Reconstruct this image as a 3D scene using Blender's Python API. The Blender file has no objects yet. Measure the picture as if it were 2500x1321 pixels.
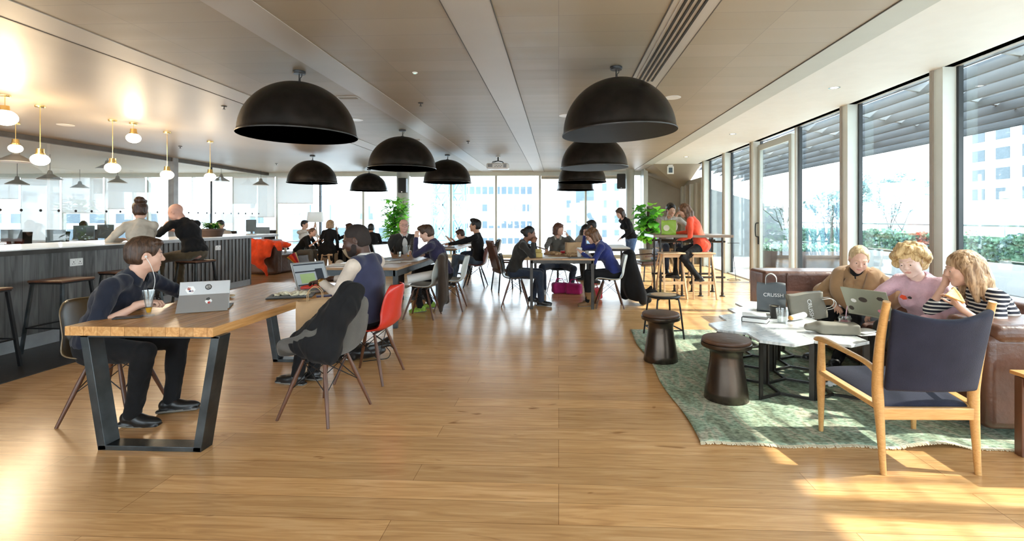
import bpy, bmesh, math, random
import numpy as np
from math import sin, cos, pi, radians as R, sqrt, atan2
from mathutils import Vector, Matrix, Euler
SC = bpy.context.scene
COL = SC.collection
random.seed(7)
# ---------------------------------------------------------------- camera
F, CX, HY, TH, H = 1180.0, 1312.5, 533.0, R(2.5), 1.4
cd = bpy.data.cameras.new('camera'); cam = bpy.data.objects.new('camera', cd); COL.objects.link(cam)
cam.location = (0, 0, H); cam.rotation_euler = (R(90), 0, TH)
cd.sensor_width = 36; cd.lens = 36*F/2500
cd.shift_x = -(CX-1250)/2500; cd.shift_y = -(660.5-HY)/2500
cd.clip_end = 500; cd.clip_start = .05
SC.camera = cam
# ---------------------------------------------------------------- world, sun, exposure
w = bpy.data.worlds.new('sky'); SC.world = w; w.use_nodes = True
nt = w.node_tree; nt.nodes.clear()
o_ = nt.nodes.new('ShaderNodeOutputWorld'); b_ = nt.nodes.new('ShaderNodeBackground')
tc = nt.nodes.new('ShaderNodeTexCoord'); sx = nt.nodes.new('ShaderNodeSeparateXYZ'); rp = nt.nodes.new('ShaderNodeValToRGB')
nt.links.new(tc.outputs['Generated'], sx.inputs[0]); nt.links.new(sx.outputs['Z'], rp.inputs[0])
e = rp.color_ramp.elements
e[0].position = 0.0; e[0].color = (.84, .925, 1, 1); e[1].position = .6; e[1].color = (.70, .85, 1, 1)
nt.links.new(rp.outputs[0], b_.inputs[0]); nt.links.new(b_.outputs[0], o_.inputs[0])
b_.inputs[1].default_value = 5.5
sd = bpy.data.lights.new('sun', 'SUN'); so = bpy.data.objects.new('sun', sd); COL.objects.link(so)
sd.energy = 9; sd.angle = R(1.0); sd.color = (1, .93, .82)
so.rotation_euler = Vector((-1, .05, -.98)).to_track_quat('-Z', 'Y').to_euler()
so.location = (20, 0, 20)
SC.view_settings.view_transform = 'Standard'; SC.view_settings.look = 'None'
SC.view_settings.gamma = 1; SC.view_settings.exposure = 1.0
try: SC.view_settings.use_curve_mapping = False
except Exception: pass
cy = SC.cycles
cy.max_bounces = 7; cy.diffuse_bounces = 4; cy.glossy_bounces = 3; cy.transmission_bounces = 4; cy.transparent_max_bounces = 14
cy.caustics_reflective = False; cy.caustics_refractive = False; cy.sample_clamp_indirect = 6
cy.use_denoising = True
cy.blur_glossy = 1.0

# ---------------------------------------------------------------- point helpers (photo pixel -> place in the room)
def ray(px, py):
    a = (px-CX)/F; b = -(py-HY)/F
    return Vector((a*cos(TH)-sin(TH), a*sin(TH)+cos(TH), b))
def atz(px, py, z=0.0):
    r = ray(px, py); return Vector((0, 0, H))+r*((z-H)/r.z)
def atY(px, py, y):
    r = ray(px, py); return Vector((0, 0, H))+r*(y/r.y)
def atX(px, py, x):
    r = ray(px, py); return Vector((0, 0, H))+r*(x/r.x)

# ---------------------------------------------------------------- materials
MATS = {}
def mat(name, col, rough=.5, metal=0., var=.12, vs=6., bump=0., bs=60., spec=.5, alpha=1., trans=0., emis=None, es=1., stretch=(1, 1, 1), coat=0., sheen=0.):
    if name in MATS: return MATS[name]
    m = bpy.data.materials.new(name); m.use_nodes = True; MATS[name] = m
    n = m.node_tree.nodes; l = m.node_tree.links; p = n['Principled BSDF']
    p.inputs['Roughness'].default_value = rough; p.inputs['Metallic'].default_value = metal
    p.inputs['Specular IOR Level'].default_value = spec
    p.inputs['Alpha'].default_value = alpha; p.inputs['Transmission Weight'].default_value = trans
    p.inputs['Coat Weight'].default_value = coat; p.inputs['Sheen Weight'].default_value = sheen
    t = n.new('ShaderNodeTexCoord'); mp = n.new('ShaderNodeMapping'); mp.inputs['Scale'].default_value = stretch
    l.new(t.outputs['Object'], mp.inputs[0])
    nz = n.new('ShaderNodeTexNoise'); nz.inputs['Scale'].default_value = vs; nz.inputs['Detail'].default_value = 4
    l.new(mp.outputs[0], nz.inputs['Vector'])
    r = n.new('ShaderNodeValToRGB'); l.new(nz.outputs['Fac'], r.inputs[0])
    c = Vector(col[:3])
    r.color_ramp.elements[0].position = .3; r.color_ramp.elements[1].position = .7
    r.color_ramp.elements[0].color = (*[max(0, x*(1-var)) for x in c], 1)
    r.color_ramp.elements[1].color = (*[min(1, x*(1+var)) for x in c], 1)
    l.new(r.outputs[0], p.inputs['Base Color'])
    if bump:
        n2 = n.new('ShaderNodeTexNoise'); n2.inputs['Scale'].default_value = bs; n2.inputs['Detail'].default_value = 3
        l.new(mp.outputs[0], n2.inputs['Vector'])
        b = n.new('ShaderNodeBump'); b.inputs['Strength'].default_value = bump; b.inputs['Distance'].default_value = .01
        l.new(n2.outputs['Fac'], b.inputs['Height']); l.new(b.outputs[0], p.inputs['Normal'])
    if emis:
        p.inputs['Emission Color'].default_value = (*emis, 1); p.inputs['Emission Strength'].default_value = es
    return m
def glassmat(name, tint=(1, 1, 1), refl=.08, rough=0.0, fk=.35):
    """thin glass: light goes straight through, a Fresnel share is mirrored"""
    m = bpy.data.materials.new(name); m.use_nodes = True; n = m.node_tree.nodes; l = m.node_tree.links; n.clear()
    o = n.new('ShaderNodeOutputMaterial'); mx = n.new('ShaderNodeMixShader'); t = n.new('ShaderNodeBsdfTransparent'); g = n.new('ShaderNodeBsdfGlossy')
    t.inputs[0].default_value = (*tint, 1); g.inputs['Roughness'].default_value = rough
    lw = n.new('ShaderNodeLayerWeight'); lw.inputs[0].default_value = .35
    ml = n.new('ShaderNodeMath'); ml.operation = 'MULTIPLY_ADD'; ml.inputs[1].default_value = fk; ml.inputs[2].default_value = refl*.4
    l.new(lw.outputs['Fresnel'], ml.inputs[0]); l.new(ml.outputs[0], mx.inputs[0])
    l.new(t.outputs[0], mx.inputs[1]); l.new(g.outputs[0], mx.inputs[2]); l.new(mx.outputs[0], o.inputs[0])
    MATS[name] = m; return m
def node_mat(name, fn, rough=.5, spec=.5, metal=0.):
    m = bpy.data.materials.new(name); m.use_nodes = True; MATS[name] = m
    n = m.node_tree.nodes; l = m.node_tree.links; p = n['Principled BSDF']
    p.inputs['Roughness'].default_value = rough; p.inputs['Specular IOR Level'].default_value = spec; p.inputs['Metallic'].default_value = metal
    fn(n, l, p); return m
def N(n, l, kind, ins=None, **props):
    x = n.new(kind)
    for k, v in props.items(): setattr(x, k, v)
    for k, v in (ins or {}).items():
        if isinstance(v, bpy.types.NodeSocket): l.new(v, x.inputs[k])
        else: x.inputs[k].default_value = v
    return x
def ramp(n, l, src, stops):
    r = n.new('ShaderNodeValToRGB'); l.new(src, r.inputs[0]); e = r.color_ramp.elements
    while len(e) < len(stops): e.new(.5)
    for i, (p, c) in enumerate(stops):
        e[i].position = p; e[i].color = (*c, 1)
    return r.outputs[0]
def mixc(n, l, fac, a, b, mode='MIX'):
    x = n.new('ShaderNodeMix'); x.data_type = 'RGBA'; x.blend_type = mode
    for s, v in ((0, fac), (6, a), (7, b)):
        if isinstance(v, bpy.types.NodeSocket): l.new(v, x.inputs[s])
        else: x.inputs[s].default_value = v if s == 0 else (*v[:3], 1)
    return x.outputs[2]
def coord(n, l, scale=(1, 1, 1), loc=(0, 0, 0), rot=(0, 0, 0)):
    t = n.new('ShaderNodeTexCoord'); mp = n.new('ShaderNodeMapping')
    mp.inputs['Scale'].default_value = scale; mp.inputs['Location'].default_value = loc; mp.inputs['Rotation'].default_value = rot
    l.new(t.outputs['Object'], mp.inputs[0]); return mp.outputs[0]
def bumpn(n, l, p, h, s=.3, d=.01):
    b = n.new('ShaderNodeBump'); b.inputs['Strength'].default_value = s; b.inputs['Distance'].default_value = d
    l.new(h, b.inputs['Height']); l.new(b.outputs[0], p.inputs['Normal'])

def wood_fn(c1, c2, c3, axis=0, plank=None, knots=False, grain=1.0):
    """planks whose grain runs along axis; plank=(length, width)"""
    def fn(n, l, p):
        rot = (0, 0, 0) if axis == 0 else (0, 0, pi/2)
        base = coord(n, l, rot=rot)
        st = N(n, l, 'ShaderNodeMapping', {0: base, 'Scale': (1.2*grain, 14*grain, 14*grain)})
        nz = N(n, l, 'ShaderNodeTexNoise', {'Vector': st.outputs[0], 'Scale': 2.2, 'Detail': 6., 'Distortion': 1.2})
        col = ramp(n, l, nz.outputs['Fac'], [(.28, c1), (.5, c2), (.72, c3)])
        if plank:
            br = N(n, l, 'ShaderNodeTexBrick', {'Vector': base, 'Color1': (.80, .79, .78, 1), 'Color2': (1.08, 1.06, 1.04, 1), 'Mortar': (.42, .36, .3, 1), 'Scale': 1., 'Mortar Size': .0016, 'Mortar Smooth': .3, 'Bias': .25, 'Brick Width': plank[0], 'Row Height': plank[1]}, offset=.37, offset_frequency=3, squash=1.)
            col = mixc(n, l, 1., col, br.outputs['Color'], 'MULTIPLY')
        if knots:
            k = N(n, l, 'ShaderNodeMapping', {0: base, 'Scale': (2.2, 5.5, 5)})
            kn = N(n, l, 'ShaderNodeTexNoise', {'Vector': k.outputs[0], 'Scale': 1.6, 'Detail': 2., 'Distortion': .6})
            kr = ramp(n, l, kn.outputs['Fac'], [(.70, (1, 1, 1)), (.76, (.52, .42, .33)), (.8, (.3, .2, .14))])
            col = mixc(n, l, 1., col, kr, 'MULTIPLY')
        l.new(col, p.inputs['Base Color'])
        rr = ramp(n, l, nz.outputs['Fac'], [(.3, (.36,)*3), (.7, (.26,)*3)])
        bumpn(n, l, p, nz.outputs['Fac'], .06, .004)
    return fn

# ---------------------------------------------------------------- object helpers
def link(o, parent=None):
    COL.objects.link(o)
    if parent is not None: o.parent = parent
    return o
def thing(name, label, cat, loc=(0, 0, 0), rot=0., group=None):
    o = bpy.data.objects.new(name, None); o.empty_display_size = .1; COL.objects.link(o)
    o.location = loc; o.rotation_euler = (0, 0, rot) if not isinstance(rot, (tuple, list)) else rot
    o['label'] = label; o['category'] = cat
    if group: o['group'] = group
    return o
def tag(o, label, cat, group=None, kind=None):
    o['label'] = label; o['category'] = cat
    if group: o['group'] = group
    if kind: o['kind'] = kind
    return o
def kids(o): return [c for c in bpy.data.objects if c.parent == o]
def copy_tree(o, parent=None, ch=None):
    c = o.copy(); COL.objects.link(c)
    if parent is not None: c.parent = parent
    for k in kids(o): copy_tree(k, c)
    return c
def dup(o, loc, rot=0., label=None, group=None):
    c = copy_tree(o); c.location = loc; c.rotation_euler = (0, 0, rot)
    if label: c['label'] = label
    if group: c['group'] = group
    return c

class MB:
    def __init__(s): s.v = []; s.f = []; s.m = []; s.M = Matrix()
    def add(s, vs, fs, mi=0):
        b = len(s.v); s.v += [tuple(s.M @ Vector(v)) for v in vs]; s.f += [tuple(b+i for i in f) for f in fs]; s.m += [mi]*len(fs); return s
    def box(s, c, d, mi=0, rot=None, taper=1.):
        x, y, z = d[0]/2, d[1]/2, d[2]/2; q = []
        for k in (-1, 1):
            t = taper if k > 0 else 1
            for (i, j) in ((-1, -1), (1, -1), (1, 1), (-1, 1)): q.append(Vector((i*x*t, j*y*t, k*z)))
        if rot is not None:
            m = Euler(rot).to_matrix() if not isinstance(rot, Matrix) else rot
            q = [m @ a for a in q]
        q = [a+Vector(c) for a in q]
        return s.add(q, [(3, 2, 1, 0), (4, 5, 6, 7), (0, 1, 5, 4), (1, 2, 6, 5), (2, 3, 7, 6), (3, 0, 4, 7)], mi)
    def bar(s, a, b, wx, wy=None, mi=0, up=(0, 0, 1)):
        """rectangular bar from a to b"""
        a = Vector(a); b = Vector(b); d = (b-a); L = d.length; d.normalize(); wy = wy or wx
        u = Vector(up)
        if abs(d.dot(u)) > .98: u = Vector((0, 1, 0))
        x = d.cross(u).normalized(); y = x.cross(d)
        q = [p+x*(i*wx/2)+y*(j*wy/2) for p in (a, b) for (i, j) in ((-1, -1), (1, -1), (1, 1), (-1, 1))]
        return s.add(q, [(3, 2, 1, 0), (4, 5, 6, 7), (0, 1, 5, 4), (1, 2, 6, 5), (2, 3, 7, 6), (3, 0, 4, 7)], mi)
    def cyl(s, a, b, r0, r1=None, n=12, mi=0, caps=True):
        return s.tube([a, b], [r0, r0 if r1 is None else r1], n, mi, caps)
    def tube(s, path, r, n=10, mi=0, caps=True, closed=False, flat=1.):
        P = [Vector(p) for p in path]; m = len(P)
        rr = r if isinstance(r, (list, tuple)) else [r]*m
        vs = []; prev = None
        for i in range(m):
            if closed: t = (P[(i+1) % m]-P[i-1])
            else: t = (P[min(i+1, m-1)]-P[max(i-1, 0)])
            t.normalize()
            if prev is None:
                u = Vector((0, 0, 1)) if abs(t.z) < .9 else Vector((1, 0, 0))
                x = t.cross(u).normalized()
            else:
                x = prev-t*prev.dot(t)
                x = x.normalized() if x.length > 1e-6 else t.orthogonal().normalized()
            prev = x; y = t.cross(x)
            vs += [P[i]+x*(rr[i]*cos(2*pi*k/n))+y*(rr[i]*flat*sin(2*pi*k/n)) for k in range(n)]
        fs = []
        for i in range(m if closed else m-1):
            j = (i+1) % m
            fs += [(i*n+k, i*n+(k+1) % n, j*n+(k+1) % n, j*n+k) for k in range(n)]
        if caps and not closed: fs += [tuple(range(n-1, -1, -1)), tuple(range((m-1)*n, m*n))]
        return s.add(vs, fs, mi)
    def lathe(s, prof, n=32, mi=0, c=(0, 0, 0), sx=1., sy=1.):
        vs = []; c = Vector(c)
        for (r, z) in prof: vs += [c+Vector((r*sx*cos(2*pi*k/n), r*sy*sin(2*pi*k/n), z)) for k in range(n)]
        fs = []
        for i in range(len(prof)-1): fs += [(i*n+k, i*n+(k+1) % n, (i+1)*n+(k+1) % n, (i+1)*n+k) for k in range(n)]
        if prof[0][0] > 1e-5: fs.append(tuple(range(n-1, -1, -1)))
        if prof[-1][0] > 1e-5: fs.append(tuple(range((len(prof)-1)*n, len(prof)*n)))
        return s.add(vs, fs, mi)
    def prism(s, poly, z0, z1, mi=0):
        n = len(poly); vs = [(x, y, z0) for x, y in poly]+[(x, y, z1) for x, y in poly]
        return s.add(vs, [tuple(range(n-1, -1, -1)), tuple(range(n, 2*n))]+[(i, (i+1) % n, n+(i+1) % n, n+i) for i in range(n)], mi)
    def grid(s, fn, nu, nv, mi=0, closeu=False):
        vs = [fn(i/(nu if closeu else nu-1), j/(nv-1)) for i in range(nu) for j in range(nv)]
        fs = [(i*nv+j, ((i+1) % nu)*nv+j, ((i+1) % nu)*nv+j+1, i*nv+j+1) for i in range(nu if closeu else nu-1) for j in range(nv-1)]
        return s.add(vs, fs, mi)
    def ball(s, c, r, n=12, mi=0, sc=(1, 1, 1)):
        pr = [(sin(pi*i/n)*r, -cos(pi*i/n)*r) for i in range(n+1)]
        vs = []; c = Vector(c); k2 = n*2
        for (q, z) in pr: vs += [c+Vector((q*sc[0]*cos(2*pi*k/k2), q*sc[1]*sin(2*pi*k/k2), z*sc[2])) for k in range(k2)]
        return s.add(vs, [(i*k2+k, i*k2+(k+1) % k2, (i+1)*k2+(k+1) % k2, (i+1)*k2+k) for i in range(n) for k in range(k2)], mi)
    def build(s, name, mats, parent=None, loc=None, rot=None, smooth=False, bevel=0., solid=0., sub=0, seg=2, struct=False, auto=None):
        me = bpy.data.meshes.new(name); me.from_pydata(s.v, [], s.f); me.validate()
        mats = mats if isinstance(mats, (list, tuple)) else [mats]
        for q in mats: me.materials.append(MATS[q] if isinstance(q, str) else q)
        if len(mats) > 1 and len(me.polygons) == len(s.m): me.polygons.foreach_set('material_index', s.m)
        bm = bmesh.new(); bm.from_mesh(me); bmesh.ops.remove_doubles(bm, verts=bm.verts, dist=1e-5); bmesh.ops.recalc_face_normals(bm, faces=bm.faces); bm.to_mesh(me); bm.free()
        if smooth:
            me.polygons.foreach_set('use_smooth', [True]*len(me.polygons))
            try: me.set_sharp_from_angle(angle=R(auto or 40))
            except Exception: pass
        o = bpy.data.objects.new(name, me); link(o, parent)
        if loc is not None: o.location = loc
        if rot is not None: o.rotation_euler = rot if isinstance(rot, (tuple, list)) else (0, 0, rot)
        if solid: md = o.modifiers.new('s', 'SOLIDIFY'); md.thickness = solid; md.offset = 0
        if bevel: md = o.modifiers.new('b', 'BEVEL'); md.width = bevel; md.segments = seg; md.limit_method = 'ANGLE'; md.angle_limit = R(40)
        if sub: md = o.modifiers.new('u', 'SUBSURF'); md.levels = sub; md.render_levels = sub
        if struct: o['kind'] = 'structure'
        return o
def bez(pts, n=16):
    """Catmull-Rom through the points"""
    P = [Vector(p) for p in pts]; P = [P[0]*2-P[1]]+P+[P[-1]*2-P[-2]]; out = []
    for i in range(1, len(P)-2):
        for k in range(n):
            t = k/n; a, b, c, d = P[i-1:i+3]
            out.append(.5*((2*b)+(c-a)*t+(2*a-5*b+4*c-d)*t*t+(3*b-a-3*c+d)*t**3))
    out.append(P[-2]); return out
def text(body, name, material, parent, loc, rot, size, ext=.0008, align='CENTER', sx=1.):
    c = bpy.data.curves.new(name, 'FONT'); c.body = body; c.size = size; c.extrude = ext; c.align_x = align; c.align_y = 'CENTER'
    o = bpy.data.objects.new(name, c); dg = bpy.context.evaluated_depsgraph_get(); COL.objects.link(o); bpy.context.view_layer.update()
    me = bpy.data.meshes.new_from_object(o.evaluated_get(bpy.context.evaluated_depsgraph_get())); bpy.data.objects.remove(o)
    me.name = name; me.materials.clear(); me.materials.append(MATS[material])
    q = bpy.data.objects.new(name, me); link(q, parent); q.location = loc; q.rotation_euler = rot; q.scale = (sx, 1, 1); return q
# ================================================================ materials
wood_floor = node_mat('oak_floor', wood_fn((.53, .285, .115), (.67, .385, .165), (.77, .475, .23), 0, (2.1, .17), True), rough=.24, spec=.7)
node_mat('table_oak', wood_fn((.42, .205, .07), (.57, .30, .11), (.68, .40, .17), 1, (1.6, .085)), rough=.26, spec=.5)
node_mat('table_oak_x', wood_fn((.30, .17, .08), (.42, .25, .12), (.52, .33, .17), 0, (1.2, .09)), rough=.35, spec=.5)
node_mat('table_dark', wood_fn((.10, .065, .04), (.16, .105, .065), (.22, .15, .1), 0, (1.2, .09)), rough=.3)
node_mat('light_wood', wood_fn((.50, .33, .18), (.62, .43, .25), (.70, .5, .31), 0, None, False, 2.5), rough=.45)
node_mat('chair_oak', wood_fn((.48, .25, .075), (.56, .31, .11), (.62, .36, .14), 0, None, False, 3.), rough=.3)
mat('walnut', (.115, .045, .022), .4, var=.3, vs=14, stretch=(1, 1, .2))
mat('dark_floor', (.035, .032, .03), .35, var=.3, vs=20)
def ceil_fn(n, l, p):
    v = coord(n, l)
    br = N(n, l, 'ShaderNodeTexBrick', {'Vector': v, 'Color1': (.35, .30, .225, 1), 'Color2': (.39, .337, .26, 1), 'Mortar': (.2, .18, .16, 1), 'Scale': 1., 'Mortar Size': .0018, 'Mortar Smooth': .2, 'Bias': 0., 'Brick Width': 1.82, 'Row Height': .36}, offset=0., squash=1.)
    l.new(br.outputs['Color'], p.inputs['Base Color'])
    wv = N(n, l, 'ShaderNodeTexWave', {'Vector': v, 'Scale': 1.0, 'Distortion': .6}, wave_type='BANDS', bands_direction='Y')
    bumpn(n, l, p, wv.outputs['Fac'], .07, .02)
node_mat('ceiling_panel', ceil_fn, rough=.45, spec=.45)
def ceil2_fn(n, l, p):
    v = coord(n, l)
    nz = N(n, l, 'ShaderNodeTexNoise', {'Vector': v, 'Scale': .6, 'Detail': 2.})
    l.new(ramp(n, l, nz.outputs['Fac'], [(.3, (.35, .305, .245)), (.7, (.40, .352, .285))]), p.inputs['Base Color'])
    m2 = N(n, l, 'ShaderNodeMapping', {0: v, 'Scale': (6, .8, 1)})
    n2 = N(n, l, 'ShaderNodeTexNoise', {'Vector': m2.outputs[0], 'Scale': .7, 'Detail': 3.})
    bumpn(n, l, p, n2.outputs['Fac'], .08, .03)
node_mat('ceiling_gloss', ceil2_fn, rough=.4, spec=.5)
mat('ceiling_strip', (.47, .44, .40), .42, var=.03, vs=2)
mat('soffit_white', (.74, .76, .73), .6, var=.02)
mat('band_green', (.50, .53, .49), .55, var=.02)
mat('black_gap', (.01, .01, .01), .6)
mat('seam_dark', (.09, .08, .07), .6)
mat('beige_wall', (.30, .265, .21), .6, var=.05, vs=3)
mat('pillar_grey', (.42, .43, .39), .5, var=.04)
mat('mullion', (.44, .45, .40), .42, metal=.25, var=.03)
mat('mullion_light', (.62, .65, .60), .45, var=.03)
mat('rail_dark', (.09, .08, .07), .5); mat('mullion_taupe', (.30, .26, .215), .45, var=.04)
mat('gasket_black', (.012, .016, .018), .4)
mat('bronze_stool', (.075, .058, .045), .27, metal=.8, var=.4, vs=5, bump=.1, bs=14, stretch=(1, 1, .2))
mat('dark_bronze', (.028, .024, .021), .34, metal=.75, var=.35, vs=7, bump=.15, bs=14)
mat('dark_bronze_in', (.02, .021, .022), .55, metal=.3, var=.2)
mat('black_metal', (.016, .016, .017), .38, metal=.5, var=.2)
mat('raw_steel', (.075, .085, .09), .36, metal=.85, var=.45, vs=5, bump=.1, bs=20)
mat('dark_steel', (.05, .045, .04), .4, metal=.7, var=.3)
mat('chrome', (.6, .6, .6), .15, metal=1., var=.03)
mat('brass', (.75, .5, .18), .25, metal=1., var=.05)
mat('white_paint', (.8, .8, .79), .4, var=.02)
mat('white_plastic', (.78, .78, .76), .35, var=.02)
mat('counter_white', (.80, .80, .80), .18, var=.03, coat=.3)
mat('grey_plastic', (.3, .31, .32), .4)
mat('black_plastic', (.012, .012, .013), .4, var=.2)
mat('speaker_black', (.014, .014, .016), .6, bump=.3, bs=200)
def blind_fn():
    m = mat('blind_white', (.75, .77, .78), .8, var=.02); n = m.node_tree.nodes; l = m.node_tree.links; o = n['Material Output']; p = n['Principled BSDF']
    t = n.new('ShaderNodeBsdfTranslucent'); t.inputs[0].default_value = (.24, .25, .255, 1); a = n.new('ShaderNodeAddShader'); l.new(p.outputs[0], a.inputs[0]); l.new(t.outputs[0], a.inputs[1]); l.new(a.outputs[0], o.inputs[0])
blind_fn()
mat('paper_white', (.86, .86, .84), .7, var=.02)
mat('paper_kraft', (.46, .29, .15), .75, var=.12, vs=8, bump=.25, bs=25)
mat('lamp_white', (.9, .85, .78), .4, emis=(1, .86, .66), es=10)
mat('lamp_white_soft', (.9, .85, .78), .4, emis=(1, .84, .6), es=5)
mat('downlight', (.9, .9, .9), .4, emis=(1, .97, .9), es=2)
mat('shade_enamel', (.28, .27, .25), .35, var=.05)
mat('green_led', (.2, .8, .6), .4, emis=(.35, 1., .75), es=1.6)
def barwood(n, l, p):
    v = coord(n, l)
    br = N(n, l, 'ShaderNodeTexBrick', {'Vector': N(n, l, 'ShaderNodeMapping', {0: v, 'Rotation': (0, pi/2, 0)}).outputs[0], 'Color1': (.5, .5, .5, 1), 'Color2': (1.1, 1.1, 1.1, 1), 'Mortar': (.2, .2, .2, 1), 'Scale': 1., 'Mortar Size': .003, 'Brick Width': 3., 'Row Height': .16}, offset=.5)
    st = N(n, l, 'ShaderNodeMapping', {0: v, 'Scale': (9, 9, .9)})
    nz = N(n, l, 'ShaderNodeTexNoise', {'Vector': st.outputs[0], 'Scale': 1.3, 'Detail': 6., 'Distortion': 1.5})
    c = ramp(n, l, nz.outputs['Fac'], [(.3, (.05, .047, .044)), (.5, (.13, .128, .125)), (.72, (.21, .208, .2))])
    l.new(mixc(n, l, .9, c, br.outputs['Color'], 'MULTIPLY'), p.inputs['Base Color'])
    bumpn(n, l, p, nz.outputs['Fac'], .25, .01)
node_mat('bar_wood', barwood, rough=.5)
def marble(n, l, p):
    v = coord(n, l, (1, 1, 1))
    nz = N(n, l, 'ShaderNodeTexNoise', {'Vector': v, 'Scale': 4., 'Detail': 7., 'Distortion': 2.})
    l.new(ramp(n, l, nz.outputs['Fac'], [(.35, (.78, .80, .80)), (.5, (.66, .69, .71)), (.54, (.47, .51, .54)), (.6, (.72, .74, .75)), (.7, (.8, .8, .8))]), p.inputs['Base Color'])
node_mat('marble', marble, rough=.16, spec=.5)
def rug_fn(n, l, p):
    v = coord(n, l)
    a = N(n, l, 'ShaderNodeTexNoise', {'Vector': N(n, l, 'ShaderNodeMapping', {0: v, 'Scale': (3.5, 1., 1)}).outputs[0], 'Scale': 2.2, 'Detail': 5., 'Distortion': .8})
    c = ramp(n, l, a.outputs['Fac'], [(.3, (.17, .20, .16)), (.42, (.30, .36, .27)), (.5, (.33, .45, .35)), (.58, (.48, .47, .38)), (.64, (.36, .44, .33)), (.75, (.43, .56, .46))])
    b = N(n, l, 'ShaderNodeTexNoise', {'Vector': N(n, l, 'ShaderNodeMapping', {0: v, 'Scale': (1., 2.2, 1)}).outputs[0], 'Scale': 34., 'Detail': 4.})
    c2 = ramp(n, l, b.outputs['Fac'], [(.36, (.5, .52, .48)), (.6, (1.25, 1.2, 1.15))])
    w = N(n, l, 'ShaderNodeTexWave', {'Vector': v, 'Scale': 26., 'Distortion': 3.}, bands_direction='Y')
    c3 = mixc(n, l, 1., c, c2, 'MULTIPLY')
    c3 = mixc(n, l, .25, c3, ramp(n, l, w.outputs['Fac'], [(0., (.6, .6, .6)), (1., (1.2, 1.2, 1.2))]), 'MULTIPLY')
    sx = N(n, l, 'ShaderNodeSeparateXYZ', {0: v})
    l.new(c3, p.inputs['Base Color']); bumpn(n, l, p, b.outputs['Fac'], .6, .006)
node_mat('rug_green', rug_fn, rough=.9, spec=.15)
def leather(c, name, r=.38):
    def fn(n, l, p):
        v = coord(n, l)
        a = N(n, l, 'ShaderNodeTexNoise', {'Vector': v, 'Scale': 3., 'Detail': 4.})
        l.new(ramp(n, l, a.outputs['Fac'], [(.3, tuple(x*.55 for x in c)), (.55, c), (.75, tuple(min(1, x*1.5) for x in c))]), p.inputs['Base Color'])
        vo = N(n, l, 'ShaderNodeTexNoise', {'Vector': v, 'Scale': 14., 'Detail': 6.}); bumpn(n, l, p, vo.outputs['Fac'], .35, .02)
    return node_mat(name, fn, rough=r)
leather((.115, .05, .032), 'leather_brown', .34); leather((.10, .045, .022), 'leather_tan', .5)
def fab(name, c, r=.85, var=.18, vs=8., bs=260., bump=.25, sheen=.25):
    return mat(name, c, r, var=var, vs=vs, bump=bump, bs=bs, spec=.2, sheen=sheen)
fab('fabric_navychair', (.017, .0185, .034), sheen=.05); fab('navy', (.012, .015, .028)); fab('black_cloth', (.010, .010, .011), sheen=.05); fab('charcoal', (.028, .026, .024))
fab('greysweater', (.46, .41, .34)); fab('cream_shirt', (.66, .56, .47), .7); fab('white_cloth', (.75, .73, .7)); fab('vest_navy', (.032, .035, .075))
fab('purple_navy', (.028, .024, .062)); fab('jeans', (.09, .13, .19), var=.35); fab('jeans_dark', (.025, .034, .055), var=.3); fab('royal', (.02, .03, .15))
fab('camel', (.34, .205, .105), .8); fab('pink', (.62, .40, .46), .95, bump=.7, bs=90); fab('olive', (.075, .055, .03)); fab('olive_lt', (.2, .15, .09)); fab('red_jacket', (.80, .085, .035), .7)
fab('tweed', (.09, .085, .075)); fab('oatmeal', (.38, .35, .3)); fab('khaki', (.14, .13, .11)); fab('felt_grey', (.10, .095, .085), .95, bump=.5); fab('orange_cloth', (.85, .075, .015), .75)
fab('magenta', (.42, .02, .14)); fab('crimson', (.5, .02, .035)); fab('brown_coat', (.045, .032, .024)); fab('jeans_blue', (.10, .17, .33), var=.4)
def stripes(name, ca, cb, scale, direction='Z', duty=.5):
    def fn(n, l, p):
        v = coord(n, l)
        w = N(n, l, 'ShaderNodeTexWave', {'Vector': v, 'Scale': scale, 'Distortion': .25, 'Detail': 1.}, bands_direction=direction, wave_profile='SAW')
        r = n.new('ShaderNodeValToRGB'); l.new(w.outputs['Fac'], r.inputs[0]); r.color_ramp.interpolation = 'CONSTANT'
        r.color_ramp.elements[0].color = (*ca, 1); r.color_ramp.elements[1].color = (*cb, 1); r.color_ramp.elements[1].position = duty
        l.new(r.outputs[0], p.inputs['Base Color'])
    return node_mat(name, fn, rough=.85, spec=.2)
stripes('stripe_breton', (.02, .022, .035), (.72, .69, .64), 11., 'Z', .6)
stripes('stripe_small', (.05, .055, .07), (.7, .7, .68), 14., 'Z', .5)
def skin(name, c, rough=.5):
    m = mat(name, c, rough, var=.08, vs=14, bump=.05, bs=120, spec=.4)
    p = m.node_tree.nodes['Principled BSDF']; p.inputs['Subsurface Weight'].default_value = .0
    return m
skin('skin_fair', (.66, .40, .30)); skin('skin_pale', (.74, .52, .44)); skin('skin_tan', (.50, .27, .17)); skin('skin_brown', (.22, .10, .06)); skin('skin_dark', (.072, .030, .017), .42); skin('skin_pinkish', (.64, .36, .28))
skin('lip_pink', (.56, .27, .22)); skin('lip_dark', (.13, .05, .04)); skin('nail', (.7, .48, .42))
def hairm(name, c, c2):
    def fn(n, l, p):
        v = coord(n, l, (60, 60, 7))
        a = N(n, l, 'ShaderNodeTexNoise', {'Vector': v, 'Scale': 1., 'Detail': 3., 'Distortion': .8})
        l.new(ramp(n, l, a.outputs['Fac'], [(.35, c), (.62, c2)]), p.inputs['Base Color']); bumpn(n, l, p, a.outputs['Fac'], .7, .01)
    return node_mat(name, fn, rough=.45, spec=.4)
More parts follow.
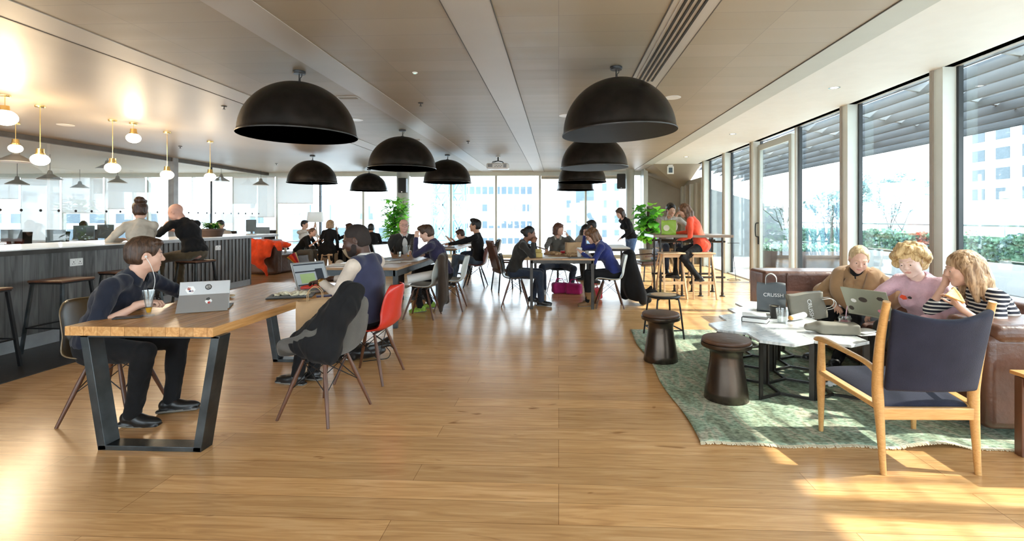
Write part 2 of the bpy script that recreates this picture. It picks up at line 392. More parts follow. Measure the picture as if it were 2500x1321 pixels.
hairm('hair_brown', (.028, .014, .008), (.085, .042, .022)); hairm('hair_black', (.005, .004, .004), (.013, .011, .010)); hairm('hair_dkbrown', (.02, .009, .005), (.07, .028, .014))
hairm('hair_blonde', (.36, .24, .12), (.72, .55, .33)); hairm('hair_curly', (.34, .19, .07), (.72, .52, .26)); hairm('hair_honey', (.19, .105, .05), (.50, .33, .19)); hairm('hair_chestnut', (.05, .022, .01), (.2, .10, .05)); hairm('hair_auburn', (.06, .022, .012), (.12, .05, .03))
mat('hair_buzz', (.016, .009, .007), .8, var=.3, vs=200); mat('eye_white', (.8, .78, .75), .25); mat('iris', (.02, .015, .012), .2)
mat('shoe_black', (.012, .012, .012), .35); mat('shoe_sole', (.2, .19, .17), .7); mat('shoe_white', (.6, .6, .58), .6); mat('shoe_green', (.25, .42, .05), .6, var=.5, vs=30); mat('boot_tan', (.24, .13, .055), .6, var=.3)
def leafy(k):
    m = MATS[k]; n = m.node_tree.nodes; l = m.node_tree.links; o = n['Material Output']; p = n['Principled BSDF']
    t = n.new('ShaderNodeBsdfTranslucent'); c = {'leaf_bright': (.22, .50, .05), 'leaf_green': (.10, .30, .03), 'leaf_dark': (.03, .12, .02)}[k]; t.inputs[0].default_value = (*c, 1); a = n.new('ShaderNodeAddShader'); l.new(p.outputs[0], a.inputs[0]); l.new(t.outputs[0], a.inputs[1]); l.new(a.outputs[0], o.inputs[0])
mat('leaf_bright', (.12, .36, .03), .4, var=.4, vs=4); mat('leaf_green', (.045, .17, .02), .4, var=.5, vs=5); mat('leaf_dark', (.02, .075, .02), .4, var=.4); [leafy(x) for x in ('leaf_bright', 'leaf_green', 'leaf_dark')]; mat('soil', (.03, .02, .015), .9); mat('trunk', (.11, .07, .045), .8); mat('pot_grey', (.16, .155, .15), .6); mat('pot_brown', (.07, .04, .028), .6)
mat('shell_red', (.62, .035, .02), .3, var=.04); mat('shell_tan', (.19, .13, .065), .3, var=.1); mat('shell_mustard', (.42, .31, .09), .4, var=.2, vs=10); mat('shell_white', (.55, .58, .55), .3, var=.04); mat('shell_black', (.02, .022, .025), .25); mat('shell_wine', (.13, .02, .02), .3); mat('shell_cream', (.36, .35, .29), .4)
mat('silver', (.52, .54, .56), .32, metal=.7, var=.03); mat('silver_olive', (.30, .31, .24), .4, metal=.3, var=.05); mat('screen_glow', (.5, .55, .55), .3, emis=(.75, .85, .9), es=.9); mat('screen_dim', (.16, .18, .19), .3, emis=(.30, .34, .36), es=.35); mat('screen_green', (.2, .26, .14), .3, emis=(.17, .24, .10), es=.5); mat('screen_bar', (.05, .06, .08), .3)
mat('red_plastic', (.75, .05, .03), .3); mat('yellow', (.75, .42, .04), .5); mat('yellow_box', (.55, .4, .12), .6); mat('orange_juice', (.85, .42, .03), .3); mat('smoothie', (.75, .25, .33), .4, var=.1); mat('lime', (.32, .5, .05), .45, var=.15); mat('bag_taupe', (.22, .205, .165), .6, var=.12, vs=5, bump=.3, bs=14); mat('bag_slate', (.10, .115, .125), .6, var=.1, bump=.2, bs=14); mat('food', (.7, .35, .1), .6, var=.4, vs=60, bump=.5); mat('crust', (.75, .42, .16), .6, var=.3, vs=40, bump=.4); mat('cream', (.75, .68, .5), .6)
mat('ext_white', (.72, .74, .75), .8, var=.02); mat('ext_win', (.085, .12, .15), .6, var=.14, vs=.5, spec=.2); mat('ext_grey', (.2, .22, .23), .8); mat('ext_pale', (.15, .18, .20), .7, var=.1, spec=.2); mat('crane_blue', (.13, .24, .32), .7); mat('hedge', (.25, .42, .30), .8, var=.6, vs=9, spec=.1); mat('hedge_red', (.5, .26, .2), .8, var=.5, vs=9, spec=.1); mat('corten', (.045, .027, .022), .7); mat('terrace', (.6, .6, .59), .7, var=.04); mat('louvre', (.075, .08, .085), .7, spec=.2); mat('louvre_lt', (.42, .43, .43), .5); mat('ext_haze', (.15, .19, .21), .8); mat('bark_out', (.03, .028, .026), .8); mat('leaf_out', (.2, .32, .32), .8, var=.5)
glassmat('glass', (.97, .99, .985)); glassmat('glass_dark', (.90, .93, .92), .1); glassmat('glass_clear', (.93, .95, .95), .25, .02); glassmat('glass_part', (.97, .98, .98), .02, 0., .12)

# ================================================================ the room
CZ = 3.06; WX = 4.3; BY = 17.2; LX = -22.; FY = -3.5
def slab(name, c, d, m, **k): return MB().box(c, d).build(name, m, struct=True, **k)
fl = MB().box(((LX+WX)/2, (BY+FY)/2, -.1), (WX-LX+.3, BY-FY+.3, .2)).build('floor', 'oak_floor', struct=True)
MB().box((-5.7, 1.35, .003), (2.0, 9.7, .006)).build('floor_bar_strip', 'dark_floor', struct=True)
# ceiling: panel fields between plain strips, glossy field at the left, white soffit along the windows
ce = MB().box((-.85, (BY+FY)/2, CZ+.1), (7.5, BY-FY, .2)).build('ceiling', 'ceiling_panel', struct=True)
MB().box(((-10.6-4.56)/2, (BY+FY)/2, CZ+.1), (10.6-4.56, BY-FY, .2)).build('ceiling_left', 'ceiling_gloss', struct=True)
MB().box(((LX-10.6)/2, (BY+FY)/2, CZ+.1), (-10.6-LX, BY-FY, .2)).build('ceiling_office', 'soffit_white', struct=True)
MB().box((2.75, (15.0+FY)/2, CZ+.095), (.3, 15.0-FY, .2)).build('ceiling_band', 'band_green', struct=True)
MB().box((3.62, (15.0+FY)/2, CZ+.11), (1.44, 15.0-FY, .2)).build('ceiling_soffit', 'soffit_white', struct=True)
tn = 1
for (x0, x1) in ((-4.56, -4.17), (-2.72, -2.33), (-.90, -.52), (.87, 1.23)):
    MB().box(((x0+x1)/2, (BY+FY)/2, CZ+.004), (x1-x0, BY-FY, .02)).build('trim_%d' % tn, 'ceiling_strip', struct=True); tn += 1
for x in (-4.563, -.903, -.517, .867, 1.233, 2.6):
    MB().box((x, (BY+FY)/2, CZ-.001), (.008, BY-FY, .016)).build('trim_%d' % tn, 'seam_dark', struct=True); tn += 1
# slot diffuser
df = thing('slot_diffuser', 'long black slotted air diffuser in the ceiling to the right of centre', 'vent', (1.05, 2.2, CZ-.008))
MB().box((0, 0, .0), (.26, 7.4, .01)).build('frame', 'ceiling_strip', df)
for i in range(4): MB().box((-.09+i*.052, 0, -.008), (.020, 7.3, .01)).build('slot', 'black_gap', df)
# back wall: full-height windows across the room
def ywin(px): return atY(px, 500, BY).x
mull = [ywin(p) for p in (-55, 53, 153, 258, 361, 470, 570, 676, 781, 887, 992, 1101, 1211, 1318, 1430, 1531)]
slab('wall_back', ((LX-11.9-7.5)/2+.0, BY+.15, 1.5), (0.02, .1, .02), 'beige_wall')
bpy.data.objects.remove(bpy.data.objects['wall_back'])
mb = MB(); mb.box(((LX+3.0)/2, BY+.08, 3.0), (3.0-LX, .2, .16)); mb.box(((LX+3.0)/2, BY+.08, .05), (3.0-LX, .2, .12)); mb.build('wall_back', 'mullion_light', struct=True)
wn = 1
allm = [LX+.1]+[mull[0]-1.55*k for k in (4, 3, 2, 1) if mull[0]-1.55*k > LX+.5]+mull
for i, x in enumerate(allm):
    dk = abs(x-ywin(781)) < .05
    MB().box((x, BY+.05, 1.5), (.07 if not dk else .05, .12, 2.85)).build('trim_%d' % tn, 'mullion' if not dk else 'gasket_black', struct=True); tn += 1
for i in range(len(allm)-1):
    MB().box(((allm[i]+allm[i+1])/2, BY+.07, 1.5), (allm[i+1]-allm[i]-.06, .012, 2.8)).build('window_%d' % wn, 'glass', struct=True); wn += 1
# roller blinds
bl = [(-55, 53, 485), (53, 153, 900), (153, 258, 520), (258, 361, 510), (570, 676, 530), (676, 770, 497), (1000, 1101, 434), (1318, 1430, 440), (1430, 1531, 440)]
names = ['pale roller blind half down at the far left edge of the photo', 'pale roller blind pulled right down to the floor, left of the lit globes', 'pale roller blind half down behind the globe pendants', 'pale roller blind half down behind the woman with the bun', 'pale roller blind pulled low behind the end of the bar', 'pale roller blind half down behind the floor lamp shade', 'rolled-up grey blind above the window beside the round column', 'rolled-up grey blind above the window left of the right wall speaker', 'rolled-up grey blind at the top of the last back window']
for (a, b, y), nm in zip(bl, names):
    x0, x1 = ywin(a)+.05, ywin(b)-.05; z = max(.12, atY(500, y, BY).z)
    o = thing('roller_blind', nm, 'blind', ((x0+x1)/2, BY-.06, 2.9))
    MB().box((0, 0, (z-2.9)/2), (x1-x0, .006, 2.9-z)).build('fabric', 'blind_white' if y > 450 else 'pillar_grey', o)
    MB().cyl((-(x1-x0)/2, 0, 0), ((x1-x0)/2, 0, 0), .022).build('roller', 'white_paint', o, smooth=True)
    MB().box((0, 0, z-2.9), (x1-x0, .02, .025)).build('bottom_bar', 'white_paint', o)
# left end and rear of the building (out of view)
slab('wall_left', (LX-.1, (BY+FY)/2, 1.5), (.2, BY-FY, 3.1), 'white_paint')
mb = MB(); mb.box(((LX+WX)/2, FY-.1, .4), (WX-LX, .2, .8)); mb.box(((LX+WX)/2, FY-.1, 2.95), (WX-LX, .2, .3))
for k in range(9): mb.box((LX+.2+k*3.2, FY-.1, 1.5), (.5, .2, 3.0))
mb.build('wall_front', 'white_paint', struct=True)
MB().box(((LX+WX)/2, FY-.1, 1.8), (WX-LX, .012, 2.0)).build('window_%d' % wn, 'glass', struct=True); wn += 1
# round column and alcove at the far right
def col(nm, x, y, r, m='pillar_grey'): MB().cyl((x, y, 0), (x, y, CZ), r, n=32).build(nm, m, smooth=True, struct=True)
p = atY(984, 500, 16.6); col('column_round', p.x, 16.6, .22)
p = atY(1540, 500, 16.6); col('column_round_right', p.x-.02, 16.6, .14)
MB().box((2.92, 16.6, 1.53), (.14, .5, 3.06)).build('pillar_right', 'mullion', struct=True)
MB().box((3.65, 17.3, 1.53), (1.5, .2, 3.06)).build('wall_alcove', 'beige_wall', struct=True)
# sloping ceiling of the alcove, beyond the end of the soffit
mb = MB(); mb.add([(2.9, 15.0, CZ), (4.4, 15.0, CZ+.06), (4.4, 17.3, 2.35), (2.9, 17.3, CZ-.06), (2.9, 15.0, CZ+.2), (4.4, 15.0, CZ+.2), (4.4, 17.3, CZ+.2), (2.9, 17.3, CZ+.2)], [(0, 1, 2), (0, 2, 3), (4, 5, 6, 7), (0, 1, 5, 4), (1, 2, 6, 5), (2, 3, 7, 6), (3, 0, 4, 7)])
mb.build('ceiling_slope', 'beige_wall', struct=True)
MB().box((4.42, 16.1, 1.3), (.2, 2.5, 2.7)).build('wall_alcove_side', 'beige_wall', struct=True)
for k, yy in enumerate((15.15, 15.75, 16.35, 16.9)):
    MB().box((4.27, yy, 1.25), (.1, .16, 2.5)).build('trim_%d' % tn, 'pillar_grey' if k % 2 else 'beige_wall', struct=True); tn += 1
# right window wall: deep fins, frames, glazing and the glass door
def rY(px): return atX(px, 500, WX).y
HZ = 3.11
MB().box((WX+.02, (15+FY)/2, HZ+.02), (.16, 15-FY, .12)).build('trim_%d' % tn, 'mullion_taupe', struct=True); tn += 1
MB().box((WX-.10, (15+FY)/2, HZ+.045), (.05, 15-FY, .02)).build('trim_%d' % tn, 'gasket_black', struct=True); tn += 1
MB().box((WX+.06, (15+FY)/2, .015), (.14, 15-FY, .03)).build('trim_%d' % tn, 'mullion', struct=True); tn += 1
# fins: (near face px, far face px)
fins = [(1713, 1732), (1763, 1784), (1826, 1860), (2052, 2092), (2274, 2330)]
ys = []
for (a, b) in fins:
    y1, y0 = atX(a, 500, WX-.02).y, atX(b, 500, WX+.0).y
    yc = (y0+y1)/2; d = max(.10, y1-y0)
    ys.append(yc)
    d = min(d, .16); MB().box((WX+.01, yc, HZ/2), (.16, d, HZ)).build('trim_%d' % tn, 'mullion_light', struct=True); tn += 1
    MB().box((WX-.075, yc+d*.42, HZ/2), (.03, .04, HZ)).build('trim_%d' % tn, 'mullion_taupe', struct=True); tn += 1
    MB().box((WX+.10, yc-d*.6, HZ/2), (.05, .035, HZ-.05)).build('trim_%d' % tn, 'gasket_black', struct=True); tn += 1
gap = ys[-2]-ys[-1]
yy = ys[-1]-gap*1.9
while yy > FY:
    ys.append(yy); MB().box((WX+.01, yy, HZ/2), (.16, .16, HZ)).build('trim_%d' % tn, 'mullion_light', struct=True); tn += 1
    yy -= gap*1.9
ys2 = [14.95]+ys+[FY]
for i in range(len(ys2)-1):
    if i == 3: continue
    MB().box((WX+.11, (ys2[i]+ys2[i+1])/2, HZ/2), (.012, ys2[i]-ys2[i+1]-.1, HZ-.05)).build('window_%d' % wn, 'glass_dark', struct=True); wn += 1
# door bay between fins 3 and 4: fixed frame, opening leaf, glass sliding side
ya, yb = ys[2], ys[3]; ym = rY(1936)
MB().box((WX+.11, (ym+yb)/2, HZ/2), (.012, ym-yb-.1, HZ-.05)).build('window_%d' % wn, 'glass_dark', struct=True); wn += 1
MB().box((WX+.08, ym, HZ/2), (.08, .05, HZ-.05)).build('trim_%d' % tn, 'mullion_light', struct=True); tn += 1
MB().box((WX+.08, ym-.09, HZ/2), (.05, .07, HZ-.1)).build('trim_%d' % tn, 'gasket_black', struct=True); tn += 1
dr = bpy.data.objects.new('door_1', None); COL.objects.link(dr); dr['kind'] = 'structure'; dr.location = (WX+.05, (ya+ym)/2, 0)
dl = ya-ym-.2; dh = 2.98
mb = MB(); mb.box((0, -dl/2+.05, dh/2), (.07, .1, dh)); mb.box((0, dl/2-.05, dh/2), (.07, .1, dh)); mb.box((0, 0, dh-.06), (.07, dl-.2, .12)); mb.box((0, 0, .08), (.07, dl-.2, .16))
mb.build('door_frame', 'mullion', dr, bevel=.004)
MB().box((0, 0, dh/2), (.012, dl-.2, dh-.2)).build('pane', 'glass_dark', dr)
mb = MB(); mb.tube(bez([(-.04, dl/2-.05, 1.0), (-.10, dl/2-.05, 1.03), (-.10, dl/2-.05, 1.27), (-.04, dl/2-.05, 1.3)], 5), .012, 8); mb.box((-.04, dl/2-.05, .92), (.03, .03, .16)); mb.build('door_handle', 'black_metal', dr, smooth=True)
# linear top gasket already; baseboard of the bar comes with the bar
# ---------------------------------------------------------------- glazed partition of the office behind the bar
PX = -10.6
mb = MB(); mb.box((PX, 12.2, CZ-.05), (.09, 10, .10)); mb.box((PX, 12.2, .02), (.06, 10, .04)); mb.build('trim_%d' % tn, 'rail_dark', struct=True); tn += 1
y = atX(423, 450, PX).y; MB().box((PX, y, CZ/2), (.16, .16, CZ)).build('pillar_steel', 'grey_plastic', struct=True)
y2 = atX(516, 450, PX).y; MB().box((PX, y2, CZ/2), (.04, .04, CZ)).build('trim_%d' % tn, 'gasket_black', struct=True); tn += 1
for a, b in ((7.2, 9.6), (9.6, y), (y, y2), (y2, BY)):
    MB().box((PX, (a+b)/2, CZ/2), (.01, b-a-.06, CZ-.1)).build('window_%d' % wn, 'glass_part', struct=True); wn += 1
mb = MB()
yy = 8.0
k = 0
while yy < 16.9:
    mb.cyl((PX+.006, yy, 1.56), (PX+.009, yy, 1.56), .028, n=14); yy += .36
mb.build('glass_dots', 'black_gap', None, smooth=False); tag(bpy.data.objects['glass_dots'], 'row of small dark warning dots along the glass partition behind the bar', 'sticker', kind='stuff')
# ================================================================ smooth solids: signed-distance grids turned into one continuous skin
def A(v): return np.array(v, dtype=np.float32)
class Vol:
    def __init__(s, lo, hi, h):
        s.h = h; s.lo = A(lo); n = np.maximum(4, np.ceil((A(hi)-s.lo)/h).astype(int)+1)
        s.n = n; s.d = np.full(tuple(n), 1., dtype=np.float32)
    def sl(s, lo, hi):
        a = np.clip(np.floor((A(lo)-s.lo)/s.h).astype(int), 0, s.n-1); b = np.clip(np.ceil((A(hi)-s.lo)/s.h).astype(int)+1, 1, s.n)
        g = [s.lo[i]+s.h*np.arange(a[i], b[i], dtype=np.float32) for i in range(3)]
        return tuple(slice(a[i], b[i]) for i in range(3)), g[0][:, None, None], g[1][None, :, None], g[2][None, None, :]
    def put(s, sl, d, k, sub):
        o = s.d[sl]
        if o.size == 0: return
        if sub:
            h = np.clip(.5-.5*(o+d)/k, 0, 1); s.d[sl] = o*(1-h)+(-d)*h+k*h*(1-h)
        else:
            h = np.clip(.5+.5*(o-d)/k, 0, 1); s.d[sl] = o*(1-h)+d*h-k*h*(1-h)
    def cap(s, a, b, ra, rb, k=.01, sub=False, flat=None):
        a = A(a); b = A(b); r = max(ra, rb)+k+2*s.h
        sl, X, Y, Z = s.sl(np.minimum(a, b)-r, np.maximum(a, b)+r)
        ba = b-a; L = float(ba@ba)+1e-9
        px, py, pz = X-a[0], Y-a[1], Z-a[2]
        t = np.clip((px*ba[0]+py*ba[1]+pz*ba[2])/L, 0, 1)
        d = np.sqrt((px-t*ba[0])**2+(py-t*ba[1])**2+(pz-t*ba[2])**2)-(ra+(rb-ra)*t)
        s.put(sl, d, k, sub)
    def ell(s, c, M, r, k=.01, sub=False):
        """ellipsoid: M = 3x3 frame whose columns are its axes"""
        c = A(c); r = A(r); q = float(max(r))+k+2*s.h
        sl, X, Y, Z = s.sl(c-q, c+q); M = np.array(M, dtype=np.float32)
        px, py, pz = X-c[0], Y-c[1], Z-c[2]
        u = [(px*M[0, i]+py*M[1, i]+pz*M[2, i]) for i in range(3)]
        k0 = np.sqrt(sum((u[i]/r[i])**2 for i in range(3))); k1 = np.sqrt(sum((u[i]/r[i]**2)**2 for i in range(3)))
        s.put(sl, k0*(k0-1)/np.maximum(k1, 1e-6), k, sub)
    def box(s, c, M, r, rnd=.01, k=.01, sub=False):
        c = A(c); r = A(r); q = float(np.linalg.norm(r))+k+2*s.h
        sl, X, Y, Z = s.sl(c-q, c+q); M = np.array(M, dtype=np.float32)
        px, py, pz = X-c[0], Y-c[1], Z-c[2]
        u = [np.abs(px*M[0, i]+py*M[1, i]+pz*M[2, i])-(r[i]-rnd) for i in range(3)]
        d = np.sqrt(sum(np.maximum(a, 0)**2 for a in u))+np.minimum(np.maximum(u[0], np.maximum(u[1], u[2])), 0)-rnd
        s.put(sl, d, k, sub)
    def mesh(s):
        g = s.d; sg = g < 0; nx, ny, nz = g.shape
        cnt = np.zeros((nx-1, ny-1, nz-1), dtype=np.int8)
        for i in (0, 1):
            for j in (0, 1):
                for k in (0, 1): cnt += sg[i:nx-1+i, j:ny-1+j, k:nz-1+k]
        act = (cnt > 0) & (cnt < 8); I = np.argwhere(act)
        idx = np.full(act.shape, -1, dtype=np.int32); idx[act] = np.arange(len(I))
        P = np.zeros((len(I), 3), dtype=np.float32); C = np.zeros(len(I), dtype=np.float32)
        cr = [(i, j, k) for i in (0, 1) for j in (0, 1) for k in (0, 1)]
        val = {c: g[I[:, 0]+c[0], I[:, 1]+c[1], I[:, 2]+c[2]] for c in cr}
        for a in cr:
            for ax in range(3):
                if a[ax]: continue
                b = list(a); b[ax] = 1; b = tuple(b)
                va, vb = val[a], val[b]; m = (va < 0) != (vb < 0)
                t = np.where(m, va/np.where(np.abs(va-vb) < 1e-9, 1, va-vb), 0)
                q = np.tile(A(a), (len(I), 1)); q[:, ax] += t
                P += q*m[:, None]; C += m
        P = (P/np.maximum(C, 1)[:, None]+I)*s.h+s.lo
        Fs = []
        for ax in range(3):
            o1, o2 = [(1, 2), (2, 0), (0, 1)][ax]
            sa = [slice(None)]*3; sb = [slice(None)]*3; sa[ax] = slice(0, -1); sb[ax] = slice(1, None)
            ch = sg[tuple(sa)] != sg[tuple(sb)]
            E = np.argwhere(ch); ok = (E[:, o1] > 0) & (E[:, o2] > 0) & (E[:, o1] < g.shape[o1]-1) & (E[:, o2] < g.shape[o2]-1); E = E[ok]
            ins = sg[E[:, 0], E[:, 1], E[:, 2]]
            def at(d1, d2):
                Q = E.copy(); Q[:, o1] -= d1; Q[:, o2] -= d2; return idx[Q[:, 0], Q[:, 1], Q[:, 2]]
            q = np.stack([at(1, 1), at(0, 1), at(0, 0), at(1, 0)], 1)
            q[~ins] = q[~ins][:, ::-1]; Fs.append(q)
        Fq = np.concatenate(Fs); Fq = Fq[(Fq >= 0).all(1)]
        return P, Fq
def np_noise(P, f, seed=0.):
    x, y, z = P[:, 0]*f+seed, P[:, 1]*f+seed*1.7, P[:, 2]*f-seed
    a = np.sin(x*1.1+1.7*np.sin(y*.9+z*.7)+seed); b = np.sin(y*1.3+1.5*np.sin(z*1.1+x*.6)); c = np.sin(z*1.2+1.6*np.sin(x*1.2-y*.8))
    return (a+b+c)/3
def mesh_np(name, P, Fq, mats, parent=None, disp=None, paint=None, smooth=True, relax=1):
    if relax:
        for _ in range(relax):
            S = np.zeros_like(P); C = np.zeros(len(P), dtype=np.float32)
            for i in range(4):
                a, b = Fq[:, i], Fq[:, (i+1) % 4]
                for ax in range(3):
                    S[:, ax] += np.bincount(a, P[b, ax], len(P))+np.bincount(b, P[a, ax], len(P))
                C += np.bincount(a, minlength=len(P))+np.bincount(b, minlength=len(P))
            P = P*.5+.5*S/np.maximum(C, 1)[:, None]
    if disp is not None:
        n = np.cross(P[Fq[:, 2]]-P[Fq[:, 0]], P[Fq[:, 3]]-P[Fq[:, 1]]); V = np.zeros_like(P)
        for i in range(4):
            for ax in range(3): V[:, ax] += np.bincount(Fq[:, i], n[:, ax], len(P))
        V /= np.maximum(np.linalg.norm(V, axis=1), 1e-9)[:, None]
        P = P+V*disp(P)[:, None]
    me = bpy.data.meshes.new(name); nf = len(Fq)
    me.vertices.add(len(P)); me.vertices.foreach_set('co', P.astype(np.float32).ravel())
    me.loops.add(nf*4); me.loops.foreach_set('vertex_index', Fq.astype(np.int32).ravel())
    me.polygons.add(nf); me.polygons.foreach_set('loop_start', np.arange(0, nf*4, 4, dtype=np.int32))
    me.update(calc_edges=True)
    for q in (mats if isinstance(mats, (list, tuple)) else [mats]): me.materials.append(MATS[q])
    if paint:
        c = P[Fq].mean(1); mi = np.zeros(nf, dtype=np.int32)
        for (fn, slot) in paint: mi[fn(c)] = slot
        me.polygons.foreach_set('material_index', mi)
    me.polygons.foreach_set('use_smooth', np.ones(nf, dtype=bool))
    o = bpy.data.objects.new(name, me); link(o, parent); return o

# ================================================================ people
def frame(fwd, up):
    f = Vector(fwd).normalized(); u = Vector(up); r = f.cross(u).normalized(); u = r.cross(f); return Matrix((r, f, u)).transposed()
def ik(S, T, a, b, pole):
    S = Vector(S); T = Vector(T); d = T-S; L = d.length
    if L > (a+b)*.995: T = S+d*((a+b)*.995/L); d = T-S; L = d.length
    if L < abs(a-b)+.02: L = abs(a-b)+.02
    u = d.normalized(); x = (a*a-b*b+L*L)/(2*L); h = sqrt(max(0, a*a-x*x))
    p = Vector(pole); p = (p-u*p.dot(u)); p = p.normalized() if p.length > 1e-5 else u.orthogonal().normalized()
    return S+u*x+p*h, T
HAIR_FACE = ((0, .088, -.052), (.066, .074, .090))
def head_prims(V, c, M, s, vol=1., nose=1., young=0):
    """one head, face and ears, in the frame M at c"""
    def W(p): return Vector(c)+M @ (Vector(p)*s)
    Mi = [list(r) for r in M]
    def e(p, r, k=.02, sub=False, rot=None):
        mm = M if rot is None else M @ Euler(rot).to_matrix()
        V.ell(W(p), [list(r_) for r_ in mm], [q*s for q in r], k*s, sub)
    e((0, -.014, .030), (.075, .094, .084)); e((0, .022, -.024), (.060, .070, .084), .03)
    e((0, .048, -.078), (.039, .042, .036), .03); e((0, .071, -.102), (.018, .019, .016), .02)
    for q in (-1, 1):
        e((q*.038, .062, -.032), (.022, .024, .024), .03)
        e((q*.046, .018, -.064), (.015, .030, .026), .03)
        V.cap(W((q*.012, .086, .022)), W((q*.046, .070, .020)), .010*s, .008*s, .012*s)
        e((q*.031, .098, .000), (.017, .017, .0115), .010, True)
        e((q*.031, .0755, -.001), (.0150, .0150, .0130), .004)
        e((q*.031, .0768, .0055), (.0165, .0162, .0090), .004); e((q*.031, .0765, -.0105), (.0150, .0150, .0045), .004)
        e((q*.0105, .101, -.033), (.0085, .010, .0072), .006)
        e((q*.077, -.008, -.008), (.0075, .019, .031), .006, False, (R(-12), 0, q*R(-22)))
        e((q*.083, -.004, -.006), (.004, .009, .015), .004, True, (R(-12), 0, q*R(-22)))
    V.cap(W((0, .086, .010)), W((0, .108*nose, -.026)), .0075*s, .0115*s, .012*s)
    e((0, .0885, -.0575), (.024, .0115, .0062), .005); e((0, .0870, -.0690), (.020, .0115, .0072), .005)
    e((0, .098, -.0632), (.022, .008, .0012), .003, True)
def hand(V, wrist, Md, s, curl=.35, spread=1., mir=1, fat=1.):
    """Md columns: across the palm to the thumb side, along the fingers, back of the hand"""
    def W(p): return Vector(wrist)+Md @ Vector((p[0]*s*mir, p[1]*s, p[2]*s))
    V.ell(W((.002, .048, 0)), [list(r) for r in Md], [.037*s*fat, .050*s, .0145*s*fat], .012*s)
    V.cap(W((0, -.02, 0)), W((0, .03, 0)), .026*s, .026*s, .012*s)
    for i, (x, L, fan) in enumerate(((.027, .070, .10), (.009, .079, .02), (-.009, .073, -.05), (-.026, .058, -.14))):
        p = Vector((x, .083-.006*abs(i-1), .002)); a = -curl*.5; r = .0088*fat
        for j, (q, c) in enumerate(((.45, 1.), (.31, 1.4), (.24, 1.))):
            d = Vector((sin(fan*spread)*cos(a), cos(a), sin(a))); p2 = p+d*(L*q)
            V.cap(W(p), W(p2), r*s*(1-.07*j), r*s*(.93-.07*j), .0035*s); p = p2; a -= curl*c*1.1
    p = Vector((.024, .022, -.002)); d = Vector((.72, .66, -.18-.5*curl)).normalized()
    V.cap(W(p), W(p+d*.042), .0125*s, .0105*s, .010*s)
    p2 = p+d*.042; d2 = Vector((.38-.5*curl, .88, -.15-.5*curl)).normalized(); V.cap(W(p2), W(p2+d2*.030), .0100*s, .0085*s, .004*s); p3 = p2+d2*.03
    d3 = Vector((.2-.5*curl, .95, -.15-.4*curl)).normalized(); V.cap(W(p3), W(p3+d3*.024), .0086*s, .0072*s, .003*s)

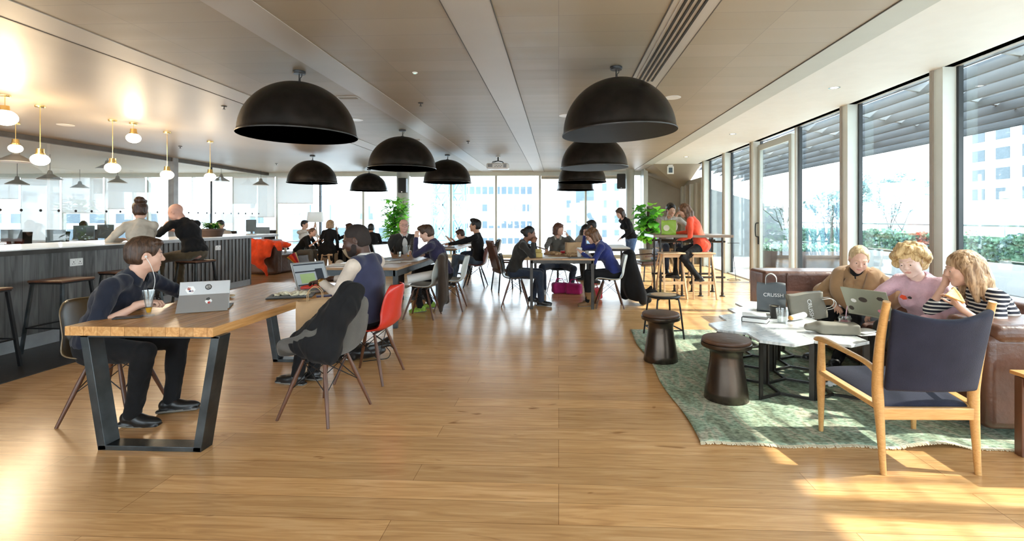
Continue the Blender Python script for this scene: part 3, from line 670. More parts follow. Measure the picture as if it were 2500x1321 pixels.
def person(label, xy, face, pz, vx=.008, s=1., female=False, lean=5, lean2=None, side=0, twist=0, hyaw=0, hpitch=10, hroll=0,
           lh=None, rh=None, lpole=None, rpole=None, lf=None, rf=None, lkp=None, rkp=None, lcurl=.4, rcurl=.4, lpalm=None, rpalm=None,
           skinm='skin_fair', lip='lip_pink', top='navy', sleeve=1., lsleeve=None, infl=.014, pants='jeans_dark', shoes='shoe_black', hair=None, hairm_='hair_brown', extra=None,
           pant_len=1., fat=1., beard=None, glasses=False, hem=None, collar=None, name='person', grp=None, fold=.006, brows=True, legs=True, neckline=None, iris=True, shoulder=1., headfwd=.02, hs=1., jacket=None):
    """face: heading in degrees (0 = +X, 90 = away from the camera). Targets (hands, feet) are world points."""
    root = thing(name, label, 'person', (xy[0], xy[1], 0), R(face-90), grp)
    Wi = (Matrix.Translation((xy[0], xy[1], 0)) @ Matrix.Rotation(R(face-90), 4, 'Z')).inverted()
    L = lambda p: Wi @ Vector(p)
    Ld = lambda p: Wi.to_3x3() @ Vector(p)
    if lean2 is None: lean2 = lean+12
    def tilt(a): return Matrix.Rotation(R(-a), 3, 'X')
    Ms = Matrix.Rotation(R(side), 3, 'Y')
    M1 = Ms @ tilt(lean); M2 = Ms @ Matrix.Rotation(R(twist), 3, 'Z') @ tilt(lean2)
    fw = fat; sw = (.152 if female else .176)*s*shoulder
    P = Vector((0, 0, pz)); u1 = M1 @ Vector((0, 0, 1)); u2 = M2 @ Vector((0, 0, 1)); r2 = M2 @ Vector((1, 0, 0)); f2 = M2 @ Vector((0, 1, 0))
    Wst = P+u1*.18*s; Ch = Wst+u2*.15*s+f2*.005; Nk = Wst+u2*.335*s
    Sh = {q: Nk-u2*.045*s+r2*(q*sw)+f2*.0 for q in (-1, 1)}
    Mh = Matrix.Rotation(R(hyaw), 3, 'Z') @ Matrix.Rotation(R(-hpitch), 3, 'X') @ Matrix.Rotation(R(hroll), 3, 'Y')
    Mh = Ms @ Mh if abs(side) > 5 else Mh
    hu = Mh @ Vector((0, 0, 1)); nd = (u2+hu*.8+f2*.25).normalized()
    Nt = Nk+nd*.085*s; hs = (.97 if female else 1.02)*s*hs
    Hc = Nt+hu*.085*hs+(Mh @ Vector((0, 1, 0)))*headfwd*s
    Hp = {q: P+M1 @ Vector((q*.088*s, 0, -.03*s)) for q in (-1, 1)}
    # limbs (q=-1 left side is -x in the local frame with +y forward)
    arms = {}
    for q, t, pole, palm in ((-1, lh, lpole, lpalm), (1, rh, rpole, rpalm)):
        t = L(t) if t is not None else Sh[q]+Vector((q*.06, .06, -.5*s))
        pole = Ld(pole) if pole is not None else Vector((q*.5, -.3, -1))
        E, T = ik(Sh[q], t, .285*s, .255*s, pole)
        fd = (T-E).normalized()
        if palm is not None: fdv = Ld(palm).normalized(); hd = (fd*.35+fdv*.65).normalized()
        else: hd = fd
        up = Vector((0, 0, 1)) if abs(hd.z) < .85 else Vector((q, 0, .2))
        across = hd.cross(up).normalized()  # to the right
        back = across.cross(hd).normalized()
        # thumb points to the body's middle
        Md = Matrix((across, hd, back)).transposed()
        arms[q] = (E, T, Md, -q)
    legsd = {}
    for q, t, pole in ((-1, lf, lkp), (1, rf, rkp)):
        if t is not None: t = L(t)
        else: t = Hp[q]+Vector((q*.02, .40 if pz < .8 else 0., 0)); t.z = .09
        pole = Ld(pole) if pole is not None else Vector((q*.12, 1, .9))
        K, T = ik(Hp[q], t, .43*s, .42*s, pole); legsd[q] = (K, T)
    pts = [P, Wst, Nk, Hc]+[x for q in (-1, 1) for x in (Sh[q], arms[q][0], arms[q][1], legsd[q][0], legsd[q][1], Hp[q])]
    def bounds(ps, m): return [min(p[i] for p in ps)-m for i in range(3)], [max(p[i] for p in ps)+m for i in range(3)]
    lo, hi = bounds(pts, .24); lo[2] = max(lo[2], -.01)
    IM = lambda M: [list(r) for r in M]
    def torso(V, i, k=.03):
        dz = .028 if i > 0 else 0.
        V.ell(P+M1 @ Vector((0, -.01, dz)), IM(M1), ((.165+.008*female)*s*fw+i, .118*s*fw+i, .115*s+i-dz*1.1), k)
        V.ell(P+u1*.13*s, IM(M1), ((.128 if female else .145)*s*fw+i, .100*s*fw+i, .12*s+i), k+.02)
        V.ell(Ch, IM(M2), ((.142 if female else .162)*s*(.5+.5*fw)+i, .110*s*fw+i, .155*s+i), k+.02)
        V.cap(Sh[-1]-u2*.008, Sh[1]-u2*.008, .046*s+i*.8, .046*s+i*.8, k)
        V.cap(Sh[-1]*.55+Nk*.45+u2*.0, Sh[1]*.55+Nk*.45, .046*s+i*.6, .046*s+i*.6, k)
        V.cap(Ch+u2*.06*s-f2*.02*s, Nk-u2*.02*s-f2*.015*s, .085*s+i, .062*s+i*.8, k+.01)
        if female:
            for q in (-1, 1): V.ell(Ch+u2*.015*s+r2*q*.07*s+f2*.085*s, IM(M2), (.058*s+i, .05*s+i, .055*s+i), k)
    def armp(V, q, i, frac=1., k=.02):
        E, T, Md, mir = arms[q]; f = .93 if female else 1.
        i = i*.75 if i > 0 else i
        V.cap(Sh[q], E, .050*s*f+i, .038*s*f+i, k)
        if frac >= .5:
            fr = (frac-.5)*2; e = E+(T-E)*fr*.97
            V.cap(E, e, .038*s*f+i, (.038-.013*fr)*s*f+i, k*.6)
    def legp(V, q, i, frac=1., k=.02, loose=0.):
        K, T = legsd[q]; f = 1.02 if female else 1.
        V.cap(Hp[q], K, .086*s*fw*f+i, .060*s*f+i, k); t = K+(T-K)*frac
        V.cap(K, t, .058*s*f+i, (.058-.018*frac)*s*f+i+loose, k*.7); c = K+(T-K)*.3
        V.ell(c-Vector((0, .012, 0)), IM(frame((T-K), (0, 1, .01))), (.050*s+i, .12*s, .052*s+i), .03)
    # ---- skin: one continuous body
    V = Vol(lo, hi, vx); torso(V, -.008)
    for q in (-1, 1):
        armp(V, q, -.004); E, T, Md, mir = arms[q]; hand(V, T, Md, s*(.93 if female else 1.), lcurl if q < 0 else rcurl, 1., mir)
        if legs: legp(V, q, -.006)
    V.cap(Nk-u2*.03*s, Nt+hu*.02*s, (.052 if female else .060)*s, (.048 if female else .056)*s, .02)
    head_prims(V, Hc, Mh, hs)
    Pm, Fq = V.mesh(); Mi = Mh.transposed()
    Min = np.array([list(r) for r in Mi], dtype=np.float32); hc = A(Hc)
    def lips(c):
        u = (c-hc) @ Min.T/hs; return (np.abs(u[:, 0]) < .021) & (u[:, 1] > .087) & (u[:, 2] > -.0765+(np.abs(u[:, 0])*.30)) & (u[:, 2] < -.0545-(np.abs(u[:, 0])*.22))
    relax = 1
    mesh_np('body', Pm, Fq, [skinm, lip], root, paint=[(lips, 1)], relax=relax)
    def Wh(p): return Hc+Mh @ (Vector(p)*hs)
    # eyes
    if iris and vx < .012:
        for q in (-1, 1):
            mb = MB(); mb.M = Matrix.Translation(Wh((q*.031, .0772, -.0025))) @ Mh.to_4x4(); mb.ball((0, 0, 0), .0138*hs, 8, 0); mb.ball((0, .0060*hs, -.0015*hs), .0088*hs, 6, 1)
            mb.build('eye', ['eye_white', 'iris'], root, smooth=True, auto=180)
    if brows and hair != 'none' and vx < .012:
        for q in (-1, 1):
            mb = MB(); mb.tube([Wh((q*.013, .0945, .019)), Wh((q*.030, .0910, .0245)), Wh((q*.048, .0775, .019))], [.0018*hs, .0024*hs, .0012*hs], 6)
            mb.build('eyebrow', hairm_, root, smooth=True)
    # ---- clothes
    def fdr(amp, f=16.):
        def g(P_):
            n1 = np_noise(P_, f, 3.1); n2 = np_noise(P_*A((1., 1., .55)), f*1.9, 1.3); return amp*(1.1*n1-1.3*np.abs(n2)+.35*np_noise(P_, f*3.7, 5.))
        return g
    def fd(amp, f=16.): return (lambda P_: amp*(np_noise(P_, f, 3.1)+.6*np_noise(P_, f*2.3, 1.3)))
    if top:
        V = Vol(lo, hi, vx); torso(V, infl)
        armp(V, -1, infl, lsleeve if lsleeve is not None else sleeve); armp(V, 1, infl, sleeve)
        if hem: V.ell(P+M1 @ Vector((0, -.02, -.03)), IM(M1), (.18*s*fw+infl, .135*s*fw+infl, .13*s), .03)
        if extra: extra(V, dict(P=P, W=Wst, C=Ch, N=Nk, u=u2, r=r2, f=f2, M=M2, M1=M1, S=Sh, A=arms, H=Hc, Mh=Mh, s=s, L=L, K=legsd))
        nk = neckline if neckline is not None else .058
        V.ell(Nk+u2*.055*s+f2*.03*s, IM(M2), (nk*s, nk*1.1*s, .055*s), .01, True)
        Pm, Fq = V.mesh(); mesh_np('top', Pm, Fq, top, root, disp=fdr(fold), relax=1)
    if collar:
        mb = MB(); pts = []
        c = Nk+u2*.028*s+f2*.006*s
        for k in range(17):
            a = R(-60)+k*R(300)/16+pi/2+R(-90)
            pts.append(c+r2*cos(a+R(0))*.068*s+f2*sin(a)*.066*s)
        ring = [c+r2*sin(a)*.067*s-f2*cos(a)*.066*s-u2*.03*s*max(0, -cos(a)) for a in [R(-158)+k*R(316)/18 for k in range(19)]]
        mb.grid(lambda u, v: ring[int(round(u*18))]+u2*(.022*s*v)+((ring[int(round(u*18))]-c).normalized()*(.004-.012*v)*s), 19, 3)
        mb.grid(lambda u, v: ring[int(round(u*18))]+u2*(.022*s*(1-v)-.018*s*v*0)+((ring[int(round(u*18))]-c).normalized()*(.004+.016*v)*s)-u2*.02*s*v, 19, 3)
        mb.build('collar', collar, root, smooth=True, solid=.003)
    if pants and legs:
        ps = [P]+[x for q in (-1, 1) for x in (legsd[q][0], legsd[q][1], Hp[q])]
        l2, h2 = bounds(ps, .19); l2[2] = max(l2[2], .0); h2[2] = P.z+.13
        V = Vol(l2, h2, vx)
        V.ell(P+M1 @ Vector((0, -.01, .0)), IM(M1), (.166*s*fw, .120*s*fw, .104*s), .03)
        for q in (-1, 1): legp(V, q, .005, pant_len, .02, .008)
        Pm, Fq = V.mesh(); mesh_np('trousers', Pm, Fq, pants, root, disp=(lambda P_: fdr(.005, 17)(P_)*np.clip((P.z+.0-P_[:, 2])*8, .3, 1)), relax=1)
    if shoes and legs:
        for q in (-1, 1):
            K, T = legsd[q]; sh = (T-K).normalized(); d = Vector((q*.12, 1, 0))
            g = Vector((sh.x, sh.y, 0)); 
            d = d.normalized(); d = (d-sh*d.dot(sh)*.55).normalized()
            if T.z < .13: d.z = max(d.z, -.12); d.normalize()
            o = T+sh*.02; up = (-sh+Vector((0, 0, .6))).normalized(); Mf = frame(d, up); u_ = Mf @ Vector((0, 0, 1))
            l3, h3 = bounds([o, o+d*.2, o-d*.08, o-u_*.08, o+u_*.1], .06); V = Vol(l3, h3, max(.006, vx*.8))
            V.ell(o-d*.03*s-u_*.015, IM(Mf), (.036*s, .045*s, .045*s), .02); V.ell(o+d*.08*s-u_*.032*s, IM(Mf), (.043*s, .10*s, .036*s), .02)
            V.cap(o+d*.02*s-u_*.01*s, o+d*.05*s-u_*.02, .04*s, .034*s, .02)
            if shoes == 'boot_tan': V.cap(o-d*.01, o-sh*.2, .05*s, .062*s, .02)
            V.box(o+d*.045*s-u_*.056*s, IM(Mf), (.038*s, .128*s, .013*s), .012, .010)
            Pm, Fq = V.mesh()
            on = A(o); un = A(u_)
            mesh_np('shoe', Pm, Fq, [shoes, 'shoe_sole' if shoes not in ('shoe_white',) else 'shoe_white'], root, paint=[(lambda c, on=on, un=un: ((c-on) @ un) < -.055*s, 1)])
    # ---- hair
    if hair:
        l4, h4 = bounds([Hc], .17*hs); reach = .0
        if hair in ('long', 'bob', 'pony'): l4, h4 = bounds([Hc, Hc-Vector((0, 0, .34*s)), Hc-(Mh @ Vector((0, .1, 0)))], .17*hs)
        if hair == 'curly': l4, h4 = bounds([Hc], .24*hs)
        if hair == 'bun': l4, h4 = bounds([Hc], .21*hs)
        V = Vol(l4, h4, min(vx, .007) if vx < .01 else vx); IMh = IM(Mh)
        def e(p, r, k=.02, sub=False): V.ell(Wh(p), IMh, [x*hs for x in r], k*hs, sub)
        th = {'buzz': .0015, 'fringe': .002, 'tied': .006, 'bunlow': .006, 'bun': .008}.get(hair, .012)
        rnd = random.Random(len(label))
        if hair != 'curly': e((0, -.016, .034), (.076+th, .094+th, .084+th*1.2)); e((0, -.03, -.02), (.070+th, .078+th*.7, .070), .02)
        if hair == 'short': e((.008, .040, .094), (.058, .054, .026), .02); e((-.015, .062, .084), (.040, .032, .018), .02)
        if hair == 'quiff': e((0, .06, .105), (.055, .05, .034), .02); e((.02, .03, .115), (.05, .05, .028), .02)
        if hair == 'bun': e((0, -.085, .125), (.058, .052, .050), .010); e((.03, -.04, .115), (.045, .05, .035), .015)
        if hair == 'bunlow': e((0, -.125, .0), (.045, .042, .045), .012)
        if hair == 'tied': e((0, -.10, -.01), (.038, .035, .06), .02)
        if hair == 'curly':
            e((0, -.02, .045), (.088, .10, .09)); e((0, -.05, -.02), (.10, .08, .09), .03)
            for i in range(120):
                a = rnd.uniform(0, 2*pi); z = rnd.uniform(-.75, 1.); q = sqrt(max(0, 1-z*z)); x, y = q*cos(a), q*sin(a)
                if y > .35 and z < .42: continue
                rr = rnd.uniform(.022, .034)
                e((x*.112+.0, y*.118-.012, z*.108+.03), (rr, rr, rr), .010)
        if hair == 'long':
            for q in (-1, 1):
                for k_, (x, y) in enumerate(((.078, .01), (.074, -.04), (.05, -.085), (.02, -.10))):
                    a = Wh((q*x, y, .03)); b = Wh((q*(x+.006), y-.01, -.09)); c = b+Vector((0, 0, -.15*s))-(f2*.03)+r2*q*.012
                    V.cap(a, b, .030*hs, .032*hs, .02); V.cap(b, c, .032*hs, .017*hs, .02)
        if hair == 'bob':
            for q in (-1, 1):
                for (x, y) in ((.078, .018), (.078, -.03), (.055, -.08), (.02, -.095)):
                    a = Wh((q*x, y, .03)); b = Wh((q*(x+.002), y-.005, -.095)); V.cap(a, b, .028*hs, .024*hs, .02)
            e((0, .062, .075), (.066, .04, .034), .02)
        if hair == 'tied': e((0, .088, .022), (.066, .060, .074), .012, True)
        if hair == 'fringe':   # bald on top, a low ring of hair
            e((0, 0, .12), (.12, .16, .085), .006, True)
        e(*HAIR_FACE, k=.012, sub=True)
        if hair in ('short', 'buzz', 'quiff', 'fringe', 'bun', 'bunlow', 'tied'):
            e((0, .10, -.01 if hair in ('short', 'quiff', 'bun') else .012), (.070, .055, .075 if hair in ('short', 'quiff', 'bun') else .085), .012, True)
            for q in (-1, 1): e((q*.085, .012, -.030), (.03, .035, .05), .008, True)
            e((0, -.05, -.125), (.12, .12, .055), .012, True)
        Pm, Fq = V.mesh()
        am = {'curly': .006, 'short': .0022, 'buzz': .0008, 'fringe': .0008}.get(hair, .0035)
        if len(Fq): mesh_np('hair', Pm, Fq, hairm_, root, disp=lambda P_: am*(np_noise(P_*A((1, 1, .35)), 75.)+.5*np_noise(P_, 130., 2.)), relax=1)
    if beard:
        V = Vol(*bounds([Wh((0, .05, -.07))], .11*hs), min(vx, .007))
        V.ell(Wh((0, .048, -.078)), IM(Mh), [x*hs for x in (.0425, .0455, .0395)], .03); V.ell(Wh((0, .024, -.026)), IM(Mh), [x*hs for x in (.0625, .072, .0865)], .03)
        for q in (-1, 1): V.ell(Wh((q*.046, .018, -.060)), IM(Mh), [x*hs for x in (.0175, .034, .036)], .03)
        V.ell(Wh((0, .071, -.098)), IM(Mh), [x*hs for x in (.024, .0225, .020)], .02)
        V.ell(Wh((0, .11, -.060)), IM(Mh), [x*hs for x in (.024, .03, .012)], .004, True); V.ell(Wh((0, .07, -.005)), IM(Mh), [x*hs for x in (.09, .07, .040)], .01, True)
        Pm, Fq = V.mesh()
        if len(Fq): mesh_np('beard', Pm, Fq, beard, root)
    if jacket:
        V = Vol(lo, hi, vx); torso(V, infl+.014)
        for q in (-1, 1): armp(V, q, infl+.012, .92)
        V.ell(P+M1 @ Vector((0, -.02, -.03)), IM(M1), (.185*s*fw+infl, .14*s*fw+infl, .14*s), .03)
        V.ell(Nk+u2*.05*s+f2*.035*s, IM(M2), (.066*s, .085*s, .06*s), .01, True); V.ell(Ch+f2*.15*s+u2*.02, IM(M2), (.05*s, .10*s, .21*s), .012, True)
        for q in (-1, 1): V.cap(Nk+r2*q*.075*s-f2*.02, Ch+r2*q*.055*s+f2*.125*s, .02*s, .022*s, .01); V.cap(Ch+r2*q*.055*s+f2*.125*s, P+u1*.12*s+r2*q*.055*s+f2*.125*s, .02*s, .012*s, .01)
        Pm, Fq = V.mesh(); mesh_np('jacket', Pm, Fq, jacket, root, disp=fdr(fold), relax=1)
    if glasses:
        mb = MB()
        for q in (-1, 1):
            c = Wh((q*.033, .107, -.002)); x = Mh @ Vector((1, 0, 0)); z = Mh @ Vector((0, 0, 1))
            mb.tube([c+x*(.024*hs*cos(a))+z*(.017*hs*sin(a)) for a in [2*pi*k/14 for k in range(14)]], .0016, 5, closed=True)
            mb.tube([Wh((q*.056, .104, .0)), Wh((q*.080, .0, .004))], .0016, 5)
        mb.tube([Wh((-.009, .109, .002)), Wh((.009, .109, .002))], .0016, 5)
        mb.build('glasses', 'black_plastic', root)
    root['_h'] = 0; del root['_h']
    return root, dict(W=lambda p: (Wi.inverted() @ Vector(p)), Hc=Hc, Mh=Mh, hs=hs, arms=arms, Nk=Nk, u=u2, f=f2, r=r2, P=P, M1=M1, M2=M2, Ch=Ch, Sh=Sh, L=L, Wh=Wh)
# ================================================================ furniture builders
def eames(label, loc, face, shell='shell_white', leg='walnut', arm=False, metal=False, inner=None, group=None, wire=False, name='shell_chair', cat='chair'):
    t = thing(name, label, cat, (loc[0], loc[1], 0), R(face-90), group)
    prof = [(.215, .415), (.205, .440), (.15, .450), (.05, .438), (-.07, .428), (-.15, .440), (-.20, .475), (-.225, .53), (-.24, .60), (-.255, .68), (-.275, .76), (-.285, .81), (-.282, .825)]
    wid = [.205, .222, .232, .238, .238, .235, .228, .22, .213, .205, .190, .150, .10]
    pr = bez([(0, a, b) for a, b in prof], 3); n = len(pr)-1
    def f(u, v):
        x = v*n; i = min(int(x), n-1); p = pr[i].lerp(pr[i+1], x-i)
        y = v*(len(wid)-1); i = min(int(y), len(wid)-2); w_ = wid[i]*(1-(y-i))+wid[i+1]*(y-i)
        a = (u*2-1); e = abs(a)**2.6; back = max(0, min(1, (v-.42)/.25))
        if arm:
            am = max(0, 1-abs(v-.42)/.36)**.8
            return Vector((a*w_*(1+.34*am*1.), p.y+back*e*.10*(1-.4*v)+e*.05*am, p.z+e*(.03*(1-back)+.20*am)))
        return Vector((a*w_, p.y+back*e*.055, p.z+e*.035*(1-back)))
    m = MB().grid(f, 21, 40)
    sh = m.build('shell', [shell, inner or shell], t, smooth=True, auto=180)
    md = sh.modifiers.new('s', 'SOLIDIFY'); md.thickness = .008 if not inner else .022; md.offset = 0
    if inner: md.material_offset = 1
    lm = leg; top = .405
    P4 = [(i, j) for i in (-1, 1) for j in (-1, 1)]
    ft = {}
    for (i, j) in P4:
        a = Vector((i*.115, j*.09, top)); b = Vector((i*.225, j*.215-.0, 0)); ft[(i, j)] = (a, b)
        if metal: MB().tube([a, b], [.008, .007], 8).build('leg', lm, t, smooth=True)
        else:
            q = MB().tube([a, a.lerp(b, .35), b], [.0105, .016, .010], 12).build('leg', lm, t, smooth=True)
    mb = MB()
    g = lambda k, s_: ft[k][0].lerp(ft[k][1], s_)
    for ka, kb in (((-1, -1), (1, -1)), ((-1, 1), (1, 1)), ((-1, -1), (-1, 1)), ((1, -1), (1, 1))):
        mb.tube([g(ka, .02), g(kb, .5)], .0035, 6); mb.tube([g(kb, .02), g(ka, .5)], .0035, 6)
    if wire:
        mb.tube([g((-1, -1), .5), g((1, 1), .5)], .004, 6); mb.tube([g((1, -1), .5), g((-1, 1), .5)], .004, 6)
    mb.box((0, 0, .418), (.24, .03, .012)); mb.box((0, .09, .412), (.26, .02, .012)); mb.box((0, -.09, .412), (.26, .02, .012))
    mb.build('wire_brace', 'black_metal', t)
    return t
def blob(name, label, cat, loc, fn, m, vx=.012, lo=(-.5, -.5, 0), hi=(.5, .5, 1), rot=0., disp=None, parent=None, grp=None, mats=None, paint=None, relax=1):
    V = Vol(lo, hi, vx); fn(V); P, Fq = V.mesh()
    o = mesh_np(name, P, Fq, mats or m, parent, disp=disp, paint=paint, relax=relax)
    if parent is None:
        o.location = loc; o.rotation_euler = (0, 0, rot); tag(o, label, cat, grp)
    return o
EYE3 = [[1, 0, 0], [0, 1, 0], [0, 0, 1]]
def folds(a, f=18., sz=.25): return lambda P_: a*(np_noise(P_*A((1, 1, sz)), f, 2.2)+.5*np_noise(P_*A((1, 1, sz)), f*2.1, .7))
def ER(x=0, y=0, z=0): return [list(r) for r in Euler((R(x), R(y), R(z))).to_matrix()]

# ---------------------------------------------------------------- dome lamps
def dome(loc, label, tilt=0, taz=0):
    t = thing('dome_pendant_lamp', label, 'pendant lamp', loc, 0, 'large dark dome lamps hanging in rows'); r = .61
    sh = bpy.data.objects.new('shade', None); bpy.data.objects.remove(sh)
    n = 28; out = [(r*cos(pi/2*k/n), -.13-r*.97+r*.97*sin(pi/2*k/n)) for k in range(n+1)]
    z0 = out[0][1]
    prof = [(r+.014, z0-.012), (r+.016, z0), (r+.004, z0+.012)]+[p for p in out[1:]]
    ap = Vector((0, 0, -.13))
    def piv(o): o.rotation_euler = (R(tilt)*sin(R(taz)), R(tilt)*cos(R(taz)), 0); return o
    piv(MB().lathe(prof, 72).build('shade', 'dark_bronze', t, smooth=True))
    inn = [(r+.014, z0-.012), (r-.004, z0-.010)]+[((r-.008)*cos(pi/2*k/n), -.13-r*.97+(r*.97-.008)*sin(pi/2*k/n)) for k in range(n+1)]
    piv(MB().lathe(inn, 72).build('shade_lining', 'dark_bronze_in', t, smooth=True))
    MB().lathe([(.0, -.032), (.062, -.03), (.068, -.02), (.068, -.0), (0, 0)], 24).build('ceiling_mount', 'black_metal', t, smooth=True)
    mb = MB(); mb.tube([(.0, 0, -.03), (.0, 0, -.13)], .006, 8); mb.tube(bez([(.03, 0, -.03), (.028, .0, -.06), (.012, 0, -.08), (.015, 0, -.13)], 4), .004, 6); mb.build('cable', 'black_metal', t)
    mb = MB(); mb.lathe([(0, -.115), (.03, -.12), (.036, -.145), (.03, -.15)], 20); mb.build('cap', 'black_metal', t, smooth=True)
    piv(MB().lathe([(0, -.30), (.05, -.30), (.05, -.22), (.02, -.14), (0, -.14)], 20).build('lamp_holder', 'black_metal', t, smooth=True))
    return t
DY = (5.34, 8.95, 12.5, 16.0)
dome((-2.93, DY[0], CZ), 'largest dome lamp in the photo, nearest of the left-hand row')
dome((-2.93, DY[1], CZ), 'dome lamp second from the camera in the left-hand row')
dome((-2.90, DY[2], CZ), 'dome lamp partly hidden behind the second left-row lamp, left of the projector')
dome((-6.5, DY[2], CZ), 'small dome lamp above the blonde woman at the far left')
dome((-6.42, 16.1, CZ), 'smallest dome lamp left of the round column with the speaker')
dome((.63, DY[0], CZ), 'nearest dome lamp of the right-hand row, beside the slotted diffuser', -2.5, 0)
dome((.64, 8.95, CZ), 'second dome lamp of the right-hand row, overlapped by the nearest', -1, 0)
dome((.60, 12.5, CZ), 'third dome lamp of the right-hand row, half hidden behind the second')
dome((.55, 16.0, CZ), 'lowest and farthest dome lamp of the right-hand row')
# ---------------------------------------------------------------- globe pendants over the bar
def globe(loc, drop, label, r=.108, glow='lamp_white', power=9):
    t = thing('globe_pendant', label, 'pendant lamp', loc, 0, 'glowing globe pendants over the bar')
    if drop > .0:
        MB().lathe([(0, -.03), (.055, -.028), (.06, -.02), (.06, 0), (0, 0)], 20).build('ceiling_rose', 'brass', t, smooth=True)
        MB().cyl((0, 0, -.02), (0, 0, -drop+.09), .0045, n=8).build('rod', 'brass', t)
    MB().lathe([(0, -drop+.12), (.045, -drop+.115), (.05, -drop+.05), (.06, -drop+.045), (.06, -drop+.0), (0, -drop+.0)], 24).build('cap', 'brass', t, smooth=True)
    n = 14; MB().lathe([(r*sin(pi*k/n), -drop-.045-r*.80*cos(pi*(n-k)/n)*-1) for k in range(n+1)], 28).build('globe', glow, t, smooth=True, auto=180)
    ld = bpy.data.lights.new('bulb', 'POINT'); ld.energy = power; ld.color = (1, .74, .44); ld.shadow_soft_size = .12
    lo = bpy.data.objects.new('bulb', ld); link(lo, t); lo.location = (0, 0, -drop-.045-.24)
    return t
for (a, b, g), dsc in zip(((98, 258, 390), (275, 293, 410), (408, 322, 427), (513, 345, 432)), ('globe pendant on a rod nearest the left edge of the photo', 'globe pendant on a rod, second from the left, above the woman with the bun', 'globe pendant on a rod in front of the grey steel column', 'faintest globe pendant on a rod, above the bowl of plants')):
    p = atz(a, b, CZ); z = atY(a, g, p.y).z; globe((p.x, p.y, CZ), CZ-z-.045, dsc)
p = atz(326, 300, CZ); globe((p.x, p.y, CZ), .22, 'bright globe close under the ceiling between two rod pendants', .105, power=14)
p = atz(12, 232, CZ); globe((p.x, p.y, CZ), .26, 'brightest globe close under the ceiling, cut by the left edge', .13, power=38)
p = atz(38, 300, CZ); globe((p.x, p.y, CZ), .40, 'small glowing oval globe above the largest office shade lamp', .095, 'lamp_white_soft', 3)
# ---------------------------------------------------------------- enamel shade pendants in the office
def shade(px, py, wpx, label):
    d = .50*F/wpx; r_ = ray(px, py); k = d/((px-CX)/F*0+1); p = Vector((0, 0, H))+r_*d
    t = thing('shade_pendant', label, 'pendant lamp', (p.x, p.y, CZ), 0, 'white enamel shade lamps in the office'); z = p.z-CZ
    MB().cyl((0, 0, 0), (0, 0, z+.14), .005, n=6).build('cable', 'black_metal', t)
    pr = [(.0, .15), (.035, .145), (.05, .10), (.06, .05), (.11, .02), (.25, -.075), (.252, -.085)]
    MB().lathe([(a, b+z) for a, b in pr], 32).build('shade', 'shade_enamel', t, smooth=True)
    MB().lathe([(a*.985, b+z-.006) for a, b in pr[3:]], 32).build('shade_lining', 'white_paint', t, smooth=True)
    MB().ball((0, 0, z+.0), .045, 8).build('bulb', 'lamp_white_soft', t, smooth=True)
for q in ((38, 384, 66, 'largest grey shade lamp in the office, at the left edge'), (42, 443, 43, 'small shade lamp below the largest one at the left edge'), (122, 430, 47, 'shade lamp right of the first rod globe'), (195, 453, 36, 'palest, lowest small shade lamp left of the second globe'), (262, 405, 44, 'shade lamp half hidden behind the second rod globe'), (287, 440, 38, 'shade lamp just below the second rod globe'), (540, 436, 38, 'shade lamp right of the faintest rod globe'), (637, 446, 35, 'farthest shade lamp, just left of the small dome lamp')): shade(*q)
# ---------------------------------------------------------------- ceiling details
def cthing(px, py, name, label, cat, fn, z=CZ, grp=None):
    p = atz(px, py, z); t = thing(name, label, cat, (p.x, p.y, z), 0, grp); fn(t); return t
def sprink(t):
    MB().lathe([(0, -.012), (.035, -.010), (.04, 0), (0, 0)], 16).build('rose', 'dark_steel', t, smooth=True)
    MB().lathe([(0, -.05), (.022, -.048), (.006, -.035), (.008, 0), (0, 0)], 12).build('head', 'dark_steel', t, smooth=True)
for a, b, dsc in ((547, 259, 'small ceiling sprinkler left of the largest dome lamp'), (1027, 251, 'small ceiling sprinkler above the second left-row dome lamp'), (1143, 345, 'tiny ceiling sprinkler left of the projector'), (440, 357, 'tiny sprinkler on the glossy ceiling above the steel column'), (675, 399, 'tiny sprinkler near the end of the partition rail')): cthing(a, b, 'sprinkler', dsc, 'sprinkler', sprink, grp='ceiling sprinklers')
def smoke(t):
    MB().lathe([(0, -.055), (.03, -.055), (.045, -.04), (.055, -.03), (.06, 0), (0, 0)], 20).build('housing', 'white_plastic', t, smooth=True)
    MB().lathe([(.046, -.0405), (.054, -.031), (.056, -.032), (.048, -.042)], 20).build('ring', 'grey_plastic', t)
cthing(1384, 330, 'smoke_detector', 'white smoke detector left of the right-hand dome lamps, higher one', 'smoke detector', smoke); cthing(1375, 408, 'smoke_detector', 'small white smoke detector low behind the second right dome lamp', 'smoke detector', smoke)
def spk(t, m='dark_steel', r=.11):
    MB().lathe([(r-.012, -.006), (r, -.008), (r+.012, -.004), (r+.012, 0), (r-.012, 0)], 32).build('rim', 'white_plastic' if m != 'white_paint' else m, t, smooth=True); MB().lathe([(0, -.003), (r-.01, -.004), (r-.01, 0)], 32).build('grille', m, t)
cthing(868, 292, 'ceiling_speaker', 'round grey ceiling speaker beside the largest dome lamp', 'speaker', spk); cthing(160, 305, 'ceiling_speaker', 'round dark ceiling speaker between the two nearest rod globes', 'speaker', spk)
cthing(1383, 282, 'ceiling_speaker', 'round dark ceiling speaker left of the nearest right dome lamp', 'speaker', spk)
cthing(1642, 238, 'ceiling_disc', 'flat white round ceiling disc right of the nearest right-row dome lamp', 'ceiling disc', lambda t: spk(t, 'white_paint', .10))
def dl(t):
    MB().lathe([(.045, -.001), (.06, -.006), (.07, -.004), (.07, 0), (.045, 0)], 24).build('rim', 'chrome', t, smooth=True); MB().lathe([(0, -.002), (.045, -.002), (.045, 0)], 24).build('lens', 'downlight', t)
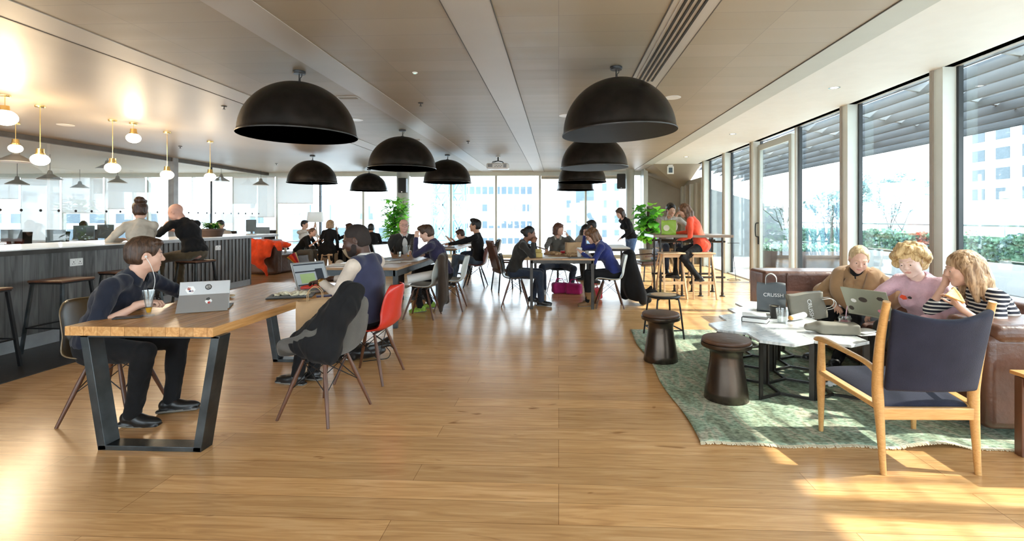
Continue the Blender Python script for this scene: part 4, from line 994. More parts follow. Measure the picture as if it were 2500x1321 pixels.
for a, b, d in ((2037, 214, 'recessed downlight in the white soffit nearest the camera'), (1789, 327, 'recessed downlight in the white soffit above the glass door'), (1675, 383, 'recessed downlight at the far end of the white soffit')): cthing(a, b, 'downlight', d, 'downlight', dl, CZ+.012, 'soffit downlights')
def led(t):
    MB().lathe([(0, -.012), (.02, -.012), (.028, -.006), (.03, 0), (0, 0)], 20).build('housing', 'white_plastic', t, smooth=True)
    for x in (-.008, .008): MB().ball((x, -.004, -.012), .006, 6).build('lens', 'green_led', t, smooth=True)
cthing(1013, 177, 'emergency_light', 'small round ceiling light glowing green', 'emergency light', led)
def vent(t):
    MB().box((0, 0, -.004), (.30, .12, .01)).build('frame', 'ceiling_strip', t)
    for i in range(4): MB().box((0, -.036+i*.024, -.010), (.26, .012, .006)).build('slat', 'beige_wall', t)
cthing(850, 238, 'ceiling_vent', 'small slatted vent right of the largest dome lamp', 'vent', vent); cthing(1010, 341, 'ceiling_vent', 'small slatted vent behind the second left-row dome lamp', 'vent', vent)
def hangsign(t):
    MB().box((0, 0, -.02), (.14, .06, .04)).build('bracket', 'white_plastic', t); MB().box((0, 0, -.17), (.20, .02, .24)).build('panel', 'soffit_white', t, bevel=.003)
    mb = MB(); mb.box((0, -.0115, -.17), (.12, .002, .16)); mb.build('pictogram', 'ext_win', t)
t = cthing(1637, 402, 'hanging_sign', 'small white sign hanging under the end of the soffit', 'sign', hangsign)
# projector
p = atz(1216, 382, CZ); t = thing('projector', 'white projector hanging from the ceiling at the centre', 'projector', (p.x, p.y, CZ)); k = p.y
MB().lathe([(0, -.02), (.06, -.02), (.06, 0), (0, 0)], 16).build('ceiling_mount', 'white_plastic', t)
mb = MB(); mb.cyl((0, 0, 0), (0, 0, -.13), .018); 
for i in (-1, 1):
    for j in (-1, 1): mb.tube([(0, 0, -.12), (i*.13, j*.09, -.15), (i*.15, j*.1, -.20)], .009, 6)
mb.build('bracket', 'black_metal', t)
MB().box((0, 0, -.27), (.58, .34, .15)).build('housing', 'white_plastic', t, bevel=.03, smooth=True)
mb = MB(); mb.box((-.19, -.172, -.26), (.12, .004, .08)); mb.build('grille', 'grey_plastic', t); mb = MB(); mb.box((.2, -.172, -.27), (.08, .004, .09)); mb.build('grille', 'grey_plastic', t)
mb = MB(); [mb.box((-.06+.035*i, -.173, -.29+.02*(i % 2)), (.022, .006, .014)) for i in range(6)]; mb.build('socket_panel', 'dark_steel', t)
# wall speakers
def wspk(loc, rz, label):
    t = thing('wall_speaker', label, 'speaker', loc, rz)
    MB().box((0, 0, 0), (.28, .22, .50)).build('cabinet', 'black_plastic', t, bevel=.025, smooth=True)
    MB().box((0, -.112, .02), (.25, .008, .44)).build('grille', 'speaker_black', t, bevel=.003)
    MB().box((0, -.112, -.222), (.05, .012, .02)).build('badge', 'chrome', t)
    mb = MB(); mb.bar((0, .1, .18), (0, .26, .22), .03); mb.bar((0, .1, -.18), (0, .24, -.2), .03); mb.build('bracket', 'black_metal', t)
q = atY(984, 453, 16.15); wspk((q.x, 16.13, q.z), 0, 'black loudspeaker fixed to the round column beside the tall plant')
q = atY(1517, 443, 16.2); wspk((q.x, 16.2, q.z), R(-12), 'black loudspeaker hanging at the right end of the back windows')

# ---------------------------------------------------------------- the bar
t = thing('bar_counter', 'long bar counter clad in weathered grey boards under a white worktop', 'counter', (-6.25, 2.0, 0))
MB().box((0, .35, .51), (1.14, 7.7, 1.0)).build('front', 'bar_wood', t)
MB().box((0, .35, 1.035), (1.2, 7.78, .05)).build('worktop_edge', 'dark_steel', t)
MB().box((0, .35, 1.066), (1.2, 7.78, .012)).build('worktop', 'counter_white', t)
MB().box((.578, .35, .075), (.016, 7.7, .15)).build('skirting', 'grey_plastic', t)
t2 = thing('bar_counter', 'rear bar counter clad in grooved grey boards, right of the bald man', 'counter', (-6.95, 8.06, 0))
MB().box((0, 0, .49), (.86, 3.7, .98)).build('front', 'bar_wood', t2)
mb = MB(); [mb.box((.437, -1.8+.105*i, .49), (.014, .055, .98)) for i in range(36)]
[mb.box((-.42+.1*i, -1.857, .49), (.05, .014, .98)) for i in range(9)]; mb.build('batten', 'bar_wood', t2); kids(t2)[-1]['kind'] = 'stuff'
MB().box((.0, .65, 1.01), (1.0, 4.3, .05)).build('worktop_edge', 'grey_plastic', t2, bevel=.004)
MB().box((0, .65, 1.04), (1.0, 4.3, .01)).build('worktop', 'counter_white', t2)
MB().box((.445, 0, .06), (.014, 3.7, .12)).build('skirting', 'grey_plastic', t2)
def sockets(loc, rz, label):
    t = thing('wall_socket', label, 'socket', loc, rz)
    MB().box((0, 0, 0), (.15, .012, .088)).build('plate', 'white_plastic', t, bevel=.004)
    for i in (-1, 1):
        mb = MB(); mb.box((i*.038, -.0065, .005), (.008, .003, .012)); mb.build('pin_hole', 'black_gap', t)
        mb = MB(); mb.box((i*.05, -.0065, -.018), (.012, .003, .005)); mb.build('pin_hole', 'black_gap', t); mb = MB(); mb.box((i*.026, -.0065, -.018), (.012, .003, .005)); mb.build('pin_hole', 'black_gap', t)
        MB().box((i*.012, -.008, .026), (.01, .006, .018)).build('switch', 'white_plastic', t)
q = atX(186, 640, -5.675); sockets((-5.672, q.y, q.z), R(90), 'white double socket on the near bar front behind the seated man')
q = atX(532, 605, -6.5); sockets((-6.500, q.y, q.z), R(90), 'white double socket on the grooved rear bar front')
def barstool(loc, rz, label, h=.76, wood='walnut'):
    t = thing('bar_stool', label, 'stool', (loc[0], loc[1], 0), rz, 'dark bar stools at the counter')
    MB().box((0, 0, h-.014), (.38, .36, .022)).build('seat', wood, t, bevel=.008)
    MB().box((0, 0, h-.032), (.36, .34, .016)).build('seat_frame', 'black_metal', t)
    for i in (-1, 1):
        for j in (-1, 1): MB().bar((i*.16, j*.15, h-.03), (i*.22, j*.21, 0), .024, .024).build('leg', 'raw_steel' if j < 0 else 'black_metal', t)
    mb = MB(); z = .27; k = .16+.06*(1-z/h); k2 = .15+.06*(1-z/h)
    for a, b in (((-k, -k2), (k, -k2)), ((k, -k2), (k, k2)), ((k, k2), (-k, k2)), ((-k, k2), (-k, -k2))): mb.bar((*a, z), (*b, z), .014)
    mb.build('footrest', 'black_metal', t)
    return t
barstool((-5.28, 4.12), R(4), 'bar stool cut off by the left edge of the photo'); barstool((-5.28, 4.92), R(0), 'bar stool with brown seat under the bar socket')
barstool((-5.32, 5.72), R(-5), 'bar stool behind the shoulder of the man in the navy shirt')

# ---------------------------------------------------------------- big front table
t = thing('dining_table', 'long oak plank table in front with a trapezoid steel leg frame', 'table', (-2.51, 3.78, 0))
MB().box((0, 0, .722), (.92, 2.0, .056)).build('tabletop', 'table_oak', t, bevel=.003)
for y in (-.93, .86):
    mb = MB(); w = .10; th = .012
    a0, a1 = (-.36, .694), (-.245, .0); b0, b1 = (.46, .694), (.345, .0)
    for (p0, p1) in ((a0, a1), (b0, b1)):
        mb.bar((p0[0], y, p0[1]), (p1[0], y, p1[1]), .05, w, up=(0, 1, 0))
    mb.box((.05, y, .014), (.64, w, .028)); mb.box((.05, y, .687), (.87, w, .014))
    mb.build('leg_frame', 'raw_steel' , t, bevel=.002)
# second table
t = thing('dining_table', 'steel-framed wooden table covered with papers behind the man in the waistcoat', 'table', (-2.55, 7.15, 0))
MB().box((0, 0, .755), (1.0, 2.2, .035)).build('tabletop', 'table_oak_x', t, bevel=.003)
mb = MB(); [mb.box((i*.475, 0, .70), (.05, 2.2, .075)) for i in (-1, 1)]; [mb.box((0, j*1.075, .70), (.95, .05, .075)) for j in (-1, 1)]; mb.build('apron', 'raw_steel', t)
for i in (-1, 1):
    for j in (-1, 1): MB().box((i*.472, j*1.072, .35), (.055, .055, .70)).build('leg', 'raw_steel', t, bevel=.002)
t = thing('dining_table', 'wooden table where the man in the black sweater rests his arm', 'table', (-2.6, 11.1, 0))
MB().box((0, 0, .755), (1.0, 2.4, .035)).build('tabletop', 'table_oak_x', t, bevel=.003)
for y in (-1.05, 1.05):
    mb = MB(); mb.bar((-.42, y, .73), (-.35, y, 0), .05, .08, up=(0, 1, 0)); mb.bar((.42, y, .73), (.35, y, 0), .05, .08, up=(0, 1, 0)); mb.box((0, y, .012), (.75, .08, .024)); mb.box((0, y, .725), (.86, .08, .02)); mb.build('leg_frame', 'black_metal', t)
def apron_table(loc, w, d, label, topm='table_oak_x', h=.78, lm='dark_steel'):
    t = thing('dining_table', label, 'table', (loc[0], loc[1], 0))
    MB().box((0, 0, h-.0125), (w, d, .025)).build('tabletop', topm, t, bevel=.002)
    mb = MB(); [mb.box((i*(w/2-.03), 0, h-.05), (.045, d-.02, .05)) for i in (-1, 1)]; [mb.box((0, j*(d/2-.03), h-.05), (w-.05, .045, .05)) for j in (-1, 1)]; mb.build('apron', lm, t)
    for i in (-1, 1):
        for j in (-1, 1): MB().box((i*(w/2-.03), j*(d/2-.03), (h-.03)/2), (.045, .045, h-.03)).build('leg', lm, t, bevel=.002)
    return t
apron_table((.05, 8.08), 1.0, 1.3, 'square steel-framed table with paper bags between the woman in black and the woman in blue')
apron_table((.75, 11.2), 1.6, 1.3, 'low white-topped table behind the seated women, left of the standing woman', 'paper_white', .76)
# high table of pipes
t = thing('high_table', 'tall bar-height table with a wooden top on pipe legs', 'table', (2.38, 9.08, 0))
MB().box((0, 0, 1.08), (1.4, .85, .045)).build('tabletop', 'table_dark', t, bevel=.003); MB().box((-.705, 0, 1.08), (.012, .85, .047)).build('end_strip', 'silver', t)
for i in (-1, -.3, .3, 1):
    for j in (-1, 1):
        mb = MB(); mb.lathe([(.05, 0), (.05, .012), (.024, .02), (.024, .07), (.019, .071), (.019, 1.06), (0, 1.06)], 12, c=(i*.55, j*.28, 0)); mb.build('leg', 'dark_steel', t, smooth=True)
for j in (-1, 1):
    for z in (.34, .98): MB().cyl((-.6, j*.28, z), (.6, j*.28, z), .018, n=8).build('rail', 'dark_steel', t, smooth=True)
def woodstool(loc, rz, label):
    t = thing('wooden_stool', label, 'stool', (loc[0], loc[1], 0), rz, 'pale wooden bar stools at the tall table')
    MB().prism([(-.20, -.17), (.20, -.17), (.20, .17), (-.20, .17)], .775, .80).build('seat', 'light_wood', t, bevel=.008)
    for i in (-1, 1):
        MB().bar((i*.16, -.06, .775), (i*.20, -.23, 0), .030, .030).build('leg', 'light_wood', t, bevel=.004)
        MB().bar((i*.16, .06, .775), (i*.20, .23, 0), .030, .030).build('leg', 'light_wood', t, bevel=.004)
    mb = MB(); mb.bar((-.185, -.17, .28), (.185, -.17, .28), .018, .05); mb.build('footrest', 'light_wood', t)
    MB().bar((-.165, -.075, .74), (.165, -.075, .74), .018, .05).build('seat_rail', 'light_wood', t); MB().bar((-.165, .075, .74), (.165, .075, .74), .018, .05).build('seat_rail', 'light_wood', t)
    return t
woodstool((1.98, 8.62), R(8), 'empty pale wooden stool at the tall table, left of the red jacket'); woodstool((2.52, 8.66), R(0), 'pale wooden stool the woman in the red jacket sits on')
woodstool((2.16, 9.95), R(90), 'pale wooden stool behind the tall table, under the man in the grey jumper')

# ---------------------------------------------------------------- stools and lounge
def drum(loc, label):
    t = thing('drum_stool', label, 'stool', (loc[0], loc[1], .006), 0, 'bronze drum stools on the rug')
    prof = [(0, 0), (.160, 0), (.165, .006), (.158, .07), (.142, .17), (.126, .27), (.119, .33), (.123, .37), (.142, .395), (.165, .405), (.184, .408), (.187, .415), (.187, .438), (.180, .442), (0, .44)]
    MB().lathe(prof, 56).build('base', 'bronze_stool', t, smooth=True, auto=60)
    MB().lathe([(0, .44), (.176, .44), (.180, .446), (.180, .462), (.174, .470), (.165, .472), (0, .472)], 56).build('seat_pad', 'leather_tan', t, smooth=True)
    return t
p = atz(1773, 975, 0); drum((p.x, p.y), 'nearer bronze drum stool standing on the rug beside the marble tables')
p = atz(1613, 882, 0); drum((p.x, p.y), 'farther bronze drum stool at the corner of the rug')
p = atz(1622, 826, 0); t = thing('round_stool', 'black tube-legged round stool with a woven seat behind the drum stool', 'stool', (p.x, p.y+.05, 0), R(12))
MB().lathe([(0, .470), (.17, .470), (.19, .478), (.195, .49), (.19, .502), (.15, .505)], 40).build('seat_rim', 'black_metal', t, smooth=True); MB().lathe([(0, .512), (.13, .510), (.155, .503), (.155, .49), (0, .49)], 40).build('seat_pad', 'light_wood', t, smooth=True)
for i in (-1, 1):
    for j in (-1, 1): MB().tube(bez([(i*.06, j*.06, .468), (i*.11, j*.11, .462), (i*.135, j*.135, .42), (i*.175, j*.175, 0)], 5), .011, 8).build('leg', 'black_metal', t, smooth=True)
mb = MB(); k = .162; [mb.tube([(a*k, b*k, .11), (c*k, d*k, .11)], .008, 6) for a, b, c, d in ((-1, -1, 1, -1), (1, -1, 1, 1), (1, 1, -1, 1), (-1, 1, -1, -1))]; mb.build('stretcher', 'black_metal', t)
# rug
def rugf(u, v):
    x = .88+u*2.15; y = 3.04+v*3.05
    z = .010+.004*sin(x*5+y*3)*.5
    if v < .12 and u > .55: z += .035*max(0, sin((u-.55)*16))*(.12-v)/.12
    x += .015*sin(v*14); y += (.012*sin(u*19)+.006*sin(u*47))*(1-v)
    return Vector((x, y, z))
rg = MB().grid(rugf, 90, 90).build('rug', 'rug_green', None, smooth=True, solid=.008, auto=180); rg.location = (0, 0, 0); tag(rg, 'faded green patterned rug with a pale fringe under the coffee tables', 'rug')
mb = MB(); rn = random.Random(3)
for i in range(330):
    u = i/329; a = rugf(u, 0); mb.bar(a, a+Vector((rn.uniform(-.006, .006), -.018-rn.random()*.012, -.004)), .006, .004)
fr = mb.build('fringe', 'cream', rg); fr['kind'] = 'stuff'
# marble coffee tables: honeycomb tops, each of two hexagons, on bent bar frames
def hex_table(c1, c2, label, h=.455, s=.2345):
    t = thing('marble_coffee_table', label, 'table', ((c1[0]+c2[0])/2, (c1[1]+c2[1])/2, .018), 0, 'marble-topped coffee tables set in a cluster')
    ox, oy = t.location.x, t.location.y; done = []; mbf = [MB(), MB()]; mbt = MB()
    vs = lambda c, r: [Vector((c[0]-ox+r*cos(R(30+60*k)), c[1]-oy+r*sin(R(30+60*k)), 0)) for k in range(6)]
    # outline of the two joined hexagons
    A1, A2 = vs(c1, s), vs(c2, s); d = Vector((c2[0]-c1[0], c2[1]-c1[1])); ang = (math.degrees(atan2(d.y, d.x)) % 360)
    k1 = int(round((ang-60)/60)) % 6  # edge of hexagon one that faces hexagon two: vertices k1, k1+1
    o1 = [A1[(k1+1+i) % 6] for i in range(6)]; k2 = (k1+3) % 6; o2 = [A2[(k2+1+i) % 6] for i in range(6)]
    poly = [(p.x, p.y) for p in o1]+[(p.x, p.y) for p in o2[1:5]]
    mbt.prism(poly, h-.022, h); mbt.build('marble_top', 'marble', t, bevel=.003)
    for c in (c1, c2):
        q = vs(c, s*.93); ctr = Vector((c[0]-ox, c[1]-oy, 0))
        for k in (3, 5, 1):
            for zi, z in enumerate((.010, h-.034)): mbf[zi].bar(ctr+Vector((0, 0, z)), q[k]+Vector((0, 0, z)), .018, .018)
            if any((q[k]-w_).length < .08 for w_ in done): continue
            done.append(q[k]); r_ = (q[k]-ctr).normalized()
            MB().bar((q[k].x, q[k].y, 0), (q[k].x, q[k].y, h-.023), .012, .036, up=r_).build('leg', 'dark_steel', t)
    mbf[0].build('base_frame', 'dark_steel', t); mbf[1].build('top_frame', 'dark_steel', t); return t
HX = .4075; HY_ = .353; hx = lambda i, j: (1.73+HX*i+HX/2*(j % 2)*1., 3.865+HY_*j)
hex_table(hx(0, 0), hx(0, 1), 'nearest marble coffee table, with the clear cup and sandwich wrap')
hex_table(hx(1, 0), hx(1, 1), 'marble coffee table behind the armrest of the oak chair')
hex_table(hx(-1, 1), hx(0, 2), 'marble coffee table holding the thick book, behind the drum stool')
hex_table(hx(1, 2), hx(1, 3), 'marble coffee table under the grey carrier bags')
hex_table(hx(0, 3), hx(1, 4), 'farthest marble coffee table, with an exposed pale corner')
# leather sofa along the windows
t = thing('leather_sofa', 'large brown leather corner sofa under the windows with three women on it', 'sofa', (3.35, 4.9, 0))
def cushion(nm, c, d, parent, m='leather_brown', bev=.05): return MB().box(c, d).build(nm, m, parent, bevel=bev, seg=4, smooth=True)
cushion('base', (0, .12, .16), (1.15, 3.3, .22), t, bev=.03)
for y in (-.86, .16, 1.18): cushion('seat_cushion', (-.10, y, .345), (.95, 1.0, .19), t)
for y in (-.86, .16, 1.18): cushion('back_cushion', (.43, y, .52), (.30, 1.0, .42), t, bev=.07)
cushion('end_section', (-.02, 1.85, .375), (1.25, .5, .65), t, bev=.05)
for x in (-.35,): 
    mb = MB(); mb.bar((x, 1.59, .08), (x, 1.59, .68), .012, .012); mb.build('seam', 'leather_brown', t)
cushion('armrest', (-.02, -1.56, .365), (1.28, .38, .60), t, bev=.05); cushion('armrest_pad', (.0, -1.55, .67), (1.24, .43, .12), t, bev=.05)
# oak armchair in front
t = thing('oak_armchair', 'oak armchair with dark blue upholstery seen from behind at lower right', 'chair', (2.02, 3.0, 0), R(2))
def rl(a, b, r): return a
for q, nm in ((-1, 'leg'), (1, 'leg')):
    x = q*.265
    MB().tube(bez([(x*.97, -.27, 0), (x*.98, -.245, .30), (x, -.235, .47), (x*1.04, -.27, .72), (x*1.06, -.33, .955)], 6), [.015+.013*min(1, i/9)-.009*max(0, (i-13)/11) for i in range(25)], 12).build('rear_post', 'chair_oak', t, smooth=True)
    MB().tube(bez([(q*.30, .245, 0), (q*.30, .245, .30), (q*.30, .24, .60)], 6), [.013+.013*min(1, i/7)-.006*max(0, (i-8)/4) for i in range(13)], 12).build('front_leg', 'chair_oak', t, smooth=True)
    MB().tube(bez([(q*.315, .275, .605), (q*.315, .20, .62), (q*.31, .0, .61), (q*.285, -.17, .585), (x*.99, -.235, .54)], 6), [.016, .024, .029, .031, .032, .032, .031, .030, .029, .028, .027, .026, .025, .024, .023, .022, .022, .022, .022, .022, .022, .022, .022, .022, .022], 12, flat=.55).build('armrest', 'chair_oak', t, smooth=True)
    MB().bar((q*.297, .24, .40), (x*.98, -.24, .36), .055, .026, up=(0, 0, 1)).build('side_rail', 'chair_oak', t, bevel=.008, smooth=True)
MB().bar((-.26, -.245, .325), (.26, -.245, .325), .03, .066).build('back_rail', 'chair_oak', t, bevel=.006); MB().bar((-.295, .24, .36), (.295, .24, .36), .05, .026).build('front_rail', 'chair_oak', t, bevel=.006)
def bk(u, v):
    a = u*2-1; z = .47+v*.40+.045*a*a*(v*1.4-.25); y = -.245-.055*(1-a*a)-.085*v-.01; x = a*(.245+.018*v); return Vector((x, y, z))
m = MB().grid(bk, 24, 14).build('backrest', 'fabric_navychair', t, smooth=True, auto=180); md = m.modifiers.new('s', 'SOLIDIFY'); md.thickness = .045; md.offset = 0; md = m.modifiers.new('b', 'BEVEL'); md.width = .018; md.segments = 3; md.limit_method = 'ANGLE'; md.angle_limit = R(50)
def st(u, v):
    a = u*2-1; b = v*2-1; return Vector((a*.275*(1+.05*b), .02+b*.255-.0, .405+.028*b-.018*(a*a*0)+.03*(1-a*a)*(1-b*b)-.02*abs(a)**6))
m = MB().grid(st, 20, 20).build('seat', 'fabric_navychair', t, smooth=True, auto=180); md = m.modifiers.new('s', 'SOLIDIFY'); md.thickness = .06; md.offset = -1; md = m.modifiers.new('b', 'BEVEL'); md.width = .022; md.segments = 3; md.limit_method = 'ANGLE'; md.angle_limit = R(50)
# little side table at the right edge
t = thing('side_table', 'dark wooden side table cut by the right edge of the photo', 'table', (3.0, 2.80, -.035))
MB().box((0, 0, .52), (.62, .42, .022)).build('tabletop', 'table_oak', t, bevel=.004); MB().box((0, 0, .475), (.56, .36, .06)).build('apron', 'walnut', t)
for i in (-1, 1):
    for j in (-1, 1): MB().bar((i*.27, j*.17, .5), (i*.27, j*.17, .036), .05, .05).build('leg', 'walnut', t, bevel=.004)

# ---------------------------------------------------------------- shell chairs
eames('tan shell chair under the man in the navy shirt at the front table', (-3.18, 3.34), 12, 'shell_tan')
eames('bright red shell chair of the man in the waistcoat', (-1.66, 4.20), 176, 'shell_red')
eames('grey felt tub chair with mustard inside and a black jacket over it', (-1.68, 3.42), 165, 'felt_grey', arm=True, inner='shell_mustard', name='armchair', cat='chair')
eames('white shell chair of the man in the dark purple sweater', (-1.66, 7.38), 183, 'shell_white')
eames('shell chair with a brown coat and a paper roll at the second table', (-1.93, 6.78), 180, 'shell_white')
eames('wine red shell chair under the man in the black sweater', (-1.70, 9.85), 180, 'shell_wine', 'black_metal')
eames('black shell chair of the woman in the dark hooded top', (-.70, 7.82), 3, 'shell_black')
eames('white shell chair of the woman in the blue sweater', (.80, 7.72), 178, 'shell_white')
eames('wire-legged shell chair of the woman in the middle of the square table', (.0, 9.32), -90, 'shell_black', 'chrome', metal=True, wire=True)
eames('black tub chair with wire legs beside the back windows', (-1.85, 13.2), 165, 'shell_black', 'black_metal', arm=True, metal=True, name='armchair')
eames('pale grey tub chair with a chrome edge behind the laptop screen', (-4.75, 11.2), 95, 'shell_cream', 'chrome', arm=True, metal=True, name='armchair')
def wing(loc, face, label, m, s=1.):
    t = thing('leather_armchair', label, 'chair', (loc[0], loc[1], 0), R(face-90))
    MB().box((0, .02, .40), (.46, .46, .09)).build('seat', m, t, bevel=.03, seg=3, smooth=True)
    MB().box((0, -.24, .66), (.46, .07, .46), rot=(R(14), 0, 0)).build('backrest', m, t, bevel=.03, seg=3, smooth=True); MB().box((0, -.31, .90), (.40, .06, .16), rot=(R(14), 0, 0)).build('headrest', m, t, bevel=.025, seg=3, smooth=True)
    for i in (-1, 1):
        MB().bar((i*.26, .2, .56), (i*.26, -.22, .58), .04, .03).build('armrest', m, t, bevel=.008)
        for j in (-1, 1): MB().bar((i*.2, j*.18, .38), (i*.23, j*.22, 0), .022).build('leg', 'black_metal', t)
    return t
wing((-1.02, 9.3), 25, 'dark red leather chair behind the woman in the hooded top', 'leather_brown'); wing((2.02, 11.0), 195, 'reddish brown leather chair behind the standing woman', 'leather_brown')
# far sofas and the low seating at the left
t = thing('brown_sofa', 'brown leather sofa end with an orange scarf over it, beyond the bar', 'sofa', (-7.55, 12.6, 0))
cushion('base', (0, 0, .24), (1.1, 1.7, .46), t, m='leather_tan'); cushion('backrest', (-.45, .0, .56), (.3, 1.7, .5), t, m='leather_tan'); cushion('armrest', (0, -.80, .38), (1.15, .28, .74), t, m='leather_tan', bev=.07)
t = thing('dark_sofa', 'low black sofa under the back windows behind the waistcoat man', 'sofa', (-5.0, 13.4, 0))
cushion('base', (0, 0, .23), (1.7, .9, .42), t, m='charcoal'); cushion('backrest', (0, .42, .5), (1.7, .22, .45), t, m='charcoal'); cushion('armrest', (-.8, 0, .38), (.22, .9, .55), t, m='charcoal'); cushion('armrest', (.8, 0, .38), (.22, .9, .55), t, m='charcoal')
t = thing('wooden_stool', 'light wooden block stool the blonde woman in black sits on', 'stool', (-6.28, 12.9, 0))
MB().box((0, 0, .42), (.42, .36, .05)).build('seat', 'light_wood', t, bevel=.01)
for i in (-1, 1): MB().add([(i*.20, -.17, .40), (i*.20, .17, .40), (i*.07, .17, .40), (i*.07, -.17, .40), (i*.20, -.17, 0), (i*.20, .17, 0), (i*.12, .17, 0), (i*.12, -.17, 0)], [(0, 1, 2, 3), (4, 5, 6, 7), (0, 1, 5, 4), (1, 2, 6, 5), (2, 3, 7, 6), (3, 0, 4, 7)]).build('leg', 'light_wood', t)
t = thing('low_table', 'low white table among the group at the far left', 'table', (-6.0, 14.6, 0)); MB().lathe([(0, .46), (.45, .46), (.46, .48), (.45, .49), (0, .49)], 32).build('tabletop', 'counter_white', t, smooth=True); MB().lathe([(.22, 0), (.2, .02), (.03, .04), (.03, .46)], 24).build('pedestal', 'black_metal', t, smooth=True)
# a bench-like brown seat and low black frame at the back between the plants
t = thing('lounge_chair', 'low brown lounge chair with a cream cushion behind the centre woman', 'chair', (-.65, 12.8, 0), R(-100))
MB().box((0, 0, .36), (.6, .6, .10)).build('seat', 'cream', t, bevel=.03, smooth=True); MB().box((0, -.3, .62), (.75, .08, .30), rot=(R(15), 0, 0)).build('backrest', 'leather_brown', t, bevel=.02, smooth=True)
for i in (-1, 1):
    MB().bar((i*.32, -.25, .7), (i*.3, .28, .55), .03).build('armrest', 'walnut', t)
    for j in (-1, 1): MB().bar((i*.3, j*.27, .5), (i*.3, j*.25, 0), .03).build('leg', 'walnut', t)
# ================================================================ people
NEAR, MID, FAR = .0055, .0085, .012
Q = lambda px, py, y: atY(px, py, y)
# man in the navy shirt at the front table
def shirt_front(V, d): pass
P1, i1 = person('young man in a dark navy shirt looking sideways behind his tablet at the front table', (-3.22, 3.27), 16, .52, vx=NEAR, s=1.01, fat=1.12, shoulder=1.1, lean=6, lean2=34, twist=-4, hyaw=28, hpitch=6, hs=.98, headfwd=.01,
    rh=(-2.84, 3.16, .815), rpole=(-.4, -.7, -.5), lh=(-2.82, 3.60, .87), lpole=(-.4, .8, -.4), rcurl=.75, lcurl=.5, rpalm=(.9, .3, 0), lpalm=(.9, .1, .1),
    rf=(-2.86, 3.13, .09), lf=(-2.80, 3.38, .09), rkp=(.7, -.1, 1), lkp=(.8, .6, 1), sleeve=.60, lsleeve=.95, top='navy', collar='navy', pants='black_cloth', shoes='shoe_black', hair='short', hairm_='hair_brown', skinm='skin_fair', fold=.007)
# earphone cable
W = i1['Wh']; mb = MB(); mb.tube(bez([W((.082, .0, -.012)), W((.080, .035, -.07)), W((.05, .07, -.17)), W((.02, .07, -.26)), W((.0, .06, -.33))], 6), .0022, 6); mb.ball(W((.083, .002, -.01)), .008, 6); mb.build('earphones', 'white_plastic', P1, smooth=True)
# man in the waistcoat
def vest(V, d): pass
P4, i4 = person('man with a beard in cream shirt and navy waistcoat typing on a laptop', (-1.70, 4.17), 170, .535, vx=NEAR, s=1.0, lean=-7, lean2=2, hyaw=20, hpitch=18, headfwd=.03, fat=1.05, hs=1.10, shoulder=1.1,
    lh=(-2.07, 4.14, .84), rh=(-2.10, 4.42, .835), lpole=(.4, -.5, -1), rpole=(.5, .6, -.8), lcurl=.5, rcurl=.5, lpalm=(-1, .15, -.12), rpalm=(-1, -.1, -.12),
    lf=(-2.20, 3.98, .09), rf=(-2.12, 4.10, .09), top='cream_shirt', sleeve=.95, collar='white_cloth', pants='black_cloth', shoes='shoe_black', hair='buzz', hairm_='hair_buzz', skinm='skin_dark', lip='lip_dark', beard='hair_buzz', fold=.003)
V = Vol([-.35, -.4, .4], [.35, .35, 1.3], NEAR); I = i4; s_ = 1.0; fw = 1.05; IMf = lambda M: [list(r) for r in M]; ii = .027
V.ell(I['P']+I['M1'] @ Vector((0, -.01, .05)), IMf(I['M1']), (.165*s_*fw+ii, .118*s_*fw+ii, .10*s_+ii), .03)
V.ell(I['P']+(I['M1'] @ Vector((0, 0, 1)))*.13*s_, IMf(I['M1']), (.148*s_*fw+ii, .103*s_*fw+ii, .12*s_+ii), .05)
V.ell(I['Ch'], IMf(I['M2']), (.162*s_*1.10+ii, .110*s_*fw+ii, .155*s_+ii), .05)
V.cap(I['Ch']+I['u']*.06-I['f']*.02, I['Nk']-I['u']*.02-I['f']*.015, .085+ii, .064+ii*.8, .04); V.cap(I['Sh'][-1]*.72+I['Nk']*.28, I['Sh'][1]*.72+I['Nk']*.28, .054+ii*.5, .054+ii*.5, .02)
for q in (-1, 1): V.cap(I['Sh'][q]*1.12-I['Nk']*.12-I['u']*.02, I['arms'][q][0], .060, .066, .008, True)
V.ell(I['Nk']+I['u']*.045+I['f']*.03, IMf(I['M2']), (.075, .085, .06), .01, True)
V.ell(I['Ch']+I['f']*.18+I['u']*.10, IMf(I['M2']), (.035, .08, .13), .01, True)
Pm, Fq = V.mesh(); mesh_np('waistcoat', Pm, Fq, 'vest_navy', P4, disp=lambda P_: .003*np_noise(P_, 16.), relax=1)
E_, T_, Md, _m = i4['arms'][-1]; ax = (T_-E_).normalized(); c = T_-ax*.012; fr = frame(ax, (0, 0, 1)); mb = MB(); mb.tube([c+fr @ Vector((.036*cos(a), 0, .031*sin(a))) for a in [2*pi*k/20 for k in range(20)]], .006, 8, closed=True); mb.build('watch_strap', 'brass', P4, smooth=True)
n_ = (Vector((-.3, -.6, .7))).normalized(); mb = MB(); nn = fr @ Vector((-.55, 0, .83)); mb.M = Matrix.Translation(c+nn*.032) @ nn.to_track_quat('Z', 'Y').to_matrix().to_4x4(); mb.lathe([(0, -.004), (.021, -.004), (.022, .003), (.018, .006), (0, .006)], 20); mb.build('watch', 'brass', P4, smooth=True)
